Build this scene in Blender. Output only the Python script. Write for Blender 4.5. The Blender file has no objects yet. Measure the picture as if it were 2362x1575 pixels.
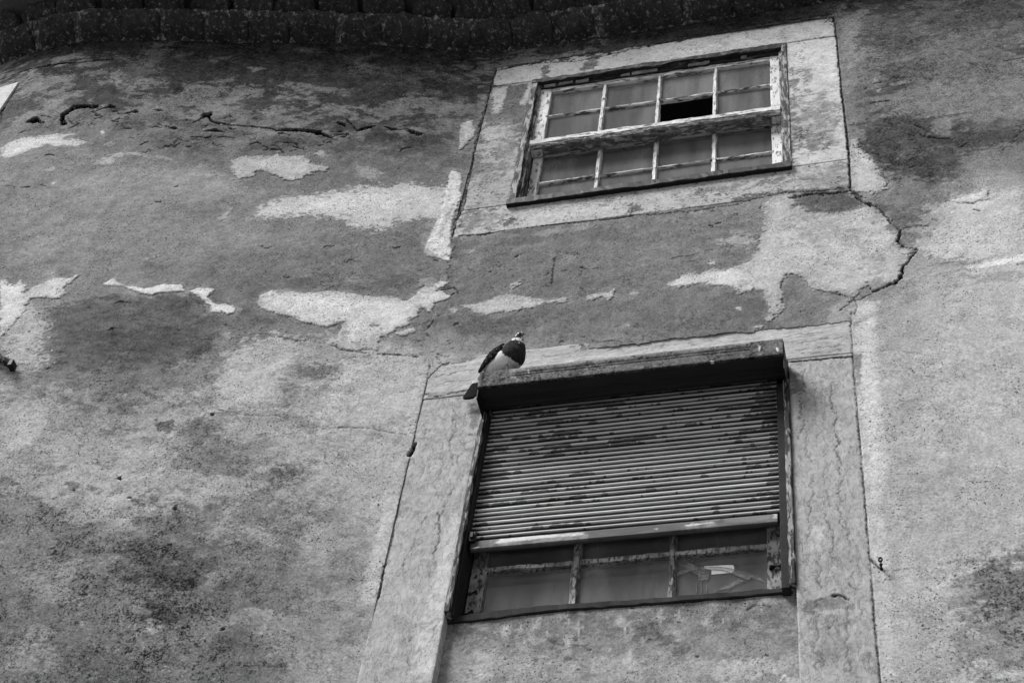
import bpy, bmesh, math, random
import numpy as np
from mathutils import Matrix, Vector
random.seed(7)
sc = bpy.context.scene
COL = sc.collection
# ------------------------------------------------------------------ camera
cam_d = bpy.data.cameras.new("camera")
cam = bpy.data.objects.new("camera", cam_d)
COL.objects.link(cam)
cam_d.sensor_width = 36.0
cam_d.lens = 60.9653
cam_d.clip_end = 500
cam.matrix_world = Matrix([[0.97048, 0.111944, 0.213627, 1.598375], [0.217612, -0.788326, -0.575489, -4.305848], [0.103986, 0.604988, -0.789415, 1.6], [0.0, 0.0, 0.0, 1.0]])
sc.camera = cam
# ------------------------------------------------------------------ light
SUN = Vector((-0.47, -0.42, 0.80)).normalized()
world = bpy.data.worlds.new("World"); sc.world = world; world.use_nodes = True
wn = world.node_tree; wn.nodes.clear()
wo = wn.nodes.new("ShaderNodeOutputWorld"); bg = wn.nodes.new("ShaderNodeBackground")
sky = wn.nodes.new("ShaderNodeTexSky"); sky.sky_type = 'NISHITA'; sky.sun_disc = False
sky.sun_elevation = math.asin(SUN.z); sky.sun_rotation = math.atan2(SUN.x, SUN.y)
sky.dust_density = 1.0
bw = wn.nodes.new("ShaderNodeRGBToBW")          # a black and white photograph: a neutral sky
wn.links.new(sky.outputs[0], bw.inputs[0]); wn.links.new(bw.outputs[0], bg.inputs[0])
wn.links.new(bg.outputs[0], wo.inputs[0])
bg.inputs[1].default_value = 0.07
sd = bpy.data.lights.new("sun", 'SUN'); sd.energy = 3.1; sd.angle = math.radians(24); sd.color = (1, 1, 1)
so = bpy.data.objects.new("sun", sd); COL.objects.link(so)
so.rotation_euler = SUN.to_track_quat('Z', 'Y').to_euler(); so.location = (-6, -10, 14)
sc.view_settings.view_transform = 'Standard'; sc.view_settings.look = 'None'
sc.view_settings.exposure = 1.03; sc.view_settings.gamma = 1.0
sc.cycles.max_bounces = 6
# ------------------------------------------------------------------ helpers: objects
def link(name, mesh, mat=None, parent=None):
    o = bpy.data.objects.new(name, mesh); COL.objects.link(o)
    if mat is not None: mesh.materials.append(mat)
    if parent is not None: o.parent = parent
    return o
def empty(name, loc=(0, 0, 0)):
    o = bpy.data.objects.new(name, None); COL.objects.link(o); o.location = loc; return o
class MB:
    """collects geometry for ONE mesh"""
    def __init__(s): s.v = []; s.f = []
    def box(s, x0, x1, y0, y1, z0, z1):
        b = len(s.v)
        s.v += [(x, y, z) for z in (z0, z1) for y in (y0, y1) for x in (x0, x1)]
        s.f += [tuple(b + i for i in q) for q in ((0, 2, 3, 1), (4, 5, 7, 6), (0, 1, 5, 4), (1, 3, 7, 5), (3, 2, 6, 7), (2, 0, 4, 6))]
    def loft(s, rings, cap=True):
        b = len(s.v); n = len(rings[0])
        for r in rings: s.v += [tuple(p) for p in r]
        for i in range(len(rings) - 1):
            for j in range(n):
                a = b + i * n + j; c = b + i * n + (j + 1) % n
                s.f.append((a, c, c + n, a + n))
        if cap:
            s.f.append(tuple(b + j for j in range(n))[::-1])
            s.f.append(tuple(b + (len(rings) - 1) * n + j for j in range(n)))
    def bar(s, p0, p1, prof, seg=24, jit=.0012, axis='x'):
        """worn timber bar from p0 to p1 along x or z; prof = list of (a,b) section points"""
        p0 = Vector(p0); p1 = Vector(p1); L = (p1 - p0).length
        n = max(2, min(seg, int(L / .02)))
        rings = []
        off = [(0, 0)] * len(prof)
        for i in range(n + 1):
            p = p0.lerp(p1, i / n)
            off = [(.6 * o[0] + random.uniform(-1, 1) * jit, .6 * o[1] + random.uniform(-1, 1) * jit) for o in off]
            r = []
            for (a, c), o in zip(prof, off):
                a += o[0]; c += o[1]
                r.append((p.x, p.y + a, p.z + c) if axis == 'x' else (p.x + c, p.y + a, p.z))
            rings.append(r)
        s.loft(rings)
    def build(s, name, mat, parent=None, smooth=False, bevel=0, raw=False):
        me = bpy.data.meshes.new(name); me.from_pydata(s.v, [], s.f)
        if not raw:
            bm = bmesh.new(); bm.from_mesh(me); bmesh.ops.recalc_face_normals(bm, faces=bm.faces)
            bm.to_mesh(me); bm.free()
        if smooth: me.shade_smooth()
        o = link(name, me, mat, parent)
        if bevel:
            m = o.modifiers.new("bevel", 'BEVEL'); m.width = bevel; m.segments = 2; m.limit_method = 'ANGLE'
        return o
def rect(a0, a1, c0, c1, ch=.003):
    """chamfered rectangle section (a = depth, c = across)"""
    return [(a0, c0 + ch), (a0 + ch, c0), (a1 - ch, c0), (a1, c0 + ch), (a1, c1 - ch), (a1 - ch, c1), (a0 + ch, c1), (a0, c1 - ch)]
# ------------------------------------------------------------------ helpers: noise fields
_rs = np.random.RandomState(11)
_LAT = _rs.rand(257, 257).astype(np.float32); _LAT[256] = _LAT[0]; _LAT[:, 256] = _LAT[:, 0]
def vnoise(x, z, ox=0., oz=0.):
    x = x + ox; z = z + oz
    xi = np.floor(x); zi = np.floor(z); fx = (x - xi).astype(np.float32); fz = (z - zi).astype(np.float32)
    xi = np.mod(xi, 256).astype(np.int32); zi = np.mod(zi, 256).astype(np.int32)
    fx = fx * fx * (3 - 2 * fx); fz = fz * fz * (3 - 2 * fz)
    a = _LAT[zi, xi]; b = _LAT[zi, xi + 1]; c = _LAT[zi + 1, xi]; d = _LAT[zi + 1, xi + 1]
    return (a + (b - a) * fx) * (1 - fz) + (c + (d - c) * fx) * fz
def fbm(x, z, f, octv=4, gain=.55, seed=0):
    s = 0; A = 1; T = 0
    for i in range(octv):
        s = s + A * (vnoise(x * f, z * f, 17.3 * seed + 5.1 * i, 9.7 * seed + 3.3 * i) - .5); T += A; A *= gain; f *= 2.07
    return s / T * 2          # about -1..1
GXS = np.array([-4.2, -4.05, -3.9, -3.75, -3.6, -3.45, -3.3, -3.15, -3.0, -2.85, -2.7, -2.55, -2.4, -2.25, -2.1, -1.95, -1.8, -1.65, -1.5, -1.35, -1.2, -1.05, -0.9, -0.75, -0.6, -0.45, -0.3, -0.15, 0.0, 0.15, 0.3, 0.45, 0.6, 0.75, 0.9, 1.05, 1.2, 1.35, 1.5, 1.65, 1.8, 1.95, 2.1, 2.25, 2.4, 2.55, 2.7], float); GZS = np.array([5.1, 5.25, 5.4, 5.55, 5.7, 5.85, 6.0, 6.15, 6.3, 6.45, 6.6, 6.75, 6.9, 7.05, 7.2, 7.35, 7.5, 7.65, 7.8, 7.95, 8.1, 8.25, 8.4, 8.55, 8.7, 8.85, 9.0, 9.15, 9.3, 9.45, 9.6, 9.75, 9.9, 10.05, 10.2, 10.35], float)
TONE = np.array([124,124,124,124,124,124,124,124,124,124,124,124,124,124,124,124,124,124,124,123,116,106,105,113,118,132,143,149,143,132,129,129,131,134,134,133,152,155,142,140,131,129,129,129,129,129,129,124,124,124,124,124,124,124,124,124,124,124,124,124,124,124,124,124,124,124,121,113,105,108,114,121,135,144,150,141,132,129,129,132,134,134,133,151,156,142,140,132,129,129,129,129,129,129,124,124,124,124,124,124,124,124,124,124,124,124,124,124,124,124,124,124,124,119,110,104,111,114,124,138,145,151,138,131,128,130,132,134,134,133,151,157,142,140,133,129,129,129,128,127,125,124,124,124,124,124,124,124,123,121,120,120,120,120,120,121,122,122,123,123,117,107,103,113,114,126,140,146,152,136,130,128,130,132,134,132,129,151,159,144,142,130,116,115,113,111,110,109,124,124,124,124,122,120,118,116,114,114,115,115,114,114,114,114,115,116,117,112,102,104,112,118,128,139,146,150,136,121,118,116,116,117,115,112,151,165,148,147,131,111,111,111,112,112,112,124,123,121,118,116,114,115,116,117,117,117,117,117,117,117,117,116,116,115,106,101,103,112,121,128,136,145,148,136,113,110,109,110,111,111,110,150,169,153,155,139,119,123,126,129,132,135,119,117,114,115,116,117,118,118,117,117,117,117,117,117,117,117,117,117,112,104,102,103,112,124,133,139,147,151,139,117,110,111,111,112,113,114,150,171,154,154,154,146,149,150,150,151,152,114,115,116,117,118,117,116,116,115,116,117,117,116,116,115,115,115,114,110,108,110,109,123,130,137,144,152,153,139,122,117,117,118,119,120,120,149,171,154,152,157,154,155,155,156,157,157,117,118,117,117,116,115,117,120,123,124,125,125,125,124,124,123,122,122,122,124,124,125,134,134,143,152,158,153,140,128,122,120,120,120,120,120,148,170,152,151,156,157,158,158,158,158,159,117,116,116,116,119,122,126,128,131,133,134,134,134,133,133,132,132,134,142,143,143,142,140,140,150,156,161,153,142,133,126,120,120,120,120,120,147,168,152,151,156,158,159,159,159,160,160,116,116,120,123,127,131,134,138,141,143,144,144,144,143,142,142,143,146,146,143,140,142,144,146,152,159,163,151,142,134,125,120,120,120,120,120,147,166,152,151,155,159,160,160,161,161,161,120,124,128,132,136,140,144,147,149,151,152,152,151,151,151,150,149,146,144,143,134,142,149,148,153,162,163,150,141,133,124,120,120,120,120,120,146,164,153,149,155,159,161,161,161,161,161,128,132,136,141,145,148,151,154,156,158,158,159,158,158,158,155,141,130,141,148,141,148,152,144,153,164,162,149,141,132,124,120,120,120,120,120,139,159,154,151,155,158,161,161,161,160,160,136,141,145,149,152,155,158,156,153,150,148,148,148,149,150,142,126,116,137,142,145,151,152,138,155,165,160,148,140,131,123,120,120,120,120,120,125,150,155,153,155,157,159,159,158,158,157,145,148,152,155,158,155,150,145,141,138,137,136,137,137,138,124,112,109,119,130,144,151,148,137,154,162,156,147,139,131,122,120,120,119,117,115,116,136,145,150,154,156,156,156,157,157,158,151,155,158,155,149,144,139,136,136,136,136,136,136,136,133,110,102,101,107,120,135,142,140,138,151,158,153,144,132,122,114,110,109,107,105,103,110,122,135,146,152,156,158,159,159,160,160,157,156,150,144,138,136,136,135,135,135,135,135,135,135,123,97,95,94,97,104,112,118,121,125,132,136,127,116,109,104,100,98,97,97,98,98,109,117,126,138,151,156,160,161,162,162,162,152,146,140,136,136,135,135,135,132,130,129,128,128,129,115,103,100,98,97,97,98,102,109,112,112,109,97,89,90,93,96,97,99,100,100,100,109,114,119,129,148,156,162,163,164,164,164,141,136,136,135,135,135,131,127,124,122,121,121,121,121,117,115,113,111,107,105,105,106,108,110,109,102,89,90,92,96,98,100,102,102,101,101,110,115,116,119,143,155,163,165,164,163,162,136,136,135,135,131,127,123,120,118,118,118,118,118,120,123,123,122,119,115,112,110,108,106,109,109,101,89,90,94,98,99,101,102,101,100,101,110,116,114,109,131,148,158,160,159,158,157,135,135,133,128,124,120,118,118,118,118,118,118,118,122,126,126,124,122,120,116,116,114,112,112,110,102,92,93,96,98,99,101,101,100,99,103,113,118,114,102,110,133,150,156,155,148,141,135,130,126,121,118,118,118,118,118,118,118,118,119,126,128,128,126,126,124,121,122,121,118,115,112,104,97,94,97,99,100,102,104,104,106,110,118,121,115,97,93,117,134,134,127,120,113,128,123,119,118,118,118,118,118,119,120,120,120,122,127,128,128,127,127,125,124,124,123,120,116,112,107,101,98,102,104,105,107,108,110,113,118,123,122,114,91,86,100,111,107,100,93,91,121,118,118,118,118,118,119,120,121,121,121,121,124,127,129,129,129,128,126,125,125,124,120,115,111,108,105,105,107,109,110,111,112,113,114,116,119,119,112,86,79,85,92,92,94,95,97,118,118,118,118,119,120,121,121,122,121,120,120,122,125,126,126,125,124,123,123,122,123,120,115,110,109,109,111,112,112,112,111,111,112,112,113,115,116,111,84,81,88,97,98,100,101,103,118,118,118,119,120,121,122,120,118,117,116,117,119,119,119,117,115,113,113,111,111,112,111,108,106,108,110,111,111,111,111,111,110,110,110,110,112,114,113,90,87,94,102,104,105,104,103,118,119,120,121,122,121,118,116,115,113,113,114,115,114,111,108,104,103,102,100,100,102,103,101,101,104,109,111,110,110,110,110,110,110,110,110,111,113,115,95,93,99,104,103,101,100,99,119,120,121,122,119,117,115,113,111,109,108,109,109,106,105,103,100,100,98,95,94,94,95,95,97,101,108,110,110,110,110,110,110,110,110,110,110,112,116,97,92,97,102,100,98,97,96,120,121,121,118,116,114,111,108,105,103,103,104,102,100,103,102,100,102,99,95,91,88,85,85,89,96,105,108,110,110,110,110,110,110,109,108,109,112,117,97,90,94,99,97,94,93,92,122,120,118,115,113,109,106,103,100,98,98,98,94,97,102,101,102,105,100,94,87,80,76,77,82,91,102,107,110,110,110,109,108,107,106,105,107,112,117,97,87,92,96,94,91,90,89,119,117,114,112,108,104,101,98,95,94,95,93,87,91,94,92,95,97,93,87,80,72,68,69,75,86,100,104,107,107,106,105,105,104,103,102,106,110,114,97,87,91,92,90,88,86,85,116,114,111,107,103,99,96,94,92,91,92,87,82,84,83,81,84,85,81,76,71,65,63,63,69,80,92,98,102,104,103,102,101,100,96,90,91,96,107,95,86,90,88,86,85,85,85,113,110,106,102,98,95,93,90,89,89,88,80,76,76,73,71,74,72,69,66,62,58,57,57,62,73,83,91,97,101,100,95,89,83,78,72,74,82,99,93,86,89,87,85,85,85,85,109,105,101,97,94,92,89,87,86,83,77,69,67,66,63,63,64,62,59,57,55,53,51,52,56,66,76,85,88,88,82,76,71,65,59,53,57,67,93,93,86,89,88,85,85,85,85,104,100,96,94,91,88,86,81,75,70,63,58,57,56,55,55,56,54,53,51,50,49,47,48,52,60,67,72,72,70,64,59,53,47,41,40,50,65,91,93,86,89,88,85,85,85,85,99,96,93,90,88,85,77,68,62,56,51,48,48,47,47,47,48,47,46,46,45,45,44,45,48,53,58,59,57,52,47,41,40,40,40,40,50,65,90,94,85,89,88,85,85,85,85], np.float32).reshape(len(GZS), len(GXS))
MOTT = np.array([60,60,60,60,60,60,60,60,60,60,60,60,60,60,60,60,60,60,60,61,68,91,93,79,60,46,33,23,20,20,20,20,20,20,20,20,19,14,14,35,57,60,60,60,60,60,60,60,60,60,60,60,60,60,60,60,60,60,60,60,60,60,60,60,60,60,62,76,92,90,74,56,44,30,22,20,20,20,20,20,20,20,20,19,14,14,31,55,60,60,60,60,60,60,60,60,60,60,60,60,60,60,60,60,60,60,60,60,60,60,60,60,60,64,84,94,87,69,53,42,27,21,20,20,20,20,20,20,20,20,19,15,14,28,53,60,60,60,61,63,65,60,60,60,60,60,60,60,61,63,64,64,64,64,64,63,62,62,61,61,67,90,95,85,65,50,40,25,20,20,20,20,20,20,20,20,20,20,15,14,27,60,76,78,80,82,84,85,60,60,60,60,62,64,66,68,70,69,69,69,69,69,70,70,69,68,68,78,94,92,80,61,48,37,24,20,20,20,20,20,20,20,20,20,20,15,13,25,64,85,85,85,85,85,85,60,61,63,66,68,69,67,65,63,62,62,62,62,62,63,64,64,65,65,83,94,90,75,58,45,34,23,20,20,20,20,20,20,20,20,20,20,15,13,21,58,78,74,71,67,64,60,65,67,70,68,65,63,61,63,66,68,70,70,69,68,67,66,65,64,65,88,94,87,71,52,38,29,21,18,20,20,20,20,20,20,20,20,20,15,13,17,40,49,45,42,40,37,34,69,67,64,61,62,67,71,75,79,80,79,79,80,80,80,79,78,81,86,89,87,78,63,48,33,26,19,18,20,20,20,20,20,20,20,20,20,15,14,16,25,27,25,22,19,17,16,63,61,64,69,74,79,79,78,77,77,76,76,77,77,77,77,77,78,75,74,72,67,57,45,31,26,17,18,20,20,20,20,20,20,20,20,20,15,16,16,16,16,16,16,16,16,16,65,71,76,80,79,77,76,75,71,68,66,65,66,67,68,70,70,64,52,53,56,56,54,46,35,25,16,19,20,20,20,20,20,20,20,20,20,16,16,16,16,16,16,16,16,16,16,77,80,78,77,76,72,65,59,54,51,49,48,49,50,51,53,53,49,41,46,55,51,47,44,37,24,15,19,20,20,20,20,20,20,20,20,20,16,16,16,16,16,16,16,16,16,16,78,77,76,70,63,56,49,45,44,43,43,43,43,43,43,43,46,44,39,43,59,43,40,43,38,24,16,20,20,20,20,20,20,20,20,20,20,16,16,16,16,16,16,16,16,16,16,75,70,62,55,47,44,43,42,41,41,40,40,40,40,41,42,52,51,44,46,53,40,37,45,38,24,17,20,20,20,20,20,20,20,20,20,20,16,16,16,16,16,16,16,16,16,15,62,55,47,44,43,42,40,40,40,40,40,40,40,40,40,41,45,46,40,46,47,38,35,48,39,23,17,20,20,20,20,20,20,20,20,20,20,16,16,16,16,16,15,15,14,14,14,48,44,43,42,40,40,40,40,40,40,40,40,40,40,40,33,30,31,32,42,40,35,33,38,33,21,19,20,20,20,20,20,20,20,19,18,17,16,15,14,15,15,13,13,13,13,13,43,42,40,40,40,40,40,38,35,32,31,31,31,31,31,23,21,23,27,35,33,30,29,29,30,21,20,20,19,18,18,17,16,15,15,14,13,14,14,13,13,14,13,13,13,13,13,41,40,40,40,40,37,33,29,25,23,22,21,21,22,20,16,16,17,20,24,25,24,24,25,24,18,18,16,15,14,14,13,12,12,12,13,13,14,14,12,12,12,13,13,13,13,14,40,40,40,38,33,28,24,20,19,18,18,18,18,18,16,14,14,14,16,18,19,19,20,20,19,15,15,13,12,12,13,13,13,13,13,13,14,15,14,13,14,13,14,14,14,14,15,40,39,34,29,24,20,18,17,16,16,15,15,15,15,14,14,14,14,15,16,16,17,17,17,16,15,14,13,13,13,13,14,14,14,14,14,14,15,16,19,21,15,15,15,15,15,15,36,31,26,21,19,17,16,15,14,14,14,14,14,14,14,14,14,14,14,14,14,14,14,14,14,14,14,14,14,14,14,14,14,14,14,14,14,15,18,25,26,19,16,15,15,15,15,28,22,19,18,16,15,14,14,14,14,14,14,14,14,14,14,14,14,14,14,14,14,14,14,14,14,14,14,14,14,14,14,14,14,14,15,15,17,22,30,28,22,17,15,15,16,17,20,18,17,15,14,14,14,14,14,14,14,14,14,14,14,14,14,14,14,14,14,14,14,14,14,14,14,14,14,14,14,15,15,16,17,17,18,20,25,34,31,25,19,18,19,20,21,17,16,14,14,14,14,14,14,14,14,14,14,14,14,14,14,14,14,14,14,14,14,14,14,14,14,14,15,16,16,17,17,18,18,19,20,20,22,27,38,37,30,23,22,23,24,25,15,14,14,14,14,14,14,14,14,14,14,14,14,14,14,14,14,14,14,14,14,14,14,14,14,14,15,17,18,19,19,20,20,21,21,22,22,24,27,41,43,35,25,26,26,27,27,14,14,14,14,14,14,14,14,14,15,15,15,15,15,15,15,15,15,15,15,14,14,14,14,14,14,17,20,20,21,21,22,22,23,23,24,24,25,27,42,43,37,29,28,28,29,29,14,14,14,14,14,14,14,15,16,17,17,18,18,18,17,17,17,17,17,17,17,17,16,16,16,15,19,22,22,23,23,24,24,25,25,25,26,26,26,39,40,36,33,30,30,32,33,14,14,14,14,14,15,16,17,18,19,20,20,20,20,20,19,19,19,19,19,19,19,18,18,18,18,21,24,24,24,25,25,26,26,27,27,28,27,26,37,38,36,38,35,36,37,39,14,14,14,14,16,17,18,19,22,25,27,27,27,27,28,27,27,26,26,25,25,24,23,22,20,20,24,25,26,26,27,27,28,28,29,29,30,29,26,39,43,41,43,41,41,43,44,14,14,15,16,18,19,21,26,30,33,35,36,36,36,38,38,37,36,36,35,35,35,35,32,29,27,27,27,28,28,28,29,29,30,31,33,34,33,28,42,48,47,48,47,45,44,44,14,15,17,18,20,24,29,34,38,41,43,44,44,46,48,47,47,46,46,45,45,47,46,42,38,34,29,29,29,30,30,32,33,35,36,38,39,38,30,45,53,49,48,45,43,42,42,16,17,19,20,26,32,37,42,46,47,48,48,48,51,53,52,53,53,53,52,52,54,54,50,47,39,30,31,33,34,35,37,38,40,41,43,44,42,33,44,49,46,45,43,41,41,40,18,19,22,28,34,40,45,47,49,50,51,51,51,55,56,55,57,58,57,56,55,57,55,52,49,42,35,36,37,39,40,42,43,44,45,44,44,41,36,42,45,43,41,40,40,40,40,19,24,30,36,42,46,48,50,52,53,54,54,55,58,59,59,62,62,62,59,58,59,56,53,52,45,39,41,42,43,45,45,44,44,43,43,42,41,38,40,40,40,40,40,40,40,40,25,31,37,43,47,49,51,53,55,54,53,52,54,56,57,58,61,62,62,59,58,59,56,55,54,48,44,45,44,44,44,43,43,42,42,41,41,40,40,40,40,40,40,40,40,40,40,32,38,45,47,50,52,54,54,51,49,48,48,50,51,51,52,54,55,54,53,52,52,51,51,51,47,44,43,43,42,42,42,41,41,40,40,40,40,40,40,40,40,40,40,40,40,40,40,45,48,50,52,55,52,49,47,45,44,44,45,45,45,46,47,48,47,47,47,47,46,46,47,44,42,42,42,41,41,40,40,40,40,40,40,40,40,40,40,40,40,40,40,40,40], np.float32).reshape(len(GZS), len(GXS))
def lat(A, X, Z):
    u = np.clip((X - GXS[0]) / (GXS[1] - GXS[0]), 0, len(GXS) - 1.001); w = np.clip((Z - GZS[0]) / (GZS[1] - GZS[0]), 0, len(GZS) - 1.001)
    i = u.astype(int); j = w.astype(int); fu = u - i; fw = w - j
    fu = fu * fu * (3 - 2 * fu); fw = fw * fw * (3 - 2 * fw)
    return (A[j, i] * (1 - fu) + A[j, i + 1] * fu) * (1 - fw) + (A[j + 1, i] * (1 - fu) + A[j + 1, i + 1] * fu) * fw
# plan of the facade: flat on the right, swinging forward and rounding off on the left
PX = np.array([-9.0, -8.6, -8.2, -7.8, -7.4, -7.0, -6.6, -6.2, -5.8, -5.4, -5.0, -4.6, -4.54, -4.48, -4.42, -4.36, -4.3, -4.24, -4.18, -4.12, -4.06, -4.0, -3.94, -3.88, -3.82, -3.76, -3.7, -3.64, -3.58, -3.52, -3.46, -3.4, -3.34, -3.28, -3.22, -3.16, -3.1, -3.04, -2.98, -2.92, -2.86, -2.8, -2.74, -2.68, -2.62, -2.56, -2.5, -2.44, -2.38, -2.32, -2.26, -2.2, -2.14, -2.08, -2.02, -1.96, -1.9, -1.84, -1.78, -1.72, -1.66, -1.6, -1.54, -1.48, -1.42, -1.36, -1.3, -1.24, -1.18, -1.12, -1.06, -1.0, -0.94, -0.88, -0.82, -0.76, -0.7, -0.64, -0.58, -0.52, -0.46, -0.4, -0.34, -0.3, -0.28, -0.22, 0.0, 4.0]); PY = np.array([2.4817, 2.24, 1.98, 1.72, 1.46, 1.2032, 0.9857, 0.7714, 0.5571, 0.3533, 0.1623, 0.0014, -0.0206, -0.0419, -0.063, -0.084, -0.1049, -0.1257, -0.146, -0.1659, -0.1855, -0.205, -0.2245, -0.2439, -0.263, -0.2817, -0.2999, -0.3178, -0.3352, -0.3517, -0.3673, -0.3824, -0.3971, -0.4109, -0.4234, -0.4345, -0.4442, -0.4524, -0.4591, -0.4638, -0.4664, -0.4667, -0.4645, -0.4604, -0.4546, -0.4467, -0.4373, -0.427, -0.4165, -0.406, -0.3953, -0.3843, -0.3728, -0.361, -0.349, -0.3371, -0.3254, -0.3137, -0.302, -0.2904, -0.2788, -0.2672, -0.2556, -0.2441, -0.2329, -0.2219, -0.211, -0.1998, -0.1882, -0.1759, -0.1633, -0.1504, -0.1371, -0.1233, -0.1092, -0.0948, -0.0801, -0.0651, -0.0501, -0.0352, -0.0207, -0.0074, 0.0, 0.0, 0.0, 0.0, 0.0, 0.0])
def plan(x): return np.interp(x, PX, PY)
class Field:
    """a rectangular piece of wall in metres (x along, z up) with tone, roughness of tone and relief"""
    def __init__(s, xs, zs, base=None):
        s.xs = np.asarray(xs, float); s.zs = np.asarray(zs, float)
        s.X, s.Z = np.meshgrid(s.xs, s.zs)
        wx = fbm(s.X, s.Z, 7, 4, .6, 1); s.nA = fbm(s.X * .7, s.Z, 24, 5, .66, 2); s.nB = fbm(s.X * .8, s.Z, 90, 2, .6, 3); s.nC = fbm(s.X * .65, s.Z, 40, 4, .78, 8)
        if base is None:
            wz = fbm(s.X, s.Z, 7, 4, .6, 4)
            s.tone = lat(TONE, s.X + .07 * wx, s.Z + .06 * wz); s.mott = lat(MOTT, s.X + .05 * wz, s.Z + .05 * wx)
            # worn coat: the wash survives in broken clouds, so mean tone comes from how much of it is left
            N = fbm(s.X * .6, s.Z, 4.6, 6, .78, 20); u = .5 + .5 * np.tanh(2.9 * N)
            def two(lo, hi): return lo + (hi - lo) * np.clip((np.clip((s.tone - lo) / (hi - lo), 0, 1) - u) / .22 + .5, 0, 1)
            g = np.clip((s.tone - 92) / 40, 0, 1); g = g * g * (3 - 2 * g)
            k = np.clip(s.mott / 80, .14, .62) * (1 - .3 * g); s.tone = s.tone * (1 - k) + (two(42., 128.) * (1 - g) + two(98., 180.) * g) * k
            s.tone += 10 * fbm(s.X * .55, s.Z, 1.5, 3, .55, 24) * np.clip((s.tone - 60) / 50, 0, 1)
            s.tone += 10 * (N - fbm(s.X * 1.6, s.Z * .35, 9, 4, .6, 22) * .8)
        else:
            s.tone = np.full(s.X.shape, float(base)); s.mott = np.full(s.X.shape, 20.)
        s.disp = np.zeros(s.X.shape)
    def _win(s, P, m):
        x0, z0 = P.min(0) - m; x1, z1 = P.max(0) + m
        i0, i1 = np.searchsorted(s.xs, [x0, x1]); j0, j1 = np.searchsorted(s.zs, [z0, z1])
        return slice(j0, j1), slice(i0, i1)
    def poly(s, pts, tone, soft, rough, op, rel):
        P = np.array(pts, float).reshape(-1, 2) * .001; soft *= .001; rough *= .001
        sl = s._win(P, soft + rough * 1.6 + .01)
        X = s.X[sl]; Z = s.Z[sl]
        if X.size == 0: return
        d2 = np.full(X.shape, 1e9); ins = np.zeros(X.shape, bool); n = len(P)
        for i in range(n):
            a = P[i]; b = P[(i + 1) % n]; e = b - a; L = e @ e + 1e-12
            t = np.clip(((X - a[0]) * e[0] + (Z - a[1]) * e[1]) / L, 0, 1)
            d2 = np.minimum(d2, (X - a[0] - t * e[0]) ** 2 + (Z - a[1] - t * e[1]) ** 2)
            c = (a[1] > Z) != (b[1] > Z)
            with np.errstate(divide='ignore', invalid='ignore'):
                ins ^= c & (X < (b[0] - a[0]) * (Z - a[1]) / (b[1] - a[1] + 1e-15) + a[0])
        d = np.sqrt(d2); d = np.where(ins, -d, d)
        c = s.nC[sl]; k = 1. + .9 * np.clip((rough - .012) / .014, 0, 1); d = d + rough * k * (1.3 * s.nA[sl] + .6 * s.nB[sl] + .8 * c) + rough * 3.4 * np.clip(c - .22, 0, 1) - rough * 3.2 * np.clip(-c - .26, 0, 1) + rough * .1
        soft = max(soft * .55, .0035)
        m = np.clip(.5 - d / (2 * soft), 0, 1); m = m * m * (3 - 2 * m) * op
        T = s.tone[sl]; s.tone[sl] = T + (tone + 13 * s.nA[sl] + 12 * c - T) * m
        if rel > 0 and tone > 145:
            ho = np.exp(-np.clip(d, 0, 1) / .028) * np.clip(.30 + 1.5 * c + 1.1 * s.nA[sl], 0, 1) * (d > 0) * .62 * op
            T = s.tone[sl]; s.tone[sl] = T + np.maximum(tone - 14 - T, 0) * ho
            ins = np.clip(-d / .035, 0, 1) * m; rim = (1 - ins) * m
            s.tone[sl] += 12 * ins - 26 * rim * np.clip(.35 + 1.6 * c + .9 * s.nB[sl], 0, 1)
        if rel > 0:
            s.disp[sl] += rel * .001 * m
            if rel >= 2 and d.shape[0] > 3 and d.shape[1] > 3:     # a lifted lower lip: the shade gap beneath is painted into the tone
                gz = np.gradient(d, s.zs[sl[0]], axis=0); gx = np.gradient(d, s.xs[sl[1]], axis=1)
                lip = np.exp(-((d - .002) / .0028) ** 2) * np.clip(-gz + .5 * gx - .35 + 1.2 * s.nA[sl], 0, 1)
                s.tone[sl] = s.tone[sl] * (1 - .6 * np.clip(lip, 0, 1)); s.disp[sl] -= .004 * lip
        elif rel < 0: s.disp[sl] += rel * .001 * m
    def crack(s, pts, w, dep, tone, wob):
        P = np.array(pts, float).reshape(-1, 2) * .001; w *= .0005; dep *= .001; wob *= .0022
        sl = s._win(P, w + .03)
        X = s.X[sl]; Z = s.Z[sl]
        if X.size == 0: return
        X = X + wob * (1.6 * s.nA[sl] + 1. * s.nB[sl]); Z = Z + wob * (1.6 * s.nA[sl][::-1, ::-1] + 1. * s.nB[sl][::-1, :])
        d2 = np.full(X.shape, 1e9)
        for a, b in zip(P[:-1], P[1:]):
            e = b - a; L = e @ e + 1e-12
            t = np.clip(((X - a[0]) * e[0] + (Z - a[1]) * e[1]) / L, 0, 1)
            d2 = np.minimum(d2, (X - a[0] - t * e[0]) ** 2 + (Z - a[1] - t * e[1]) ** 2)
        d = np.sqrt(d2); hw = w * .75 * (1 + .9 * s.nB[sl] + 1.1 * s.nA[sl])
        m = np.clip(1 - (d - hw) / .0033, 0, 1) * min(1., .42 + w / .004) * np.clip(.85 + 2.0 * s.nA[sl][::-1, :] + .8 * s.nB[sl][:, ::-1], .7 if w > .0023 else .12, 1)
        s.tone[sl] += (tone - s.tone[sl]) * m; s.disp[sl] -= dep * m
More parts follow.
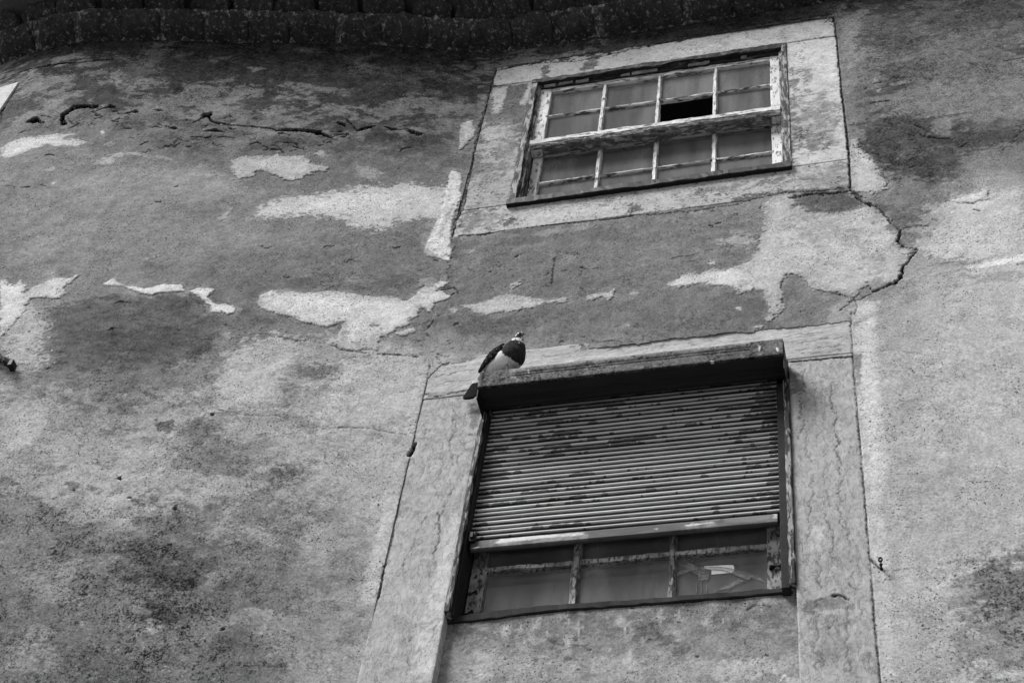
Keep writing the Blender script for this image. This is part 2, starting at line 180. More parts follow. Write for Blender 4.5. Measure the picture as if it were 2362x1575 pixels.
    def hollow(s, pts, tone, dep):
        d0 = s.disp.copy(); s.poly(pts, tone, 3, 9, 1, -dep)
        # the skin just below a hollow stands proud
        P = np.array(pts, float).reshape(-1, 2) * .001; c = P.mean(0); r = (P.max(0) - P.min(0)) * .5 + .02
        sl = s._win(P, .12); X = s.X[sl]; Z = s.Z[sl]
        q = ((X - c[0]) / (r[0] + .02)) ** 2 + ((Z - c[1] + .03) / (r[1] + .03)) ** 2
        s.disp[sl] += .010 * np.exp(-q * 1.2) * (s.disp[sl] > -.004)
    def mesh(s, name, yfun, keep=None, side=None, stone=None):
        nz, nx = s.X.shape
        Y = yfun(s.X, s.Z) - s.disp
        co = np.stack([s.X, Y, s.Z], -1).reshape(-1, 3)
        idx = np.arange(nz * nx).reshape(nz, nx)
        q = np.stack([idx[:-1, :-1], idx[:-1, 1:], idx[1:, 1:], idx[1:, :-1]], -1)
        q = q[keep] if keep is not None else q.reshape(-1, 4)
        tone = s.tone.ravel(); mott = s.mott.ravel()
        if side is not None:        # give the piece its thickness: skirt back to y = side
            ring = np.concatenate([idx[0, :], idx[1:, -1], idx[-1, -2::-1], idx[-2:0:-1, 0]])
            b = len(co); back = co[ring].copy(); back[:, 1] = side
            co = np.concatenate([co, back]); k = np.arange(len(ring)); k2 = (k + 1) % len(ring)
            q = np.concatenate([q, np.stack([ring[k2], ring[k], b + k, b + k2], -1)])
            tone = np.concatenate([tone, tone[ring] * .8 if stone is None else np.full(len(ring), float(stone))]); mott = np.concatenate([mott, mott[ring]])
        me = bpy.data.meshes.new(name)
        me.vertices.add(len(co)); me.vertices.foreach_set("co", co.astype(np.float32).ravel())
        me.loops.add(q.size); me.loops.foreach_set("vertex_index", q.astype(np.int32).ravel())
        me.polygons.add(len(q)); me.polygons.foreach_set("loop_start", np.arange(0, q.size, 4, dtype=np.int32))
        me.update(calc_edges=True); me.validate()
        for nm, a, k in (("tone", tone, 1 / 255.), ("mott", mott, .01)):
            at = me.attributes.new(nm, 'FLOAT', 'POINT'); at.data.foreach_set("value", (a * k).astype(np.float32))
        me.shade_smooth()
        return me
# ------------------------------------------------------------------ helpers: materials
def newmat(name):
    m = bpy.data.materials.new(name); m.use_nodes = True; nt = m.node_tree; nt.nodes.clear()
    out = nt.nodes.new("ShaderNodeOutputMaterial"); b = nt.nodes.new("ShaderNodeBsdfPrincipled")
    nt.links.new(b.outputs[0], out.inputs[0])
    return m, nt, b
def mth(nt, op, a, b=None, c=None, clamp=False):
    n = nt.nodes.new("ShaderNodeMath"); n.operation = op; n.use_clamp = clamp
    for i, v in enumerate((a, b, c)):
        if v is None: continue
        if isinstance(v, (int, float)): n.inputs[i].default_value = v
        else: nt.links.new(v, n.inputs[i])
    return n.outputs[0]
def noise(nt, scale, detail=4, rough=.6, sx=(1, 1, 1), dist=0.0, off=(0, 0, 0)):
    tc = nt.nodes.new("ShaderNodeTexCoord"); mp = nt.nodes.new("ShaderNodeMapping")
    mp.inputs['Scale'].default_value = sx; mp.inputs['Location'].default_value = off
    nt.links.new(tc.outputs['Object'], mp.inputs[0])
    n = nt.nodes.new("ShaderNodeTexNoise"); n.inputs['Scale'].default_value = scale; n.inputs['Detail'].default_value = detail
    n.inputs['Roughness'].default_value = rough; n.inputs['Distortion'].default_value = dist
    nt.links.new(mp.outputs[0], n.inputs['Vector'])
    return n.outputs['Fac']
def mrange(nt, v, a, b, c=0., d=1.):
    n = nt.nodes.new("ShaderNodeMapRange"); n.interpolation_type = 'SMOOTHSTEP'
    nt.links.new(v, n.inputs[0])
    for i, k in enumerate((a, b, c, d)): n.inputs[i + 1].default_value = k
    return n.outputs[0]
def attr(nt, nm):
    n = nt.nodes.new("ShaderNodeAttribute"); n.attribute_name = nm; return n.outputs['Fac']
def finish(nt, b, val, rough=.92, bump=None, bstr=.3, bdist=.004, spec=.15):
    """val = perceptual grey 0..1 -> linear base colour"""
    lin = mth(nt, 'POWER', mth(nt, 'MAXIMUM', val, .05), 2.2)
    nt.links.new(mth(nt, 'MINIMUM', lin, .86), b.inputs['Base Color'])
    b.inputs['Roughness'].default_value = rough; b.inputs['Specular IOR Level'].default_value = spec
    if bump is not None:
        bp = nt.nodes.new("ShaderNodeBump"); bp.inputs['Strength'].default_value = bstr; bp.inputs['Distance'].default_value = bdist
        nt.links.new(bump, bp.inputs['Height']); nt.links.new(bp.outputs[0], b.inputs['Normal'])
def mat_plaster(name, grain=.40, pits=.55, spotsc=1.):
    m, nt, b = newmat(name)
    t = attr(nt, "tone"); mo = attr(nt, "mott")
    g1 = noise(nt, 115, 3, .85); g2 = noise(nt, 60, 5, .7); g3 = noise(nt, 14, 5, .65)
    v = mth(nt, 'MULTIPLY_ADD', mth(nt, 'SUBTRACT', g1, .5), mth(nt, 'MULTIPLY_ADD', t, grain * 1.5, grain * .35), t)
    v = mth(nt, 'MULTIPLY_ADD', mth(nt, 'SUBTRACT', g3, .5), .24, v)
    v = mth(nt, 'MULTIPLY_ADD', mth(nt, 'SUBTRACT', g2, .5), .20, v)
    # lichen and soot specks where "mott" is high
    sp = mth(nt, 'ADD', mth(nt, 'MULTIPLY', noise(nt, 105 * spotsc, 5, .72, off=(3, 1, 7)), .62), mth(nt, 'MULTIPLY', noise(nt, 30, 6, .75, off=(6, 2, 1)), .38)); clump = noise(nt, 8, 6, .7, off=(1, 5, 2))
    dk = mrange(nt, mth(nt, 'MULTIPLY_ADD', mth(nt, 'SUBTRACT', clump, .5), .35, sp), .50, .62)
    v = mth(nt, 'SUBTRACT', v, mth(nt, 'MULTIPLY', mth(nt, 'MULTIPLY', dk, mo), .36))
    lt = mrange(nt, sp, .46, .36)
    v = mth(nt, 'ADD', v, mth(nt, 'MULTIPLY', mth(nt, 'MULTIPLY', lt, mo), .22))
    # pin holes
    ph = noise(nt, 120, 2, .5, off=(9, 9, 1)); pm = noise(nt, 5, 3, .6, off=(4, 4, 4))
    hole = mth(nt, 'MULTIPLY', mrange(nt, ph, .61, .68), mrange(nt, pm, .40, .58))
    v = mth(nt, 'MULTIPLY', v, mth(nt, 'SUBTRACT', 1., mth(nt, 'MULTIPLY', hole, pits)))
    h = mth(nt, 'ADD', mth(nt, 'MULTIPLY', g2, .8), mth(nt, 'MULTIPLY', g1, .45))
    h = mth(nt, 'SUBTRACT', h, mth(nt, 'MULTIPLY', hole, .7))
    finish(nt, b, v, .95, h, .34, .004, .1)
    return m
def mat_stone(name, streak=(1, 1, 1), grain=.16, vein=.2):
    m, nt, b = newmat(name)
    t = attr(nt, "tone"); mo = attr(nt, "mott")
    g1 = noise(nt, 230, 3, .7); g2 = noise(nt, 38, 6, .68, streak, .6)
    ve = noise(nt, 15, 6, .62, streak, 1.6, off=(2, 3, 1))
    line = mrange(nt, mth(nt, 'ABSOLUTE', mth(nt, 'SUBTRACT', ve, .5)), .014, .0)
    v = mth(nt, 'MULTIPLY_ADD', mth(nt, 'SUBTRACT', g1, .5), grain, t)
    v = mth(nt, 'MULTIPLY_ADD', mth(nt, 'SUBTRACT', g2, .5), .30, v)
    v = mth(nt, 'SUBTRACT', v, mth(nt, 'MULTIPLY', line, vein))
    sp = noise(nt, 70, 6, .72, (1, 1, 1.2), off=(3, 1, 7)); cl = noise(nt, 12, 4, .6, off=(1, 5, 2))
    dk = mrange(nt, mth(nt, 'MULTIPLY_ADD', mth(nt, 'SUBTRACT', cl, .5), .5, sp), .53, .68)
    v = mth(nt, 'SUBTRACT', v, mth(nt, 'MULTIPLY', mth(nt, 'MULTIPLY', dk, mo), .40))
    h = mth(nt, 'SUBTRACT', mth(nt, 'ADD', g2, mth(nt, 'MULTIPLY', g1, .4)), mth(nt, 'MULTIPLY', line, .4))
    finish(nt, b, v, .85, h, .5, .004, .2)
    return m
def mat_peel(name, paint=.74, wood=.30, cover=.5, stretch=(1, 1, 1), dirt=.2, scale=34):
    """flaking white paint over dark weathered timber"""
    m, nt, b = newmat(name)
    n1 = noise(nt, scale, 7, .68, stretch, .3); gr = noise(nt, 90, 4, .7, stretch); d = noise(nt, 8, 4, .6)
    pm = mrange(nt, n1, cover - .015, cover + .015)
    pt = mth(nt, 'SUBTRACT', paint, mth(nt, 'MULTIPLY', mrange(nt, d, .35, .7), dirt))
    edge = mrange(nt, mth(nt, 'ABSOLUTE', mth(nt, 'SUBTRACT', n1, cover - .02)), .02, .0)
    wd = mth(nt, 'MULTIPLY_ADD', mth(nt, 'SUBTRACT', gr, .5), .35, wood)
    v = mth(nt, 'ADD', mth(nt, 'MULTIPLY', pt, mth(nt, 'SUBTRACT', 1., pm)), mth(nt, 'MULTIPLY', wd, pm))
    v = mth(nt, 'MULTIPLY', v, mth(nt, 'SUBTRACT', 1., mth(nt, 'MULTIPLY', edge, .45)))
    v = mth(nt, 'MULTIPLY_ADD', mth(nt, 'SUBTRACT', gr, .5), .12, v)
    h = mth(nt, 'ADD', mth(nt, 'MULTIPLY', mth(nt, 'SUBTRACT', 1., pm), .6), mth(nt, 'MULTIPLY', gr, .4))
    finish(nt, b, v, .75, h, .6, .003, .25)
    return m
def mat_plain(name, tone, var=.12, scale=30, stretch=(1, 1, 1), rough=.8, spec=.2, bstr=.3):
    m, nt, b = newmat(name)
    n1 = noise(nt, scale, 6, .65, stretch); n2 = noise(nt, scale * 5, 3, .6, stretch)
    v = mth(nt, 'MULTIPLY_ADD', mth(nt, 'SUBTRACT', n1, .5), var * 2, tone)
    v = mth(nt, 'MULTIPLY_ADD', mth(nt, 'SUBTRACT', n2, .5), var, v)
    finish(nt, b, v, rough, mth(nt, 'ADD', n1, mth(nt, 'MULTIPLY', n2, .5)), bstr, .003, spec)
    return m
def mat_attr(name, grain=.1, scale=120, stretch=(1, 1, 1), rough=.8, spec=.2, bstr=.3):
    m, nt, b = newmat(name)
    g = noise(nt, scale, 5, .65, stretch)
    v = mth(nt, 'MULTIPLY_ADD', mth(nt, 'SUBTRACT', g, .5), grain * 2, attr(nt, "tone"))
    finish(nt, b, v, rough, g, bstr, .003, spec)
    return m
def mat_glass(name, dirt=.30, film=.10, streak=6.0, refl=.5):
    """old pane: clear, mirrors the sky, with a thin uneven film of dirt"""
    m = bpy.data.materials.new(name); m.use_nodes = True; nt = m.node_tree; nt.nodes.clear()
    out = nt.nodes.new("ShaderNodeOutputMaterial")
    tr = nt.nodes.new("ShaderNodeBsdfTransparent"); gl = nt.nodes.new("ShaderNodeBsdfGlossy"); df = nt.nodes.new("ShaderNodeBsdfDiffuse")
    gl.inputs['Roughness'].default_value = .06; df.inputs[0].default_value = (dirt, dirt, dirt, 1)
    fr = nt.nodes.new("ShaderNodeFresnel"); fr.inputs[0].default_value = 1.52
    w = noise(nt, 3.0, 2, .5); bp = nt.nodes.new("ShaderNodeBump"); bp.inputs['Strength'].default_value = .25; bp.inputs['Distance'].default_value = .004
    nt.links.new(w, bp.inputs['Height']); nt.links.new(bp.outputs[0], gl.inputs['Normal'])
    m1 = nt.nodes.new("ShaderNodeMixShader"); m2 = nt.nodes.new("ShaderNodeMixShader")
    nt.links.new(mth(nt, 'MULTIPLY', fr.outputs[0], refl, clamp=True), m1.inputs[0]); nt.links.new(tr.outputs[0], m1.inputs[1]); nt.links.new(gl.outputs[0], m1.inputs[2])
    s = noise(nt, streak, 4, .6, (3.0, 1, .5)); f = noise(nt, 40, 4, .65, (1.5, 1, 1))
    fa = mth(nt, 'MULTIPLY', mth(nt, 'ADD', mrange(nt, s, .32, .70, .66, 1.30), mth(nt, 'MULTIPLY', mth(nt, 'SUBTRACT', f, .5), .35)), film, clamp=True)
    oi = nt.nodes.new('ShaderNodeObjectInfo'); fa = mth(nt, 'MULTIPLY', fa, mrange(nt, oi.outputs['Random'], 0., 1., .80, 1.16), clamp=True)
    nt.links.new(fa, m2.inputs[0]); nt.links.new(m1.outputs[0], m2.inputs[1]); nt.links.new(df.outputs[0], m2.inputs[2])
    nt.links.new(m2.outputs[0], out.inputs[0])
    return m
M_wall = mat_plaster("aged_plaster")
M_apron = mat_plaster("apron_plaster", .36, .7)
M_stone_u = mat_stone("lichen_limestone", (1, 1, 1.2), .2, .08)
M_lintel = mat_stone("banded_limestone", (.35, 1, 1.8), .14, .16)
M_jamb = mat_stone("seamed_limestone", (1.5, 1, .6), .14, .13)
M_white = mat_peel("flaking_white_paint", .82, .36, .58, (1, 1, .35), .14, 60)
M_whiteh = mat_peel("flaking_white_paint_rail", .82, .34, .56, (.25, 1, 1), .18, 60)
M_case = mat_peel("weathered_case_timber", .56, .17, .52, (1, 1, .22), .15, 50)
M_caseh = mat_peel("weathered_head_timber", .40, .13, .44, (.3, 1, 1), .15)
M_dark = mat_plain("dark_metal", .115, .05, 40, rough=.6)
M_black = mat_plain("sooty_timber", .15, .08, 30, (1, 1, .3), .85)
M_guide = mat_peel("worn_guide_timber", .56, .14, .5, (1, 1, .2), .2, 50)
M_glass_u = mat_glass("upper_glass", .235, .50, 3.)
M_glass_l = mat_glass("lower_glass", .27, .40, 3., .9)
M_room = mat_plain("room_plaster", .30, .03, 4)
def mat_soot(name, base, lich, thr):
    """near black soot with pale lichen and lime where it has worn through"""
    m, nt, b = newmat(name)
    n1 = noise(nt, 14, 6, .7); n2 = noise(nt, 80, 4, .7); n3 = noise(nt, 30, 6, .75, (1.6, 1.6, .7), off=(5, 2, 8))
    v = mth(nt, 'MULTIPLY_ADD', mth(nt, 'SUBTRACT', n1, .5), .22, base); v = mth(nt, 'MULTIPLY_ADD', mth(nt, 'SUBTRACT', n2, .5), .16, v)
    v = mth(nt, 'MULTIPLY_ADD', mrange(nt, n3, thr, thr + .14), lich, v)
    finish(nt, b, v, .95, mth(nt, 'ADD', n1, mth(nt, 'MULTIPLY', n2, .6)), 1., .01, .05)
    return m
M_tile = mat_soot("sooty_tile", .22, .28, .53)
M_mortar = mat_soot("sooty_mortar", .26, .30, .48)
M_roof = mat_plain("roof_tile", .30, .1, 12, bstr=.8)
M_grey = mat_peel("greyed_sash_paint", .58, .24, .55, (1, 1, .35), .2, 85)
M_street = mat_plain("asphalt_street", .42, .05, 6)
# ================================================================== STREET
mb = MB(); mb.v += [(-90, -90, 0), (90, -90, 0), (90, 90, 0), (-90, 90, 0)]; mb.f.append((0, 1, 2, 3))
o = mb.build("street", M_street); o['kind'] = 'structure'
# ================================================================== HOUSE
house = empty("old_house", (0.5, 0, 0))
house['label'] = "old house front with peeling stained plaster, a sash window above a half lowered roller shutter"
house['category'] = "house"
def under(o, p=None):           # parent while keeping world coordinates
    p = p or house
    o.parent = p; o.matrix_parent_inverse = Matrix.Translation(-Vector(wloc(p)))
    return o
def wloc(p):
    v = Vector(p.location)
    return v
HO = house
def part(mb, name, mat, parent=None, **k):
    o = mb.build(name, mat, None, **k); return under(o, parent)
# ---- wall
ZT = 10.30
xs = np.concatenate([[-9, -7.5, -6.5, -5.6, -5.0, -4.6, -4.3, -4.1], np.arange(-3.9, 2.62, .004), [2.7, 2.9, 3.2, 3.6]])
zs = np.concatenate([[0, .8, 1.6, 2.4, 3.2, 4.0, 4.5, 4.8, 5.0], np.arange(5.15, ZT, .005), [10.36, 10.6]])
W = Field(xs, zs)
for a in [([-2078,7608,-2053,7726,-1844,7773,-1685,7773,-1507,7795,-1434,7756,-1370,7675,-1322,7605,-1278,7475,-1314,7374,-1432,7289,-1570,7242,-1744,7220,-1909,7267,-1993,7379,-2040,7507],90,40,25,0.9,0),
([-1650,7534,-1473,7566,-1336,7512,-1288,7415,-1380,7321,-1556,7301,-1721,7348,-1724,7468],78,70,30,0.7,0),
([-2325,7678,-2209,7737,-2161,7687,-2140,7604,-2078,7566,-2043,7497,-2035,7396,-1974,7282,-2030,7229,-2110,7233,-2186,7276],158,8,30,1,1.5),
([-2377,8707,-2128,8886,-1761,8923,-1445,8856,-1544,8644,-1873,8504,-2227,8468,-2428,8294,-2537,8291,-2497,8499],142,90,40,0.6,0),
([-2281,10000,-1989,10165,-1576,10186,-1203,10200,-1134,9813,-1501,9830,-1926,9908,-2201,9859],50,60,40,0.7,0),
([-2416,9888,-2294,10204,-2209,10206,-2190,9910,-2214,9758,-2309,9657,-2443,9753],112,30,40,0.55,0),
([-2442,9778,-2440,9854,-2395,9871,-2360,9821,-2369,9754,-2366,9713,-2402,9754],135,6,22,0.8,0),
([-2327,9780,-2249,9824,-2154,9778,-2088,9773,-2121,9743,-2214,9758,-2277,9690],130,6,22,0.7,0),
([-2010,9753,-1894,9776,-1759,9718,-1627,9741,-1557,9679,-1583,9613,-1704,9655,-1807,9682,-1934,9708],118,10,30,0.75,0),
([-1707,9954,-1644,9966,-1606,9942,-1656,9909],128,5,12,0.8,0),
([-1949,10001,-1890,10065,-1775,10106,-1828,10051,-1906,9995],105,6,18,0.7,0),
([-2347,9591,-2125,9607,-2055,9555,-2084,9513,-2262,9521],112,10,22,0.8,0),
([-2734,9559,-2620,9625,-2614,9527,-2668,9437,-2722,9398],128,12,22,0.8,0),
([-2870,10085,-2812,10105,-2695,10075,-2667,10044,-2762,10036,-2832,10029],120,6,10,0.8,0),
([-2843,9980,-2792,9991,-2705,9998,-2756,9965,-2809,9961],135,4,8,0.8,0),
([-1153,9922,-898,10096,-532,9998,-439,9806,-523,9654,-773,9730,-980,9733,-1102,9637],52,60,40,0.6,0),
([-2824,9091,-2774,9162,-2642,9187,-2535,9204,-2453,9197,-2504,9159,-2352,9124,-2372,9087,-2466,9062,-2551,9084,-2617,9042,-2666,8996,-2732,8975,-2788,8993],176,5,14,1.0,1.5),
([-2256,8908,-2237,8974,-2169,9028,-2069,9026,-1969,8997,-1874,8981,-1876,8962,-2003,8983,-2101,9005,-2160,8970,-2164,8905,-2235,8887],158,5,16,0.85,1.5),
([-1567,8962,-1525,9008,-1362,9023,-1347,9059,-1332,9024,-1214,9036,-1145,8955,-1067,8933,-1068,8898,-1139,8885,-1185,8819,-1224,8793,-1264,8808,-1324,8847,-1376,8880,-1418,8885,-1424,8829,-1491,8797,-1545,8850],164,4,10,1,2.5),
([-1172,9053,-1126,9086,-1070,9047,-1106,9022],152,4,10,1.0,1.5),
([-1677,8829,-1650,8840,-1613,8825,-1647,8795],168,4,6,1.0,1.5),
([-2490,8823,-2454,8866,-2435,8831,-2460,8802],160,4,8,1.0,1.5),
([-2405,8892,-2363,8907,-2341,8884],150,4,6,1.0,1.5),
([-2327,9238,-2309,9243,-2297,9216,-2305,9204],185,3,3,1.0,1.5),
([-2414,8705,-2391,8716,-2394,8689],185,3,3,1.0,1.5),
([-2266,9097,-2231,9136,-2194,9115,-2229,9076],140,8,10,0.8,1.5),
([-1515,8434,-1488,8500,-1465,8554,-1463,8515,-1469,8449,-1507,8428],170,4,8,1.0,1.5),
([-1367,8478,-1291,8614,-1143,8674,-1004,8726,-844,8776,-682,8826,-534,8820,-447,8839,-414,8548,-496,8547,-614,8511,-719,8394,-820,8388,-896,8473,-1066,8497,-1227,8462],184,22,26,0.92,1),
([-1129,8604,-932,8674,-731,8731,-524,8749,-449,8739,-444,8622,-584,8584,-736,8505,-908,8540],198,20,20,0.7,0),
([-469,8992,-421,8964,-402,8884,-405,8803,-386,8755,-402,8646,-403,8493,-389,8344,-369,8317,-377,8191,-420,8208,-482,8226,-502,8270,-499,8344,-474,8384,-457,8563,-467,8797],196,4,7,1,3),
([-476,9440,-428,9486,-397,9395,-395,9341,-414,9261,-456,9179,-468,9321],172,4,6,1,2.5),
([-462,8679,-415,8684,-447,8339,-497,8333],196,6,8,1.0,1.5),
([-1176,7806,-1174,7828,-1140,7874,-1077,7874,-1001,7870,-940,7876,-844,7893,-755,7883,-660,7869,-572,7892,-542,7859,-512,7863,-461,7978,-492,7979,-487,8029,-433,8052,-405,8027,-358,8010,-389,7956,-326,7914,-352,7875,-388,7860,-410,7790,-437,7814,-450,7818,-459,7749,-488,7719,-486,7688,-558,7607,-594,7572,-591,7482,-628,7487,-695,7463,-743,7471,-822,7541,-773,7537,-765,7660,-831,7621,-894,7634,-956,7642,-1013,7683,-1072,7699,-1119,7715,-1155,7739],184,4,10,1,3),
([-1136,7799,-931,7829,-744,7820,-503,7843,-453,7796,-549,7742,-790,7730,-1036,7733],203,14,14,0.85,0),
([-529,7611,-464,7660,-449,7640,-502,7592],184,4,5,1,2.5),
([-867,7988,-829,8021,-775,8000,-692,7989,-706,7960,-790,7943,-844,7964],158,5,20,0.85,1.5),
([-901,7935,-862,7961,-828,7944,-875,7927],150,5,12,0.8,1.5),
([-844,8322,-800,8327,-797,8234,-819,8255],142,6,20,0.8,1.5),
([-1032,7993,-967,8016,-967,7983,-1009,7973],140,5,12,0.7,1.5),
([-592,7987,-558,8008,-567,7980],155,4,6,1.0,1.5),
([-1274,7529,-1248,7551,-1223,7522,-1240,7491],150,5,14,0.8,1.5),
([-2393,7877,-2369,7872,-2341,7840,-2304,7847,-2302,7897,-2281,7865,-2254,7833,-2244,7784,-2216,7835,-2154,7905,-2078,7910,-2035,7941,-2055,7878,-2082,7822,-2060,7790,-2081,7735,-2137,7753,-2209,7737,-2198,7663,-2210,7547,-2236,7423],186,4,9,1,2.5),
([-2380,7839,-2280,7832,-2242,7757,-2301,7722,-2332,7699],208,10,8,0.8,0),
([-1906,7867,-1871,7913,-1821,7872,-1799,7863,-1705,7847,-1632,7885,-1550,7890,-1518,7837,-1604,7827,-1659,7796,-1701,7809,-1765,7832,-1819,7865,-1868,7858],200,3,6,1,3),
([-1499,7839,-1468,7868,-1392,7872,-1407,7801,-1357,7750,-1275,7749,-1252,7718,-1261,7691,-1342,7687,-1373,7701,-1379,7738,-1429,7789,-1441,7810],206,3,6,1,3),
([-2190,7936,-2157,7955,-2163,7932],185,3,4,1.0,1.5),
([-1516,8441,-1474,8462,-1495,8436],185,3,4,1.0,1.5),
([-1797,8064,-1768,8101,-1722,8126,-1713,8115,-1770,8060],155,4,12,0.8,1.5),
([-1208,7433,-1166,7486,-1081,7513,-1046,7547,-986,7552,-940,7517,-912,7362,-922,7293,-931,7197,-926,7114,-920,7005,-1027,6994,-1173,7008,-1256,7351,-1241,7391],166,7,34,0.85,1),
([-733,7345,-770,7389,-677,7431,-522,7452,-422,7455,-369,7417,-353,7227,-371,6955,-455,6950,-595,6954,-677,6942,-748,6964,-780,7040,-755,7153,-753,7266],170,6,30,0.9,1),
([-853,7068,-822,7081,-783,7058,-795,7002,-839,7024],165,5,22,0.9,1),
([-869,7205,-851,7230,-803,7222,-742,7268,-777,7206,-813,7155,-849,7160],165,5,24,0.8,1),
([-925,7488,-832,7499,-738,7442,-754,7401,-731,7336,-747,7267,-804,7227,-851,7230,-879,7194,-903,7257,-904,7353],104,7,22,0.85,0),
([-926,7142,-894,7211,-847,7151,-855,7077,-826,6990,-895,6990,-922,7069],108,10,30,0.8,0),
([-895,6990,-766,6970,-738,6939,-784,6889,-836,6926],98,10,26,0.8,0),
([-656,7660,-626,7659,-641,7641],125,5,8,0.8,0),
([-619,7649,-597,7663,-594,7627],120,4,12,0.8,0),
([-911,7020,-855,7027,-745,6973,-752,6895,-815,6931,-883,6956],100,10,26,0.85,0),
([-804,6706,-742,6735,-705,6688,-727,6623,-784,6605,-859,6575,-854,6617],104,8,30,0.85,0),
([-848,6556,-767,6587,-642,6532,-702,6494,-780,6484,-831,6508],165,8,30,0.7,0),
([-845,6059,-795,6119,-758,6069,-787,5994,-825,5998],106,10,34,0.75,0),
([-622,5954,-553,5989,-489,5980,-545,5946,-606,5938],120,12,40,0.6,0),
([-773,6386,-652,6373,-686,6282,-670,6135,-726,6128,-753,6293],128,40,40,0.7,0),
([-674,6284,-592,6333,-544,6282,-571,6148,-658,6137],158,40,40,0.5,0),
([-481,6444,-438,6430,-427,6166,-415,5988,-542,6062,-545,6292,-503,6345],132,45,40,0.55,0),
([-415,6491,-355,6493,-360,6197,-352,5990,-415,5988,-430,6184],180,30,20,0.8,0),
([-1854,6927,-1760,6957,-1675,6940,-1652,6863,-1730,6836,-1829,6873],112,14,34,0.85,0),
([-1942,6776,-1872,6825,-1840,6773,-1876,6727,-1928,6734],180,10,30,0.7,0),
([-1984,6686,-1851,6718,-1738,6630,-1763,6555,-1886,6608,-1955,6603],118,20,40,0.7,0),
([-1420,6912,-1333,6940,-1316,6874,-1343,6840,-1383,6881],85,6,16,0.8,0),
([-1346,6850,-1334,6873,-1360,6667,-1369,6661],110,4,6,0.7,0),
([-1317,6907,-1214,6925,-1231,6879,-1303,6880],105,8,26,0.7,0),
([-1204,6772,-1071,6805,-1029,6681,-1118,6621,-1181,6678],112,20,45,0.7,0),
([-1392,6479,-1328,6498,-1265,6466,-1274,6426,-1331,6432],112,8,26,0.8,0),
([-1186,6427,-1071,6427,-1007,6438,-1087,6381,-1144,6396],108,8,26,0.8,0),
([-1573,6507,-1496,6502,-1519,6465,-1564,6477],110,8,20,0.8,0),
([-1654,6521,-1597,6505,-1592,6455,-1616,6463,-1643,6461],90,6,14,0.8,0),
([-1054,6355,-995,6390,-924,6310,-960,6240,-1026,6242],160,12,34,0.7,0),
([-1464,6143,-1344,6142,-1272,5982,-1359,6012,-1444,6034],120,30,30,0.7,0),
([-1574,6070,-1486,6086,-1468,6005,-1494,5922,-1544,5936],150,30,45,0.7,0),
([-1586,5674,-1492,5715,-1408,5629,-1468,5544,-1548,5578],150,40,45,0.6,0),
([-1193,5796,-1159,5807,-1084,5784,-1124,5772],165,8,26,0.7,0),
([-1113,5968,-1009,5960,-1002,5882,-1074,5866],85,30,40,0.6,0),
([-1377,5648,-1189,5645,-1060,5624,-1092,5518,-1312,5500],82,40,50,0.5,0),
([-269,7822,-191,7815,-113,7846,-50,7876,-52,7945,-7,7957,2,7925,-36,7890,-42,7857,48,7822,148,7777,221,7796,224,7754,145,7753,70,7743,-29,7729,-155,7729,-210,7765,-240,7795],160,4,11,0.95,2),
([312,7778,341,7788,395,7794,434,7811,437,7752,409,7733,378,7756,345,7738,309,7745],160,4,9,0.95,2),
([501,7756,519,7786,545,7756,516,7749],152,4,6,1.0,1.5),
([-329,7809,-295,7823,-282,7787,-303,7766],152,4,7,1.0,1.5),
([-293,8245,-261,8294,-255,8265,-280,8233],140,5,8,0.8,1.5),
([-390,8379,-249,8375,-226,8314,-301,8265,-348,8219,-376,8275],84,25,20,0.7,0),
([12,8344,244,8367,319,8340,227,8305,68,8313],138,8,22,0.7,0),
([162,8146,241,8129,220,8063,161,8031],128,10,24,0.7,0),
([498,7530,517,7531,514,7512],170,3,4,1.0,1.5),
([1099,8281,1094,8336,1136,8381,1212,8384,1240,8345,1290,8247,1391,8202,1493,8189,1561,8194,1615,8160,1645,8112,1657,8037,1674,7963,1663,7895,1689,7870,1735,7840,1680,7746,1663,7664,1633,7614,1551,7571,1521,7605,1494,7587,1460,7539,1366,7590,1287,7629,1236,7735,1198,7752,1170,7720,1163,7655,1167,7561,1171,7514,1127,7441,1095,7429,1090,7466,1102,7574,1086,7642,1043,7670,988,7653,954,7716,910,7725,848,7767,797,7777,713,7766,667,7765,663,7800,728,7840,761,7863,824,7850,858,7872,960,7860,1022,7897,1062,7968,1074,8067,1092,8166],152,5,13,1,2.5),
([667,7775,728,7840,824,7845,960,7856,999,7823,977,7712,910,7735,797,7782],184,12,10,0.85,0),
([1503,8176,1604,8163,1651,8038,1654,7917,1598,7890,1520,7967,1487,8076],168,40,20,0.6,0),
([1222,8295,1334,8194,1479,8150,1468,7919,1325,7950,1225,7972],138,50,40,0.6,0),
([1543,7882,1595,7851,1568,7591,1517,7620],128,40,30,0.6,0),
([1229,8358,1341,8397,1478,8353,1520,8267,1499,8198,1391,8192,1306,8233,1256,8287],80,16,20,0.85,-2),
([884,8099,930,8130,1022,8099,1056,8050,988,8025,907,8053],146,7,26,0.75,1),
([840,7926,880,7937,869,7905],170,4,5,1.0,1.5),
([1041,7413,1084,7414,1073,7389,1047,7398],165,3,5,1,3),
([966,7564,993,7563,993,7531,982,7533],165,3,6,1.0,1.5),
([749,8363,833,8354,810,8327,762,8333],140,6,14,0.7,1.5),
([1563,8235,1724,8124,1824,7999,1660,7996,1640,8113],92,25,30,0.6,0),
([1501,8788,1538,8813,1550,8704,1600,8639,1624,8464,1659,8340,1580,8310,1505,8345,1490,8398],160,6,12,1,2),
([1511,10038,1625,10090,1717,10104,1641,10017,1624,9891,1587,9752,1592,9482,1514,9465,1511,9819],128,10,20,0.9,1),
([1516,9094,1570,9079,1602,8673,1537,8796],112,14,16,0.7,0),
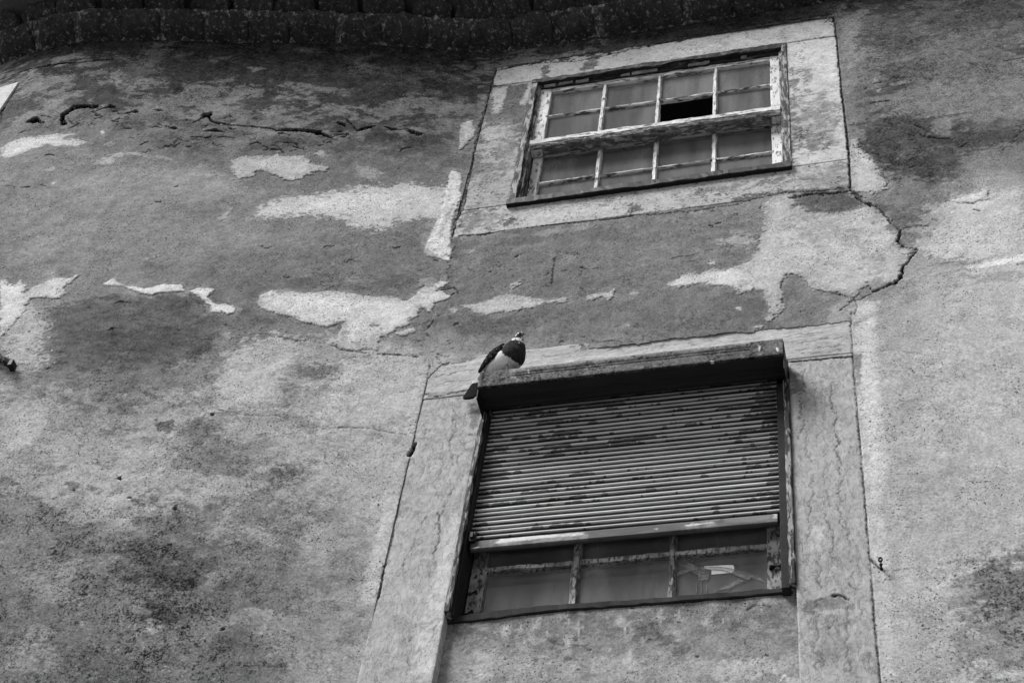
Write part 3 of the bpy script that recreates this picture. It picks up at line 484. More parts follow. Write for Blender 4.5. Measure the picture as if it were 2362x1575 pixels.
([1614,9894,1960,9782,1997,9664,1848,9587,1602,9663],66,40,40,0.7,0),
([1971,9693,2146,9721,2150,9574,1990,9583],120,15,40,0.7,0),
([1544,8938,1667,8868,1869,8707,2130,8707,2282,8666,2274,8599,2030,8578,1765,8495,1600,8639],66,35,30,0.75,0),
([1899,8186,1977,8215,2077,8222,2225,8209,2161,7694,2019,7696,1788,7760,1763,7838,1852,7936,1913,8074],160,10,22,1,1.5),
([1903,8185,1977,8215,2076,8214,2068,8145,2009,8131,1929,8155],176,5,8,1,2.5),
([1922,7672,2017,7682,2162,7705,2222,7709,2215,7654,2155,7650,2012,7634,1935,7637],200,10,6,0.9,1.5),
([1786,7732,1903,7714,2017,7682,1938,7668,1791,7699],128,6,10,0.8,0),
([1803,7657,2012,7634,2152,7625,2142,7545,1998,7506,1822,7598],138,10,36,0.7,0),
([1643,9297,1658,9391,1681,9296],150,4,4,1,2),
([1653,9227,1677,9235,1665,9200],150,4,4,1.0,1.5),
([1756,7899,1792,7803,1795,7744,1759,7795,1742,7828],155,5,8,1.0,1.5),
([1439,7334,1546,7423,1528,6787,1523,6418,1486,6279,1437,6257,1437,6801],178,14,10,0.8,0.5),
([1446,6256,1495,6278,1514,5872,1492,5432,1437,5438,1441,6010],172,20,12,0.6,0.5),
([1430,7156,1466,7149,1456,6963,1434,6933],112,6,8,0.8,0),
([1561,7310,1673,7380,1707,7020,1563,7012],142,40,30,0.6,0),
([1549,6371,1707,6334,1653,6145,1542,6132],140,30,45,0.6,0),
([1806,5864,1949,6001,1908,5668,1821,5689],98,40,45,0.8,0),
([1464,7515,1562,7496,1545,7405,1467,7365,1435,7371],165,5,10,1,1),
([1352,7480,1456,7574,1460,7440,1413,7375,1336,7353],150,4,10,0.6,0),
([-2421,8332,-1971,8548,-1255,8396,-1062,8262,-1635,8082,-2212,8080],138,60,60,0.5,0),
([-2419,8072,-2294,8336,-2106,8422,-2123,8195,-2259,7970],150,40,40,0.5,0),
([-1984,8830,-1572,8854,-1321,8704,-1456,8540,-1813,8598],144,50,60,0.5,0),
([-1062,8262,-557,8398,-448,8194,-698,8019,-1059,8046],106,50,40,0.5,0),
([-1313,7924,-1163,7968,-409,8057,-419,7987,-1178,7857],98,14,30,0.5,0),
([1811,8171,2221,8178,2172,7785,1966,7702,1710,7822],172,40,40,0.6,0),
([-942,8978,-829,8949,-781,8914,-831,8826,-917,8897],150,5,12,0.8,1),
([-1064,7005,-935,7075,-872,6941,-941,6850,-1033,6868],150,30,50,0.6,0),
([-876,7227,-409,7377,-358,7347,-360,6810,-349,6354,-573,6455,-751,6686,-895,6883],174,40,40,0.6,0),
([-2078,6962,-1871,7006,-1579,6829,-1264,6795,-1252,6609,-1604,6612,-1968,6639],165,40,50,0.5,0),
([1631,10021,2442,9946,2348,9193,2017,9163,1635,9318],84,50,50,0.6,0),
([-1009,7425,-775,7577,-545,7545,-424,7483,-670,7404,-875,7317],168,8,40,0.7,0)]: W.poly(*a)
CRK = [([1477,8393,1504,8321,1526,8259,1574,8208],9,12,34,3),
([1574,8208,1621,8142,1655,8026,1681,7990],6,8,60,3),
([1681,7990,1666,7904,1700,7859,1738,7836],6,9,45,3),
([1738,7836,1701,7765,1674,7727,1667,7686],5,9,32,2),
([1668,7693,1662,7652,1634,7609],9,12,30,3),
([1634,7609,1585,7584,1536,7566],6,8,32,3),
([1536,7566,1529,7588,1523,7607],4,5,50,2),
([1695,8010,1744,8014,1801,8008],5,4,70,4),
([1480,10077,1486,9862,1488,9217,1494,8738,1487,8389],6,10,38,1.5),
([1529,10055,1448,10082,1429,10063],4,5,60,1.5),
([-363,10070,-375,9501,-377,9197,-368,8684,-377,8603],5,6,64,3),
([-377,8603,-391,8530,-388,8399],5,6,80,3),
([-354,8405,-246,8394,-47,8397,242,8390,484,8390],7,8,55,2),
([484,8390,690,8364,971,8371,1170,8415,1483,8379],5,5,72,4),
([1228,8364,1327,8377,1423,8354,1491,8355,1545,8288],10,8,50,5),
([-379,10042,-154,10067,118,10008,379,10051,498,10064,851,10101,1201,10103,1471,10095],8,8,38,4),
([-351,7389,-352,7179,-353,7085,-347,6844,-353,6594,-347,6354],1.4,3,78,1.4),
([-347,6354,-347,6281,-346,6255],3,4,60,2),
([-350,6196,-349,6098,-345,6007],3.5,6,40,1.5),
([-341,6885,-346,6836,-351,6810],14,14,35,2),
([1432,7354,1435,7263,1433,7132,1433,6900,1434,6387,1434,6039],3.2,6,50,1.2),
([1434,6039,1433,5718,1434,5438],3.4,6,48,1.2),
([1449,7437,1438,7394,1432,7354],3,4,60,3),
([1433,6011,1445,5986,1459,5961,1470,5945],4,6,55,1),
([1480,5938,1567,5936,1611,5943,1712,5952,1840,5945,1942,5941],2.2,2,105,2.5),
([1465,7157,1592,7154,1737,7088,1894,7011,2066,6932],1.8,2,120,2.5),
([-2081,7201,-1988,7174,-1893,7177,-1821,7177,-1771,7152,-1638,7166,-1550,7129,-1437,7062,-1310,7070,-1192,7018,-1094,6994],2.2,3,88,2.5),
([-1172,7004,-1066,6991,-912,6993,-805,6939,-746,6924],2.2,3,95,2.5),
([-746,6924,-649,6944,-545,6956,-483,6951,-380,6938],2.6,4,85,2),
([-1284,7600,-1215,7568,-1160,7542,-1058,7545,-954,7510,-839,7504],3.5,4,72,3),
([-839,7504,-776,7487,-742,7461,-681,7455,-623,7456,-540,7455,-493,7456],3.5,6,45,2),
([-493,7456,-416,7453,-383,7432,-362,7412,-349,7383],3,5,50,2),
([-3174,9994,-3008,10012,-2865,10002],6,10,22,2),
([-2867,10008,-2662,9984,-2545,10015,-2478,10015],8,12,22,2),
([-3286,10271,-3099,10254,-2979,10242,-2831,10219],6,5,38,5),
([-3017,9851,-2999,9694,-2983,9510],5,6,55,3),
([-2992,9619,-2970,9504,-2940,9399],5,6,50,2),
([-3118,9855,-3027,9875],3,4,60,1),
([2195,9388,2291,9344,2367,9345],3,4,50,2),
([1695,9021,1739,8994,1768,8895,1784,8872],4,4,52,3),
([1806,8863,1831,8841,1855,8803],6,7,30,2),
([1822,8782,1841,8750,1871,8733],6,7,38,2),
([1883,8725,1913,8710,1952,8711],6,6,35,2),
([1957,8719,2044,8713,2103,8697,2173,8704,2289,8716],3,3,68,4),
([1618,9112,1665,9118,1711,9114],5,5,48,2),
([1689,9353,1780,9316,1863,9301,1941,9239],4,4,62,5),
([1899,8183,1937,8149,2009,8128],2.5,4,60,2),
([2000,8077,2023,8063],6,6,55,1),
([671,7997,723,8006,775,8005,833,8028,890,8036,953,8042,999,8042],2.6,3,58,3),
([1303,7626,1366,7590,1418,7561,1459,7535],2.4,3,62,2),
([1772,7705,1799,7711,1879,7708],3,3,75,2),
([1398,7461,1432,7508,1490,7519,1534,7552],6,4,70,4),
([1459,7530,1467,7474,1458,7413,1432,7356],2.4,4,62,2),
([1234,8346,1282,8389,1340,8364,1375,8367,1455,8342],4,6,45,4),
([1329,8307,1345,8347,1398,8361],4,5,48,4),
([876,8232,894,8238],8,6,35,1),
([810,8338,827,8356,869,8341,905,8327],3,3,65,4),
([567,8395,629,8375,689,8377,725,8374],3,4,60,3),
([249,8014,273,8009,292,7995,313,7986],4,5,48,2),
([325,7989,348,7992],3,3,60,1),
([193,8139,235,8135,247,8119],3,3,62,2),
([297,7916,317,7923,332,7919],3,3,60,1),
([361,7937,387,7927],3,3,70,2),
([143,7913,141,7966,140,8036,141,8115],5,4,66,2),
([360,7447,380,7428,404,7431,456,7425],4,5,45,2),
([265,7426,294,7428,332,7425],3,3,66,3),
([669,7994,703,8007,779,8008],3,4,56,2),
([-385,7728,-398,7667,-414,7650],4,4,48,2),
([-451,7571,-408,7567,-388,7596,-399,7626],4,4,48,2),
([-382,7951,-321,7973,-296,7914],6,8,32,2),
([-368,7939,-332,7910,-314,7923],5,6,40,2),
([-347,7436,-292,7393,-262,7403],4,4,66,4),
([-1810,7722,-1790,7742,-1740,7742],4,4,55,3),
([-2121,7663,-2081,7676,-2059,7667],3,4,62,2),
([-391,8207,-364,8149,-371,8104,-355,8037],3.5,5,58,3),
([-1410,6937,-1386,6894,-1388,6858],6,3,92,4),
([-1615,6644,-1572,6642,-1508,6615],2.5,2,100,2),
([-2676,8686,-2629,8686,-2575,8665],3,4,55,2),
([-2550,8669,-2513,8673],6,5,40,1),
([-2532,8976,-2513,8988,-2486,8977],5,5,48,1),
([-1728,9354,-1660,9330,-1589,9324,-1477,9310,-1427,9294,-1389,9262],5,12,18,1.5),
([-1391,9268,-1356,9289,-1264,9288,-1176,9270,-1108,9211],5.5,12,18,1.5),
([-2549,9301,-2587,9407,-2558,9457,-2545,9492,-2418,9501],5,12,20,1.5),
([-2412,9430,-2360,9470,-2300,9456],5,8,30,2),
([-1108,9211,-1078,9237,-1033,9249],3,6,40,2),
([-1061,9406,-980,9286,-952,9320,-902,9348],5,10,24,2),
([-855,9350,-789,9321,-732,9337,-654,9302],5,10,28,2),
([-1805,9412,-1761,9360,-1718,9343],9,14,16,1.5),
([-1859,9347,-1833,9367,-1820,9411],7,12,18,1),
([-1831,9204,-1784,9199,-1735,9187],4,5,45,2),
([-1690,9193,-1654,9206,-1606,9197],5,6,30,1),
([-2074,9100,-2062,9126,-2043,9142],5,6,34,1),
([-1897,9100,-1891,9121,-1875,9140],5,6,34,1),
([-1953,9108,-1916,9114],4,5,42,1),
([-1390,9087,-1337,9086],5,5,36,2),
([-1373,9146,-1311,9141,-1250,9144,-1128,9137],4,4,50,4),
([-1507,9133,-1479,9159,-1455,9140],5,6,38,1),
([-2207,9273,-2168,9273],4,4,55,1),
([-2063,9288,-2044,9305,-2016,9288],5,5,45,1),
([-2428,9429,-2351,9384,-2394,9367],6,5,55,4),
([-1114,9264,-1061,9265],4,5,42,1),
([-2764,9228,-2736,9245,-2695,9246],3,4,60,2),
([-1847,8569,-1824,8567],6,5,50,2),
([-1795,8708,-1775,8715],5,4,60,2),
([-743,9126,-728,9161,-692,9179],4,4,52,2),
([-667,9189,-602,9192,-568,9178],3,3,66,2),
([-2505,9292,-2496,9298,-2482,9288,-2472,9293],2.6558498027585458,2.7246105296071996,51.544886796896094,3.0),
([-1700,9341,-1686,9322,-1676,9325,-1667,9329,-1657,9329],3.949283851347931,2.0977475737455338,31.477352520585786,3.0),
([-1908,9371,-1899,9383,-1881,9362],3.4371851233116857,6.746532021566951,56.51135237325753,3.0),
([-1665,9446,-1645,9455,-1621,9448,-1596,9438],2.8471383863271553,3.3285231972797087,54.360101738355496,3.0),
([-2514,9286,-2496,9295,-2472,9287],1.8143030217058898,2.850459248814622,37.83904722589546,3.0),
([-1718,9386,-1698,9397,-1684,9432,-1656,9405],2.0212801887381806,6.588919020783514,31.54493098474005,3.0),
([-1913,9431,-1904,9440,-1892,9436,-1883,9442],2.1791346786721815,6.266535910143577,48.386492489693595,3.0),
([-2694,9406,-2665,9386,-2644,9388],3.4108511372442125,6.5572259176004115,42.28826475860313,3.0),
([-1654,9305,-1636,9295,-1618,9291],2.1383381446723386,5.841278915135842,26.347940839830343,3.0),
([-1925,9271,-1921,9277,-1915,9272,-1909,9273],1.522453038019441,2.4696941445276277,26.860778106891047,3.0),
([-2217,9393,-2213,9394,-2210,9399,-2206,9398,-2201,9396],3.253253179915089,4.524398597846514,51.34911231938347,3.0),
([-2624,9271,-2607,9264,-2584,9236,-2573,9247],1.7309898231327483,5.63071556764671,59.67644895636229,3.0),
([-1799,9287,-1790,9291,-1784,9310,-1775,9312,-1769,9332],4.521282187733769,3.776129270542968,36.81534208633472,3.0),
([-1630,9424,-1627,9431,-1625,9439,-1621,9438,-1617,9442],1.966652157044599,2.2440997832082314,40.75314004294097,3.0),
([-2416,9281,-2414,9309,-2395,9281,-2396,9320,-2379,9298],1.9340817932065755,4.24870125304191,47.50832021079864,3.0),
([-2037,9331,-2015,9313,-1998,9310,-1976,9288,-1969,9326],4.177254504935131,5.582085935228374,29.083734548168522,3.0),
([-2532,9361,-2493,9307,-2477,9329,-2446,9302],2.0869558563737916,6.756192454270675,36.95180286093732,3.0),
([-2397,9272,-2391,9273,-2384,9269,-2377,9268,-2370,9265],3.3138172069651333,2.4947923194042114,59.15592316289799,3.0),
([-2464,9337,-2452,9353,-2435,9354],1.7027974331480573,6.864198502487041,32.47029266833924,3.0),
([-2310,9410,-2297,9410,-2286,9416],2.0306989413902725,4.874443411915517,54.008697544625576,3.0),
([-2055,9352,-2049,9345,-2048,9356,-2040,9344,-2037,9345],3.9203845463604745,3.689977614309882,35.17077728523327,3.0),
([-2315,9375,-2302,9361,-2296,9369],3.1899508005618973,3.3762438178344487,52.83570575869001,3.0),
([-2279,9413,-2269,9408,-2263,9418,-2257,9424],2.3977279950879744,4.662751474715918,47.35970939582455,3.0),
([-2492,9267,-2480,9274,-2474,9301,-2457,9291],4.288804402797831,6.850882266105372,39.26496007401556,3.0),
([-1669,9319,-1648,9300,-1629,9285],4.5132727833328445,4.5025247365866035,40.02664288157398,3.0),
([-2447,9322,-2439,9334,-2426,9328,-2410,9310],1.645582760722426,2.1349941235663943,40.38031263989995,3.0),
([-2078,9406,-2074,9411,-2074,9437,-2065,9428,-2059,9427],3.412648002218285,3.264758414938745,40.6244039097495,3.0),
([-2287,9345,-2264,9325,-2248,9325],3.684837656799133,6.967288269047204,38.813679805681424,3.0),
([-2309,9423,-2288,9429,-2258,9402,-2244,9432],4.009643744301586,4.499171507871859,41.69079250131952,3.0),
([-2279,9304,-2274,9342,-2244,9297,-2231,9309,-2207,9284],1.4625516171482258,3.539882989552285,47.54485129129935,3.0),
([-1981,9091,-1961,9077,-1944,9074],3.5337871153766303,3.675517816893951,54.07487456327715,3.0),
([-1768,9215,-1763,9231,-1757,9238,-1748,9235],2.708758022330221,4.503142302391193,64.7153354336231,3.0),
([-1742,9119,-1729,9130,-1715,9140],1.2675802312609916,5.215932655992209,47.46822742135151,3.0),
([-1926,9128,-1904,9106,-1902,9160,-1891,9184,-1871,9169],4.080978989009361,3.1050805282154412,35.79971027126868,3.0),
([-1608,9272,-1587,9269,-1563,9254],1.5272668945204306,3.0183673140347773,51.60885052988234,3.0),
([-1268,9177,-1263,9178,-1258,9184,-1252,9177],3.1708657669971507,2.910700821800046,63.49170003666899,3.0),
([-2042,9034,-2032,9036,-2024,9043,-2019,9061,-2004,9045],3.9900739498136613,2.6899697614256772,56.519941934038926,3.0),
([-1826,9188,-1816,9177,-1811,9191,-1800,9180,-1789,9169],1.3588591775375338,5.130752008576039,52.679981017283225,3.0),
([-1666,9111,-1660,9106,-1655,9108,-1647,9100],2.045550330756079,3.7732352960275906,60.76104058893726,3.0),
([-1934,9105,-1925,9096,-1922,9106,-1915,9102,-1914,9121],3.6447867362865525,3.520580438064118,51.035683355582314,3.0),
([-1270,9143,-1243,9112,-1223,9110],4.165231104813305,6.467937730633832,59.99488440764863,3.0),
([-1126,9211,-1094,9210,-1057,9185],1.6654038833423768,2.0200672728703988,35.14615319402675,3.0),
([-1645,9111,-1636,9108,-1627,9102],2.5319430845476694,5.642660921592929,35.939164083412976,3.0),
([-1769,9119,-1758,9118,-1747,9115,-1735,9113],3.982921094533726,3.393464237242867,58.636959325487226,3.0),
([-2158,9183,-2149,9180,-2139,9176,-2130,9174],3.6385312883132546,5.036644487114266,38.75148635592397,3.0),
([-1953,9083,-1944,9100,-1931,9101,-1923,9121],3.992442733595955,5.848939049038224,38.43827901678118,3.0),
([-1131,9175,-1116,9162,-1105,9175,-1089,9160],3.088603930578916,6.522475224331613,63.71636742110695,3.0),
([-1281,9121,-1246,9105,-1213,9098],4.433018061168868,6.826327076530747,46.98329370513865,3.0),
([-1570,9240,-1540,9204,-1513,9178,-1494,9193],4.3225883975445205,5.268763956184897,50.98158436192057,3.0),
([-1328,9215,-1323,9213,-1317,9212,-1309,9201],2.8088063951615316,5.856888159918446,55.319771628489605,3.0),
([-1813,9133,-1803,9133,-1794,9138,-1783,9135,-1773,9137],4.030754641823311,4.405240998546734,52.28935493671122,3.0),
([-1856,9159,-1851,9156,-1847,9156,-1842,9150,-1838,9151],3.856771677480352,3.185137876885871,46.62724105827883,3.0),
([-1703,9146,-1683,9117,-1670,9122,-1658,9128],3.651549300109883,5.324499236688891,45.50723995802042,3.0),
([-1834,9109,-1820,9102,-1810,9111],4.245456129284279,6.318451292281622,35.51203028394727,3.0),
([-1426,9076,-1422,9087,-1414,9078,-1410,9089,-1406,9099],2.549511249970977,6.103788111456888,47.76744463079654,3.0),
([-2125,9217,-2116,9207,-2113,9219,-2106,9213,-2102,9223],1.3345851584602282,6.830952226414754,59.22003208248695,3.0),
([-1796,9158,-1785,9168,-1778,9198,-1765,9199],2.285116737080777,2.5070921576134477,45.546428501627254,3.0),
([-1437,9114,-1430,9118,-1420,9112,-1412,9113,-1400,9092],3.855172502945213,6.619419900219529,58.440267002437665,3.0),
([-1748,9187,-1742,9197,-1734,9198,-1727,9202],4.2854192755605,6.734340632473852,47.959705836021314,3.0),
([-1284,9073,-1275,9080,-1265,9082,-1254,9082],4.485447114836942,4.567328602068756,48.689560738303456,3.0),
([-1172,9138,-1158,9125,-1148,9136],2.139232532534035,3.0305299244316495,37.718423009273245,3.0),
([-1408,9275,-1388,9288,-1368,9296,-1344,9286],4.3341034421568985,5.437933763720181,60.344179011319696,3.0),
([-1895,9151,-1884,9163,-1872,9170,-1854,9150],3.2032255881806204,3.5751720572017422,55.995247675278826,3.0),
([-1396,9117,-1375,9121,-1349,9099,-1318,9055],4.015121381706146,4.558067956880468,37.49514160464675,3.0),
([-820,9371,-814,9374,-808,9381],2.052823832928675,4.428624889597354,54.272514280995146,3.0),
([-702,9370,-690,9387,-680,9413],1.2511912959224016,6.898513006376567,64.07590387288838,3.0),
([-1112,9361,-1103,9352,-1097,9357],4.101349906937394,3.5691308323612523,61.677857910226635,3.0),
([-1087,9339,-1077,9335,-1067,9329,-1057,9319,-1047,9313],2.99736486732644,5.179787790108179,52.48650284737753,3.0),
([-923,9270,-913,9267,-906,9281,-897,9283],4.026990974554278,4.595224135978754,47.940610333598784,3.0),
([-826,9369,-811,9365,-803,9404,-794,9437,-778,9432],3.490048378952279,2.334555854226237,44.698515525335694,3.0),
([-764,9366,-758,9365,-753,9363,-747,9359,-741,9356],1.7831512649323407,3.767225372964546,38.81018371758866,3.0),
([-906,9293,-902,9309,-892,9295,-886,9302,-878,9296],3.0248165079089153,3.614690370865902,54.372047429281736,3.0),
([-1043,9225,-1032,9230,-1026,9259,-1009,9234],4.510713115996342,5.405949041150782,39.07878723666944,3.0),
([-1053,9310,-1026,9321,-993,9295],1.6684715617747767,5.2520644682824384,34.06295394711487,3.0),
([-1105,9244,-1088,9232,-1074,9234],1.8019445076440963,3.7859754607150027,46.68156840022952,3.0),
([-789,9377,-775,9375,-762,9389,-746,9374,-735,9398],3.9312105418901986,3.7491050207649868,56.80017987030071,3.0),
([-2576,8947,-2573,8950,-2569,8952,-2564,8951],1.2561700012127495,6.473839317346502,70.81013046034694,3.0),
([-2704,8894,-2699,8894,-2692,8887,-2687,8885],2.0818401241178774,4.823474949739666,54.79698221625898,3.0),
([-2684,8728,-2680,8729,-2680,8741,-2675,8737],1.81195213381922,3.420215966647306,75.34417539252863,3.0),
([-2628,8709,-2620,8705,-2612,8702,-2607,8706],3.338670141275175,6.300093762148619,75.41725998370632,3.0),
([-2682,8746,-2664,8727,-2657,8737,-2644,8729],1.538151583248494,3.159007810191131,69.2247869808417,3.0),
([-2468,8686,-2451,8682,-2433,8675],4.4321712543415295,5.987240360619046,50.11373870584464,3.0),
([-2457,8768,-2444,8779,-2431,8786],3.918576488330574,3.3756385149124166,77.40137306683849,3.0),
([-2712,8906,-2705,8904,-2702,8915,-2692,8905],4.00971743377658,4.233000401692783,60.77131468712881,3.0),
([1674,9373,1685,9372,1695,9347,1706,9351,1717,9335],4.534133427061051,3.4474372454269573,62.281995563337155,3.0),
([1673,9298,1677,9296,1682,9310,1686,9296,1690,9298],1.5434458780569928,4.634787309755882,57.9652991397181,3.0),
([1664,9416,1679,9419,1693,9397,1708,9396],2.750327466628306,4.938010727870672,63.22915832510309,3.0),
([1890,9200,1898,9192,1907,9190,1915,9173],2.8929634958672077,3.22024983992266,74.28433516854324,3.0),
([1573,9418,1577,9414,1581,9408,1586,9422,1590,9412],1.236266534368468,2.7540267327838257,79.99332673681735,3.0),
([1592,9323,1607,9339,1621,9341],3.2499961223334433,2.7416951624575403,57.69084554048621,3.0),
([1728,9320,1744,9327,1758,9310,1775,9343],4.112077115576194,6.289005905687301,80.94178698531204,3.0),
([1756,9214,1763,9207,1770,9199,1778,9205],1.4904566631638458,3.6756810734729988,59.251728780004505,3.0),
([1663,9261,1668,9264,1673,9252],4.3478901296837345,2.1017132841495263,57.32534067354196,3.0),
([1844,9328,1859,9339,1874,9348],1.3984659037081606,2.6211583039272965,69.31940921563523,3.0),
([1579,9260,1593,9251,1608,9263],2.754916327417953,6.978039091643172,56.902976625820166,3.0),
([1645,9348,1658,9367,1668,9359],1.4021327564649,2.690397712245442,72.42967312497389,3.0),
([1827,9279,1832,9273,1838,9270],3.9917004997511194,3.0037762983071516,65.52894281410971,3.0),
([1833,9245,1839,9249,1845,9251,1850,9249],2.19325060228642,4.74814132491931,78.68797273601189,3.0),
([1704,9249,1712,9254,1720,9250],2.2695750912870025,6.137233742830361,58.349984876280566,3.0),
([1777,9234,1791,9225,1803,9182,1817,9173],4.128195452770611,5.51790350939457,75.80206757908857,3.0),
([1698,9367,1705,9379,1710,9377],1.5534211360342058,2.7999087362288746,70.61314339925336,3.0),
([1684,9248,1692,9241,1701,9238],2.697248652208069,4.5744441429205684,78.0107128978186,3.0),
([1570,9385,1572,9379,1575,9381,1578,9374,1581,9377],3.901035090850484,4.236576686167478,65.30829861822802,3.0),
([1605,9351,1610,9339,1616,9336,1621,9337],1.9518835278620206,5.600345917749726,71.12108580132409,3.0),
([1580,9392,1589,9385,1597,9371,1607,9369],1.4398248917741054,6.7328244970446995,78.4168371347366,3.0),
([1720,9364,1725,9361,1731,9354,1735,9343],2.5954380653601117,3.3732518103095517,71.50954316126507,3.0),
([1616,8589,1619,8583,1623,8588,1626,8584,1630,8589],1.303175851867528,4.8326377348927885,55.7032625338919,3.0),
([1602,8664,1610,8648,1618,8648,1625,8636],3.593565914214076,6.7630895502090125,59.06573605826892,3.0),
([1590,8652,1604,8670,1616,8643,1627,8611],3.84147960412312,4.267243853947205,56.04240788030403,3.0),
([1539,8914,1549,8930,1557,8926,1565,8919],3.5947392366120923,5.580725338180498,63.72159442871584,3.0),
([1795,8699,1800,8699,1805,8706],3.710625407695823,6.977487537596328,60.45512189625569,3.0),
([1573,8678,1576,8676,1578,8675,1580,8668,1583,8670],2.300604261916431,5.409485321892479,39.95402026058484,3.0),
([1624,8570,1631,8551,1640,8565,1648,8556],2.238599033873939,2.085383171751652,52.966767240980204,3.0),
([1786,8653,1789,8654,1793,8654,1795,8646],3.3521405352229294,4.052028621442714,42.02265220776988,3.0),
([1578,8711,1591,8705,1603,8706],2.9139125881053767,3.2483980773661023,43.61210006746553,3.0),
([1772,8736,1776,8734,1778,8729,1782,8734],3.3691112111010346,3.3462716104839134,45.38177569806588,3.0),
([1651,8909,1654,8901,1657,8901,1661,8897],2.742066988084413,6.509120546262148,41.21089261651836,3.0),
([1517,8753,1536,8727,1557,8741],1.3499922421080504,6.46049803021079,46.765850323167335,3.0),
([1557,8862,1561,8855,1565,8859,1568,8855,1572,8854],1.8451253284600706,4.38913432945918,66.70887117943211,3.0),
([1753,8804,1760,8810,1768,8821,1774,8808],2.600623363058861,6.814571382479031,61.354854628196165,3.0),
([1827,8772,1833,8766,1838,8757,1844,8748,1851,8760],4.486312224266511,2.1797093795863134,55.07389047316421,3.0),
([1716,8649,1719,8641,1722,8647,1725,8643],4.267591388958229,3.3720332415513434,57.1916496744791,3.0),
([1538,8660,1545,8662,1551,8669,1558,8675,1563,8662],1.271349492472456,4.807299560146364,58.18842377118969,3.0),
([1709,8541,1713,8535,1715,8522,1719,8527,1723,8529],3.6822132203408398,6.227918901142481,63.748384537879446,3.0),
([1837,8812,1842,8812,1847,8810],4.276221443809895,3.9253903343033283,64.6874001905761,3.0),
([1772,8782,1780,8761,1790,8759,1800,8761,1810,8761],3.113149164048125,2.939379258678648,53.86377495352325,3.0),
([1681,8618,1688,8612,1695,8612],3.9303432251246946,4.744599178774447,47.28173127184856,3.0),
([1675,8563,1684,8550,1693,8543,1703,8545,1713,8548],2.477781707365577,4.311218301046297,49.68138101140211,3.0),
([1694,8544,1703,8542,1712,8529],2.752987564097916,4.260270519438016,62.972013739141275,3.0),
([1789,8757,1792,8759,1796,8766,1799,8762],1.9453727136722407,4.467973797612354,43.506444785560035,3.0),
([1629,8878,1634,8876,1639,8872],1.2726910295381233,3.7774056275008117,44.93722301425753,3.0),
([1721,8520,1733,8510,1746,8502,1759,8511],1.6487525862309633,4.789844749524528,58.63224900670383,3.0),
([1825,8909,1828,8909,1832,8911,1835,8912],2.7025549278938232,5.990854889900672,62.432126975332636,3.0),
([1819,8511,1824,8504,1829,8508,1834,8512,1838,8498],2.2888985649013027,3.685639837308944,53.498944976905136,3.0),
([1618,8741,1631,8737,1645,8743,1659,8747],2.91619258873889,4.852538628679772,63.75043284972704,3.0),
([1624,8850,1635,8833,1648,8836],2.4630562583012665,2.358443421809885,64.32381188133908,3.0),
([1694,8701,1712,8669,1731,8657],3.90822816759922,2.188199991952974,48.160743124902964,3.0),
([1625,8597,1635,8603,1645,8600,1656,8621,1666,8628],4.4580106846569825,5.428225789928424,62.39897627509259,3.0),
([1819,8804,1825,8792,1832,8784],1.6638905551677399,5.614856678005323,66.69277710676216,3.0),
([1738,8516,1743,8522,1748,8518],2.918665188161879,3.2857551494908517,54.00551357897074,3.0),
([1842,8758,1846,8751,1852,8757,1856,8743],2.5205200429649466,6.52336895971864,63.70474119896069,3.0),
([1710,8670,1718,8670,1726,8670,1736,8689],3.8153657877689344,3.0845532608773247,56.202646907388655,3.0),
([1689,8678,1696,8651,1704,8647,1711,8641],4.497442331948185,3.759716455348377,41.71838177236591,3.0),
([1799,8771,1820,8784,1838,8767],1.6486146512399722,5.905465647999417,59.95358009269748,3.0),
([1661,8882,1669,8882,1677,8872,1685,8858],1.392055140723465,2.343928705721137,53.164827039699105,3.0),
([1777,8747,1795,8723,1813,8708],3.4077784721615476,4.857568210240688,39.841181685824154,3.0),
([1587,8962,1592,8973,1598,8981,1603,8973],2.7703995809797757,6.260274019831432,39.18856845245425,3.0),
([1843,8845,1855,8821,1868,8815,1883,8837],3.3545589584440867,3.507125933791358,54.83140335846451,3.0),
([1767,8557,1788,8576,1807,8572],3.5669351096611255,4.72693236666619,59.89296065763073,3.0),
([1854,8790,1858,8784,1863,8785,1868,8780],1.9411584841514014,5.04252874096791,52.956050143740995,3.0),
([1781,8901,1789,8892,1798,8896,1807,8910],3.1307639209093954,5.968964147879639,40.40092178071605,3.0),
([1758,8496,1771,8494,1785,8507,1797,8495],4.5675020309922125,5.366955088522501,64.43076967822192,3.0),
([1930,8726,1932,8723,1935,8725,1937,8722,1939,8719],1.78602434627099,6.330597818800558,66.15068396076006,3.0),
([2074,8623,2085,8635,2096,8641],4.53986175271161,4.829581677928932,67.70156073951935,3.0),
([1957,8703,1960,8701,1963,8691,1967,8696,1970,8693],4.157074434691261,6.170122565760464,54.872806993845664,3.0),
([2126,8588,2131,8587,2136,8586],2.4973338027709318,2.4161060607971736,65.27735173542578,3.0),
([2034,8634,2052,8624,2074,8642],1.8142155667953175,6.364415574663976,70.34590702401879,3.0),
([2256,8658,2276,8665,2297,8688],2.9319195963739975,5.322289577714796,75.124939570541,3.0),
([1999,8612,2006,8607,2015,8615,2023,8615],1.2630479156339094,3.72798471972649,60.93376638371814,3.0),
([2206,8558,2212,8557,2218,8550,2223,8539],1.4056567961117952,5.2341210654681465,64.213411988378,3.0),
([1998,8637,2005,8641,2011,8641,2018,8642],1.7002127228835597,3.7576807918660897,64.73186138205254,3.0),
([2157,8556,2177,8563,2196,8558],4.123456810709412,2.3035070268881617,56.564224437909175,3.0),
([2006,8619,2017,8614,2030,8618],3.6347431155254073,6.8104536176141774,66.57870556022854,3.0),
([2145,8611,2149,8597,2155,8593,2162,8593],2.077416941623937,3.3603045832073457,57.4686753977147,3.0),
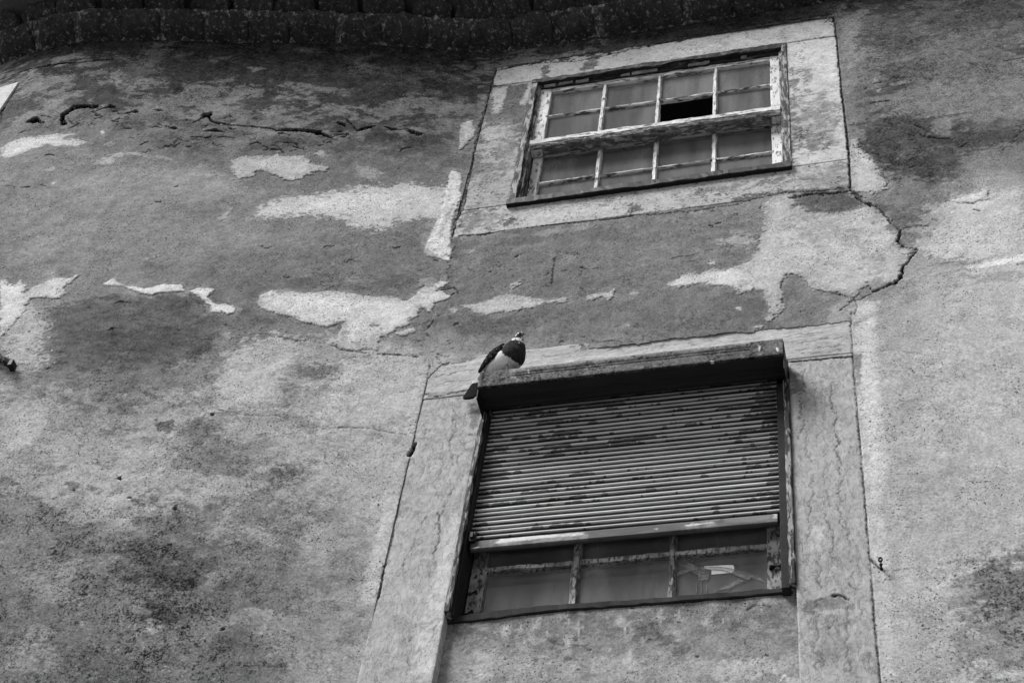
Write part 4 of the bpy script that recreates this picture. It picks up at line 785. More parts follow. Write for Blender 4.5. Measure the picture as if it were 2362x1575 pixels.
([1995,8609,2009,8616,2024,8641,2037,8642],4.211134977346193,6.376791805090716,61.870425257853796,3.0),
([2234,8683,2246,8683,2258,8672,2268,8651],2.509960170200528,5.2127590715799625,71.40688792179655,3.0),
([2212,8590,2220,8573,2232,8599,2241,8591,2247,8564],3.237425608021468,6.731271504644598,55.9154748879027,3.0),
([2267,8680,2268,8674,2271,8674,2273,8676,2275,8668],3.938848300824784,3.4461595976389576,64.10642324619162,3.0),
([2233,8633,2240,8629,2250,8638,2258,8641],2.7111422024933227,6.743484822182732,55.51220674161179,3.0),
([1910,8730,1919,8734,1925,8711,1932,8707],2.847892241768381,4.244938376098548,55.788907865692394,3.0),
([2147,8644,2151,8639,2156,8641],2.0664028132420103,4.402586109537799,61.39213876003383,3.0),
([2177,8606,2180,8603,2181,8599,2184,8601,2186,8599],1.5264851951398348,6.208400449514934,74.027974302225,3.0),
([226,8106,234,8114,240,8135,250,8116,257,8125],1.7190637617146596,6.456030729679013,67.8159754948486,3.0),
([277,7854,280,7852,283,7848,286,7848,290,7840],3.8188051148628155,6.1328993332018875,62.89910336721427,3.0),
([-78,8124,-74,8122,-70,8123],2.4437448432615296,4.342562021861163,75.09353756136619,3.0),
([-10,7941,-7,7950,-4,7943,-1,7947,2,7945],2.900082091108497,5.6014864502087995,58.419865895274576,3.0),
([188,8000,192,7999,195,7999,197,8002,201,8000],3.492545847287194,5.951252350700871,69.65188889817588,3.0),
([-163,8060,-161,8064,-159,8062,-156,8062,-154,8059],4.02562729454668,5.793632583946559,66.01784644864134,3.0),
([53,7907,59,7906,65,7906],3.1591920106333697,4.948111459144002,65.73890145348619,3.0),
([-50,8161,-45,8161,-41,8162,-38,8170],4.217261557654229,6.963228564679697,60.1083340893049,3.0),
([215,7991,224,7987,233,7981],1.2434994559422896,3.56948881429888,71.19143135698737,3.0),
([140,8163,151,8157,162,8151],3.0803849841308986,3.1297693543962914,60.04572553432054,3.0),
([89,8168,99,8175,109,8179],4.152863606646513,2.325674825847621,77.22488228434624,3.0),
([-171,8099,-167,8105,-163,8104],1.4218080242761382,2.6988051362008463,79.82327817990449,3.0),
([-74,7922,-71,7919,-69,7922,-66,7923],2.17154751012702,3.6549988061628547,71.02318226653904,3.0),
([-67,8138,-64,8143,-59,8141,-56,8146,-52,8153],1.9703280159853707,3.7025676409336965,72.94093912323872,3.0),
([-268,8099,-250,8093,-229,8063],4.577821541373106,3.2814412101266495,72.59275507266447,3.0),
([267,7956,272,7952,275,7953],3.6053467405210275,3.815668214711423,77.74196571672618,3.0),
([111,7979,116,7983,121,7995],4.340084240528411,4.471688958414472,77.01104938146932,3.0),
([-37,7930,-31,7925,-25,7919,-19,7914],3.658398038080705,5.587384457297192,76.95592844215278,3.0),
([258,7991,265,7982,272,7982,279,7973],3.968600080225933,3.8530445711968047,73.89624843267755,3.0),
([237,7960,241,7961,245,7961],1.5617496740182302,4.095162899649161,68.60903412438454,3.0),
([-79,8051,-68,8044,-58,8050],4.286022039968129,2.2215149205878566,71.9761695159232,3.0),
([95,7898,106,7897,117,7899,129,7884],4.204962288393795,4.375263296111512,73.25659137812738,3.0),
([-137,8175,-128,8200,-116,8193,-104,8185],3.133784179923973,2.2555666981829967,65.16257415349466,3.0),
([-140,8033,-138,8033,-136,8032,-134,8033,-132,8035],1.9702507935717806,4.802745995406592,61.7151380872961,3.0),
([222,7929,227,7930,233,7930,238,7935],1.4088745161818381,4.983330043232666,74.87097120466466,3.0),
([281,7834,291,7832,303,7808],1.898049876991709,5.176091483619418,57.65700569756541,3.0),
([493,7451,499,7446,505,7443],2.3640603333102126,6.14853087526498,65.87851176820689,3.0),
([215,7504,221,7503,227,7495,233,7494],2.593233576311711,4.846422712870337,66.83532376323555,3.0),
([112,7568,119,7567,126,7567,133,7566],1.863278293041617,3.441860825961365,67.50773619896017,3.0),
([547,7528,559,7508,570,7502,582,7494],3.4171319869830192,3.5598278119921356,64.18316518025303,3.0),
([528,7444,531,7441,533,7441,536,7438],3.528188553991023,5.199393246597163,70.68760373213242,3.0),
([454,7525,457,7531,460,7525,463,7528,466,7527],3.343241194108245,3.6107082354805566,61.221539294238404,3.0),
([221,7554,228,7552,235,7543],2.0794051983965733,4.2763601461783125,60.9874304197165,3.0),
([218,7561,224,7555,229,7557,235,7553,241,7549],2.76007285399716,5.958947965535932,69.73927925207417,3.0),
([498,7470,502,7467,505,7467,508,7463,511,7459],3.6717320806523936,3.7141029386511377,59.591618156799825,3.0),
([105,7594,109,7595,114,7595],1.6569819520795805,4.496864177176731,60.87048043137898,3.0),
([518,7404,523,7408,529,7404,534,7404,539,7395],2.6274674492853416,3.640482872462453,62.05389117052768,3.0),
([216,7472,222,7471,229,7466],4.554097411824884,6.821955530260034,58.56698025929519,3.0),
([308,7489,314,7485,320,7481,325,7489],3.120534492438462,4.723766649832311,78.44222464553664,3.0),
([536,7510,541,7510,547,7503,552,7500,558,7493],2.5339500222754383,4.249582238576755,83.12607368747337,3.0),
([846,8230,863,8220,880,8196],4.5839798912235175,4.670793940479934,63.21468877160012,3.0),
([908,8115,910,8113,912,8118,915,8115,917,8113],1.984730401730391,3.292808454014127,55.38273826368673,3.0),
([1059,7963,1067,7961,1075,7962],4.2109133337619555,5.007442012813458,80.84971510283629,3.0),
([883,8206,891,8200,900,8202],2.447220474510252,5.309530166959882,81.34671051753465,3.0),
([985,8137,990,8137,994,8139,998,8134],2.0982314720973,2.9631503354601474,76.01665844343238,3.0),
([894,8317,911,8334,928,8328],1.2100316000847382,5.072755070716804,75.28607992320394,3.0),
([1037,8097,1046,8097,1054,8078,1062,8068,1070,8082],2.9935994851516696,5.954879551145599,81.12551056926094,3.0),
([801,8382,807,8382,812,8385,818,8395],1.3573407789741092,3.635845166248014,57.799216296588426,3.0),
([928,8267,939,8258,950,8287,962,8281],2.4707746288280106,3.4349875565471097,70.93334184180591,3.0),
([907,8245,914,8243,922,8227,929,8238],2.1746494996748034,6.315095972725539,69.52511050288797,3.0),
([1060,8019,1064,8015,1068,8017,1072,8017],1.6451128597286149,6.9963710344472165,59.12452587524171,3.0),
([1019,8092,1023,8083,1027,8079,1031,8082],4.499032065226313,4.891013829703114,78.05516315231685,3.0),
([1032,8248,1035,8249,1038,8247,1041,8240],2.307840933780614,6.025759580925757,57.87016091014335,3.0),
([805,8060,809,8062,813,8059,817,8059,822,8051],1.6752166370132773,2.5977293562372097,72.10112582354542,3.0),
([996,8103,1003,8101,1010,8099,1017,8096],4.248355731500017,2.7227963485147675,73.86052176440766,3.0),
([721,8384,731,8383,742,8375],4.28557534019466,5.618199535425547,73.73390349216834,3.0),
([960,8304,964,8298,968,8299,973,8292,977,8289],2.7531596738363433,2.2571725192971908,58.5521543155351,3.0),
([1070,8315,1073,8316,1076,8315,1079,8323,1082,8326],3.996741420738376,4.04402989113791,55.07694310737587,3.0),
([926,8162,932,8161,937,8155,943,8152],3.948561682310803,3.7888555878584613,78.52573321679489,3.0),
([854,8208,856,8208,859,8208,862,8208],2.326993460484652,3.0665901676753107,79.10494464889216,3.0),
([774,8073,776,8073,778,8075,780,8075,782,8079],3.1194682368676947,6.433864684048783,74.95178043704342,3.0),
([915,8275,924,8259,932,8264,941,8267,949,8263],1.4540644817136514,6.829069058413518,83.42235404411753,3.0),
([889,8082,899,8075,910,8060],4.280935118431634,2.9454287851456,80.44932250493909,3.0),
([834,8116,851,8118,867,8127],1.9813282665037568,2.2914490461850283,59.32226392639717,3.0),
([1048,8110,1059,8105,1070,8090,1081,8077],1.2727955150410122,2.2686884349443504,57.79800833117927,3.0),
([1018,8132,1024,8119,1031,8107,1038,8098],2.3546244818252484,6.250215748767404,80.94703417630271,3.0),
([-381,7976,-371,7976,-361,7967,-353,7974,-344,7977],4.007868480556137,3.967111500306026,79.13374409367549,3.0),
([-287,8226,-282,8227,-278,8228],2.9078725275714428,3.8947224909571108,68.16222592655221,3.0),
([-178,7579,-176,7581,-174,7581,-172,7578,-170,7580],2.7015054420709355,5.055245095852566,70.53070480256164,3.0),
([-251,8113,-245,8108,-241,8111],3.0728623808975923,2.7850661327017345,77.44833564828598,3.0),
([-330,7479,-310,7460,-289,7444],4.008950993873713,4.4500796195174255,56.12319652571217,3.0),
([-332,8197,-326,8201,-319,8207],2.546109879611194,6.714319772774377,61.016915885102534,3.0),
([-260,7725,-252,7724,-244,7721,-237,7730],2.437699675691357,5.483651139071332,66.21919335108417,3.0),
([-301,7532,-291,7537,-280,7543],1.688588514427866,6.170759743958981,65.96236574766013,3.0),
([-281,7449,-277,7452,-273,7453],3.970107130741905,4.192462992802145,60.95173841751952,3.0),
([-408,8068,-405,8069,-402,8071,-400,8075],1.714350877805038,5.352440059401854,79.28036253276296,3.0),
([-326,7456,-322,7455,-319,7453,-315,7451,-311,7448],4.144235679545615,2.437974091068369,63.276606910425635,3.0),
([-281,7949,-270,7937,-259,7927],4.213119476652753,4.440210968453458,67.74806805369847,3.0),
([-364,7489,-360,7489,-355,7487],2.1224790771589017,6.4382460792775955,70.1688350274246,3.0),
([-402,8241,-400,8241,-398,8243,-395,8243,-393,8241],4.141570652869467,2.319637150834493,73.59798694965562,3.0),
([-438,7687,-428,7700,-416,7699,-408,7721],4.1977594460717915,3.233740482060548,67.11160384468992,3.0),
([-385,7593,-380,7590,-376,7589,-371,7583],3.586554152604335,2.2947183741268873,61.21087921937678,3.0),
([-496,8103,-482,8083,-472,8091],4.154384450541489,4.7766424810320895,69.67305151378176,3.0),
([-299,7559,-295,7561,-290,7562,-287,7567],1.6255212099402208,6.251871487276161,58.96479836631046,3.0),
([-371,7761,-364,7760,-359,7779,-350,7770],1.289719887460334,6.53743625211071,62.879298839652726,3.0),
([-256,8185,-251,8186,-247,8194,-242,8188],2.3273745284568466,2.5403109210446635,76.54827756720682,3.0),
([-273,7498,-270,7498,-266,7497,-264,7501],3.49666128641985,5.873273134929597,76.96524016117738,3.0),
([-210,7426,-203,7423,-195,7425,-187,7415],1.327740665122207,5.601265083277022,56.855571825888525,3.0),
([-282,7679,-273,7695,-261,7692],3.6267043912003754,5.721080823075983,64.96457050066977,3.0),
([-446,8199,-439,8204,-431,8200,-423,8194],4.493376296943427,4.690600585181127,79.58066266400768,3.0),
([-359,8038,-354,8069,-341,8046,-332,8049,-322,8043],2.1709012914901478,5.279850171530169,74.6032859632653,3.0),
([-518,8230,-509,8222,-501,8220,-493,8218],2.8039484481650483,2.3192890380589963,75.36516548827646,3.0),
([-1460,7469,-1459,7469,-1458,7469,-1457,7471,-1456,7471],2.664810386887206,2.5225540809814646,74.56083532921872,3.0),
([-1718,7494,-1717,7496,-1714,7495,-1713,7497,-1712,7498],2.1424658152350045,5.820930588540078,61.18123784152531,3.0),
([-1396,7698,-1393,7700,-1390,7702,-1387,7703],3.2439388939290845,6.45029245616888,69.92248017897295,3.0),
([-1763,7732,-1761,7733,-1758,7732],3.7417472701832546,6.414173974459345,63.83159492498652,3.0),
([-1414,7595,-1411,7594,-1409,7596,-1406,7594],1.3680678586003163,4.985612302922042,74.22432053556756,3.0),
([-1987,7200,-1986,7200,-1984,7201,-1983,7201],2.3698191547955716,3.5606393330209816,49.08914055899766,3.0),
([-1806,7320,-1803,7317,-1801,7321,-1798,7316,-1795,7315],3.348553023816759,2.096466759609037,65.39159319326208,3.0),
([-1478,7552,-1474,7548,-1471,7550,-1469,7553,-1466,7554],2.7074751760618647,6.343560602727964,72.03510503038643,3.0),
([-2011,7703,-2009,7704,-2006,7704],2.1024910715933167,4.654157872151311,73.55249114336411,3.0),
([-1920,7679,-1918,7680,-1916,7683,-1915,7685,-1912,7685],1.3855860131700826,4.101348258053429,48.39088375539126,3.0),
([-2180,7764,-2178,7764,-2174,7760],2.236134938619813,4.560969284809282,53.21439212876237,3.0),
([-2151,7416,-2149,7414,-2148,7415,-2147,7414,-2145,7413],3.720406294397832,4.8817504375120855,66.07884675312539,3.0),
([-1265,7549,-1259,7545,-1254,7542],2.4005017956849013,6.476524284289541,63.69798312114909,3.0),
([-1810,7510,-1802,7505,-1797,7512,-1790,7509],2.3160925844834517,4.196016812434347,55.2140488638634,3.0),
([-2170,7555,-2169,7555,-2167,7553,-2166,7554,-2165,7553],1.3468105938490644,6.643129424839508,59.192622294535376,3.0),
([-1808,7330,-1806,7329,-1803,7328,-1801,7324,-1799,7326],2.556947433693926,6.29428969831089,64.51269136905758,3.0),
([-2117,7559,-2114,7560,-2112,7566,-2109,7565],1.2888813097132752,2.137145968947801,51.132467148276824,3.0),
([-1683,7612,-1682,7612,-1680,7610,-1678,7609,-1677,7610],3.4026448795997286,2.8226059689454788,71.97082460688263,3.0),
([-1961,7238,-1960,7240,-1958,7239,-1956,7239,-1954,7240],1.626259967345876,6.594339705697055,49.629150827958675,3.0),
([-1942,7350,-1932,7348,-1922,7347],1.986059095823505,6.06138157995601,68.36349250700323,3.0),
([-2124,7487,-2123,7487,-2122,7487,-2122,7490,-2120,7489],2.724992747149102,4.381780304254552,65.40263965191318,3.0),
([-1969,7229,-1967,7231,-1963,7230,-1961,7231,-1960,7239],3.800419745903926,4.152795879250821,60.930332325957416,3.0),
([-1613,7489,-1613,7492,-1611,7491,-1610,7492,-1610,7494],2.200105077532138,3.457274831992055,74.31554049595988,3.0),
([-1284,7228,-1280,7230,-1277,7231,-1274,7239],4.104117026753216,2.7435035349815444,61.00187625012116,3.0),
([-646,8278,-629,8273,-615,8288],4.538935364999437,5.495365091777439,65.14009672127978,3.0),
([-514,8100,-506,8099,-498,8100,-490,8105],1.9558172789158736,2.526699847654828,61.76684317497146,3.0),
([-716,8033,-711,8031,-707,8029,-703,8029],4.180991325942235,2.76764802977815,71.36177744902545,3.0),
([-529,8225,-522,8228,-516,8242,-506,8232,-499,8237],3.6324030457680214,3.5471119334747585,66.01084785723235,3.0),
([-1048,8149,-1042,8150,-1037,8157,-1032,8163],1.5277947409104347,3.391058571014239,77.5638144698789,3.0),
([-865,8024,-858,8034,-849,8040],3.167278315547678,4.587584952273926,78.76778435345965,3.0),
([-964,8223,-951,8247,-932,8238,-918,8253],3.4665882530658383,6.173636685550831,78.98125543262536,3.0),
([-845,8131,-831,8127,-823,8152,-810,8155,-795,8139],2.5799535311865265,3.6120464275732393,62.74363181556475,3.0),
([-968,8021,-961,8011,-959,8025,-954,8021,-950,8024],1.581726872559084,5.581474573540628,83.83563194713051,3.0),
([-1082,7982,-1075,7970,-1071,7977,-1068,7985,-1063,7983],3.9725818766489756,3.8735387133479806,78.83585407928594,3.0),
([-795,8030,-793,8043,-788,8041,-782,8035,-779,8042],2.7485194869658702,4.066096489608794,80.60197672629626,3.0),
([-1260,8220,-1247,8218,-1231,8205,-1218,8206,-1209,8223],3.9828594549132097,3.9961838014560405,63.115801737216586,3.0),
([-971,8110,-969,8113,-965,8111,-963,8114,-959,8114],1.966267124555759,5.144291547910411,79.28335852590185,3.0),
([-876,8207,-872,8207,-869,8206,-866,8210,-864,8212],2.5554730985361394,5.727928745033163,72.95169531174223,3.0),
([779,10255,788,10256,797,10259,806,10256,816,10271],2.0223296608460455,2.0824726355169765,42.69005331579429,3.0),
([791,10204,807,10201,824,10182,840,10212],2.8814383790234848,3.8198880960969848,26.42831519213563,3.0),
([936,10345,969,10293,1002,10258,1034,10283],4.429837584009077,5.362950285445825,40.31826072984633,3.0),
([1210,10202,1222,10164,1234,10161,1246,10165,1257,10142],4.204677755933906,4.037698846843076,56.58060512446554,3.0),
([911,10274,927,10253,944,10265,960,10268],2.6352341251253715,2.163048905728162,35.74839161542894,3.0),
([1017,10377,1026,10377,1035,10339,1044,10360,1054,10334],4.3758463928887394,3.302912321393537,27.944896118373563,3.0),
([1261,10140,1273,10135,1285,10138,1296,10126],2.288216879831861,6.310845812308856,56.175895719501064,3.0),
([1448,10048,1457,10048,1465,10032,1473,10022,1483,10041],4.015140686668974,3.723097425281235,26.154486861094227,3.0),
([961,10287,973,10276,985,10271,997,10289,1010,10258],3.5500371463916744,4.393423573148439,28.48314937345779,3.0),
([1309,10169,1329,10165,1349,10169,1370,10203],1.6426696774453218,6.823009622301316,32.94845340258071,3.0),
([863,10172,871,10195,880,10169,888,10181],1.4977099411790835,5.08925014498894,33.484373702179994,3.0),
([1406,10042,1438,10045,1467,9976,1499,10004],2.9860158470039577,6.002180369929617,40.24051748898164,3.0),
([554,10340,573,10288,590,10274,607,10257],3.6009166887076676,4.0186734213022,51.61618927865068,3.0),
([1386,10163,1415,10150,1444,10118],1.6106612707532761,5.923137971751633,39.467070685903536,3.0),
([649,10389,669,10360,688,10359],3.9676030263626663,2.6694562459298776,27.229585961695918,3.0),
([753,10410,766,10382,779,10379,792,10355,804,10364],1.9619427489625276,2.2766082726853893,29.02835380994354,3.0),
([846,10324,861,10356,877,10372,892,10365,908,10332],1.7930741184897587,4.4196557997372246,29.831231681344697,3.0),
([956,10231,981,10177,1005,10200],1.504223454647593,4.148350194539837,54.47160975914793,3.0),
([1428,10023,1461,10067,1492,10049,1523,10051],1.917034833261456,5.985171895304819,54.726475327401204,3.0),
([1060,10203,1090,10139,1121,10172],4.097593076079421,5.243138968976355,56.41735653120483,3.0),
([-388,10427,-373,10439,-361,10475,-341,10438,-325,10444],3.586234736661474,6.334036928189657,36.045204415688886,3.0),
([-115,10183,-96,10182,-77,10190],2.2401368404576822,4.742813449321059,36.45606121527489,3.0),
([19,10316,52,10301,84,10297],3.770505375984598,5.25730197891178,44.165695576645504,3.0),
([373,9941,386,9930,397,9938],2.225226040519333,4.987935936704065,30.89048585454117,3.0),
([-11,10176,8,10197,27,10233,49,10225],1.4849766991035813,6.447403407071383,28.37376831935279,3.0),
([402,10111,415,10115,428,10105],1.7508340500552921,3.630163002172769,38.63853495201384,3.0),
([-423,10293,-408,10273,-395,10272,-379,10237,-366,10237],2.259076276992451,2.0145118791024794,27.18012622173019,3.0),
([466,10146,472,10150,478,10140,485,10126,492,10123],3.6039972555421844,5.224936159664612,57.42957543334512,3.0),
([284,10158,298,10144,310,10153,321,10177,334,10172],1.7243637919123516,5.574809543939412,26.418631580053898,3.0),
([296,10001,304,10014,313,10002,320,10027],3.5498207233555332,6.519322528781514,26.367250126522897,3.0),
([0,10211,16,10222,32,10244,49,10237],3.7843462753722346,4.352653244174371,42.14459901873893,3.0),
([199,10186,215,10201,232,10207,247,10227],2.5715466733564947,2.5995438772327164,39.78575149596725,3.0),
([-210,10300,-194,10298,-179,10318,-162,10304,-147,10320],3.067605270873586,5.0985466055337065,27.870627104455842,3.0),
([306,9948,318,9950,331,9943],4.091206411180041,6.40689284066428,33.689919176691724,3.0),
([-115,10088,-89,10079,-63,10072],4.039128617002966,4.164225746434156,39.86394194531572,3.0),
([-370,10421,-349,10401,-329,10398],3.8479266233485356,4.90522204552442,58.902819605128876,3.0)]
for a in CRK: W.crack(*a)
for a in [([-2757,9342,-2735,9377,-2726,9410,-2694,9355,-2659,9323,-2719,9304],24,18),
([-2592,9423,-2559,9460,-2546,9495,-2419,9504,-2404,9477,-2524,9452,-2552,9410,-2554,9366,-2524,9300,-2552,9296],22,18),
([-2369,9459,-2360,9497,-2344,9510,-2305,9467,-2340,9471],26,14),
([-2244,9400,-2221,9432,-2196,9458,-2168,9428,-2209,9416],24,14),
([-2104,9453,-2085,9473,-2038,9445,-2074,9447],28,12),
([-1836,9364,-1824,9411,-1830,9449,-1812,9443,-1796,9455,-1776,9421,-1779,9398,-1755,9368,-1801,9397],18,22),
([-1399,9261,-1361,9292,-1264,9288,-1176,9270,-1107,9209,-1169,9233,-1265,9258,-1349,9251],20,18),
([-1384,9220,-1362,9243,-1335,9222,-1361,9199],28,14),
([-1774,9256,-1734,9281,-1672,9248,-1727,9251],22,14),
([-1978,9276,-1940,9296,-1920,9264,-1955,9265],24,14),
([-2274,9339,-2258,9366,-2241,9348],34,10),
([-1116,9359,-1096,9375,-1057,9352,-1047,9323],22,14),
([-982,9279,-953,9322,-902,9350,-916,9322],22,16),
([-855,9350,-789,9322,-813,9307],24,14),
([-732,9339,-701,9330,-654,9306,-668,9286,-708,9290],24,16),
([-1197,6977,-1185,6987,-1171,6977,-1179,6965],42,10),
([-1467,6552,-1458,6563,-1440,6555,-1451,6543],42,10),
([-1617,6468,-1607,6481,-1590,6475,-1601,6459],48,10),
([-1404,6443,-1392,6453,-1375,6443,-1386,6433],42,10),
([-1198,6389,-1187,6399,-1170,6391,-1182,6379],42,10),
([-931,6047,-923,6054,-915,6046,-921,6041],48,8),
([-871,5789,-864,5801,-856,5791,-861,5785],46,8),
([-1775,7531,-1769,7540,-1758,7532,-1764,7524],42,6),
([1546,8239,1568,8241,1585,8214,1565,8194],34,16)]: W.hollow(*a)
W.disp += .0035 * fbm(W.X, W.Z, 9, 4, .6, 6) + .012 * fbm(W.X, W.Z, 1.6, 3, .5, 7)
# openings: the straight stone surround above, the shuttered bay below (ragged plaster along its lintel)
cx = (W.xs[:-1] + W.xs[1:]) / 2; cz = (W.zs[:-1] + W.zs[1:]) / 2
CXm, CZm = np.meshgrid(cx, cz)
nE = fbm(CXm, CZm, 16, 4, .62, 9)
hole1 = (CXm > -.391 + (CZm - 8.40) * .0158) & (CXm < 1.487 - (CZm - 8.40) * .0035) & (CZm > 8.402) & (CZm < 10.072 + .012 * nE)
top2 = 7.392 + .022 * nE - .012 * (CXm - .5) - .10 * np.clip((-.27 - CXm) / .09, 0, 1) ** 2
hole2 = (CXm > -.353) & (CXm < 1.4355) & (CZm < top2)
W.disp *= 1
M0 = W.mesh("wall", lambda X, Z: plan(X), keep=~(hole1 | hole2))
wall = under(link("wall", M0, M_wall))
# ---- stones of the two surrounds and the apron under the shuttered window
def stone(name, x0, x1, z0, z1, y, base, mat, patches, cracks, mott=25, back=.22, step=.004, disp=.002):
    F = Field(np.arange(x0, x1 + step * .5, step), np.arange(z0, z1 + step * .6, step * 1.2), base)
    F.mott[:] = mott * (1 + .6 * fbm(F.X, F.Z, 3, 3, .6, 12))
    F.tone += 9 * fbm(F.X, F.Z, 6, 4, .6, 14)
    for a in patches: F.poly(*a)
    for a in cracks: F.crack(*a)
    F.disp += disp * fbm(F.X, F.Z, 12, 4, .6, 15)
    e = np.minimum(np.minimum(F.X - x0, x1 - F.X), np.minimum(F.Z - z0, z1 - F.Z))
    F.disp -= .0022 * np.clip(1 - e / .006, 0, 1) ** 2; F.tone += 12 * F.nC + 10 * F.nA
    me = F.mesh(name, lambda X, Z: np.full(X.shape, y), side=back)
    return under(link(name, me, mat))
SPT = [([62,10096,248,10127,502,10126,628,10148,626,10194,52,10215],62,14,22,0.9,0.0),
([628,10130,920,10081,920,10134,626,10212],95,10,14,0.7,0.0),
([-352,10073,-246,10058,-132,10050,-49,10086,64,10069,55,10178,-364,10183],100,10,18,0.85,0.0),
([-98,9825,-85,10009,-53,10026,-53,9930,-61,9839],98,6,14,0.9,0.0),
([132,9900,138,9985,169,10036,243,10066,208,9955,196,9890],92,6,14,0.9,0.0),
([-20,10042,29,10071,83,10045,24,10037],78,6,14,0.9,0.0),
([505,10054,1166,10089,1480,10039,1473,9868,1243,9873,840,9880,512,9879],186,30,20,0.7,0.0),
([-386,9877,-134,9832,-113,9331,-101,8625,-141,8635,-142,9208,-183,9403,-269,9426,-392,9514],88,18,22,0.9,0.0),
([-360,9841,-278,9834,-276,9674,-285,9566,-333,9552,-365,9700],168,6,14,0.95,0.0),
([-159,9825,-137,9818,-139,9663,-154,9598,-188,9622,-173,9715],162,5,12,0.95,0.0),
([-389,9540,-192,9486,-145,9234,-220,9359,-291,9432,-364,9399],112,20,34,0.8,0.0),
([-364,9399,-258,9450,-197,9274,-233,9104,-371,9230],160,20,30,0.7,0.0),
([-249,9249,-159,9238,-150,8836,-253,8984],112,20,40,0.7,0.0),
([-372,9014,-281,9053,-199,8921,-320,8818],118,20,40,0.7,0.0),
([-361,8828,-255,8826,-181,8644,-370,8689],150,20,40,0.6,0.0),
([1243,9862,1473,9853,1482,9375,1406,9397,1355,9595,1247,9607],192,14,22,0.9,0.0),
([1304,9548,1349,9555,1340,9298,1302,9289],128,8,16,0.85,0.0),
([1242,9588,1265,9520,1269,9318,1240,8911,1235,9173],112,8,20,0.85,0.0),
([1260,9321,1352,9217,1472,8958,1480,8740,1338,8813,1245,8731,1240,9096],138,20,44,0.8,0.0),
([1452,9344,1489,9216,1489,8738,1449,8855],178,14,24,0.7,0.0),
([1286,8899,1396,8888,1400,8761,1272,8724],105,14,44,0.7,0.0),
([1245,8731,1487,8703,1488,8565,1242,8611],172,20,24,0.7,0.0),
([1286,8582,1495,8581,1490,8398,1342,8393,1237,8410],132,20,30,0.8,0.0),
([1465,8420,1492,8430,1490,8389,1324,8389,1149,8415,1149,8440,1369,8411],70,10,14,0.8,0.0),
([-372,8603,-199,8594,-112,8506,-138,8445,-213,8433,-393,8431,-402,8495],128,14,40,0.85,0.0),
([-298,8588,-271,8552,-275,8495,-396,8494,-400,8563,-347,8580],110,12,44,0.7,0.0),
([-39,8537,208,8556,423,8544,429,8446,219,8420,-21,8408],176,20,34,0.7,0.0),
([-152,8467,-113,8511,-99,8483,-133,8443],85,8,24,0.85,0.0),
([447,8490,506,8476,534,8431,493,8431],82,8,24,0.85,0.0),
([319,8501,350,8523,358,8482],110,8,24,0.7,0.0),
([634,8580,767,8567,769,8442,690,8451],128,16,44,0.7,0.0),
([560,8564,695,8577,855,8549,832,8465,566,8417],170,20,34,0.6,0.0),
([855,8487,898,8485,895,8466,868,8470],60,5,8,0.8,0.0),
([952,8436,1177,8426,1177,8398,1047,8391,952,8381],78,10,20,0.85,0.0),
([1225,8425,1399,8404,1486,8405,1479,8363,1369,8368,1235,8379],74,10,16,0.85,0.0),
([988,8562,1403,8503,1479,8484,1475,8408,1166,8439],142,20,40,0.6,0.0),
([609,7387,988,7396,1429,7357,1437,7303,1167,7292,613,7306],172,10,16,0.6,0.0),
([-338,7214,-119,7206,-113,7155,-339,7156],118,8,14,0.6,0.0),
([-109,7351,53,7343,427,7345,1150,7316,1150,7286,429,7312,-104,7312],182,6,12,0.7,0.0),
([-294,7105,-116,7105,-103,6644,-124,6164,-297,6301,-319,6780],146,30,40,0.6,0.0),
([-129,6448,-85,6442,-76,5606,-183,5586,-175,5840,-148,6099],182,20,14,0.75,0.0),
([-333,6008,-148,5988,-167,5585,-295,5596],150,20,30,0.6,0.0),
([-145,7109,-86,7114,-86,6933,-110,6909],105,10,16,0.6,0.0),
([-264,6772,-135,6753,-125,6546,-242,6562],160,16,30,0.6,0.0),
([1179,7148,1232,7139,1227,6968,1185,6942],112,12,24,0.7,0.0),
([1251,5838,1323,5843,1358,5820,1374,5774,1275,5772,1195,5794],108,8,18,0.8,0.0),
([1221,5778,1356,5776,1395,5519,1240,5534],128,30,40,0.6,0.0),
([1243,6171,1291,6179,1277,6057,1244,6061],180,14,24,0.7,0.0),
([1336,6818,1384,6746,1389,6437,1339,6415],168,20,34,0.6,0.0)]
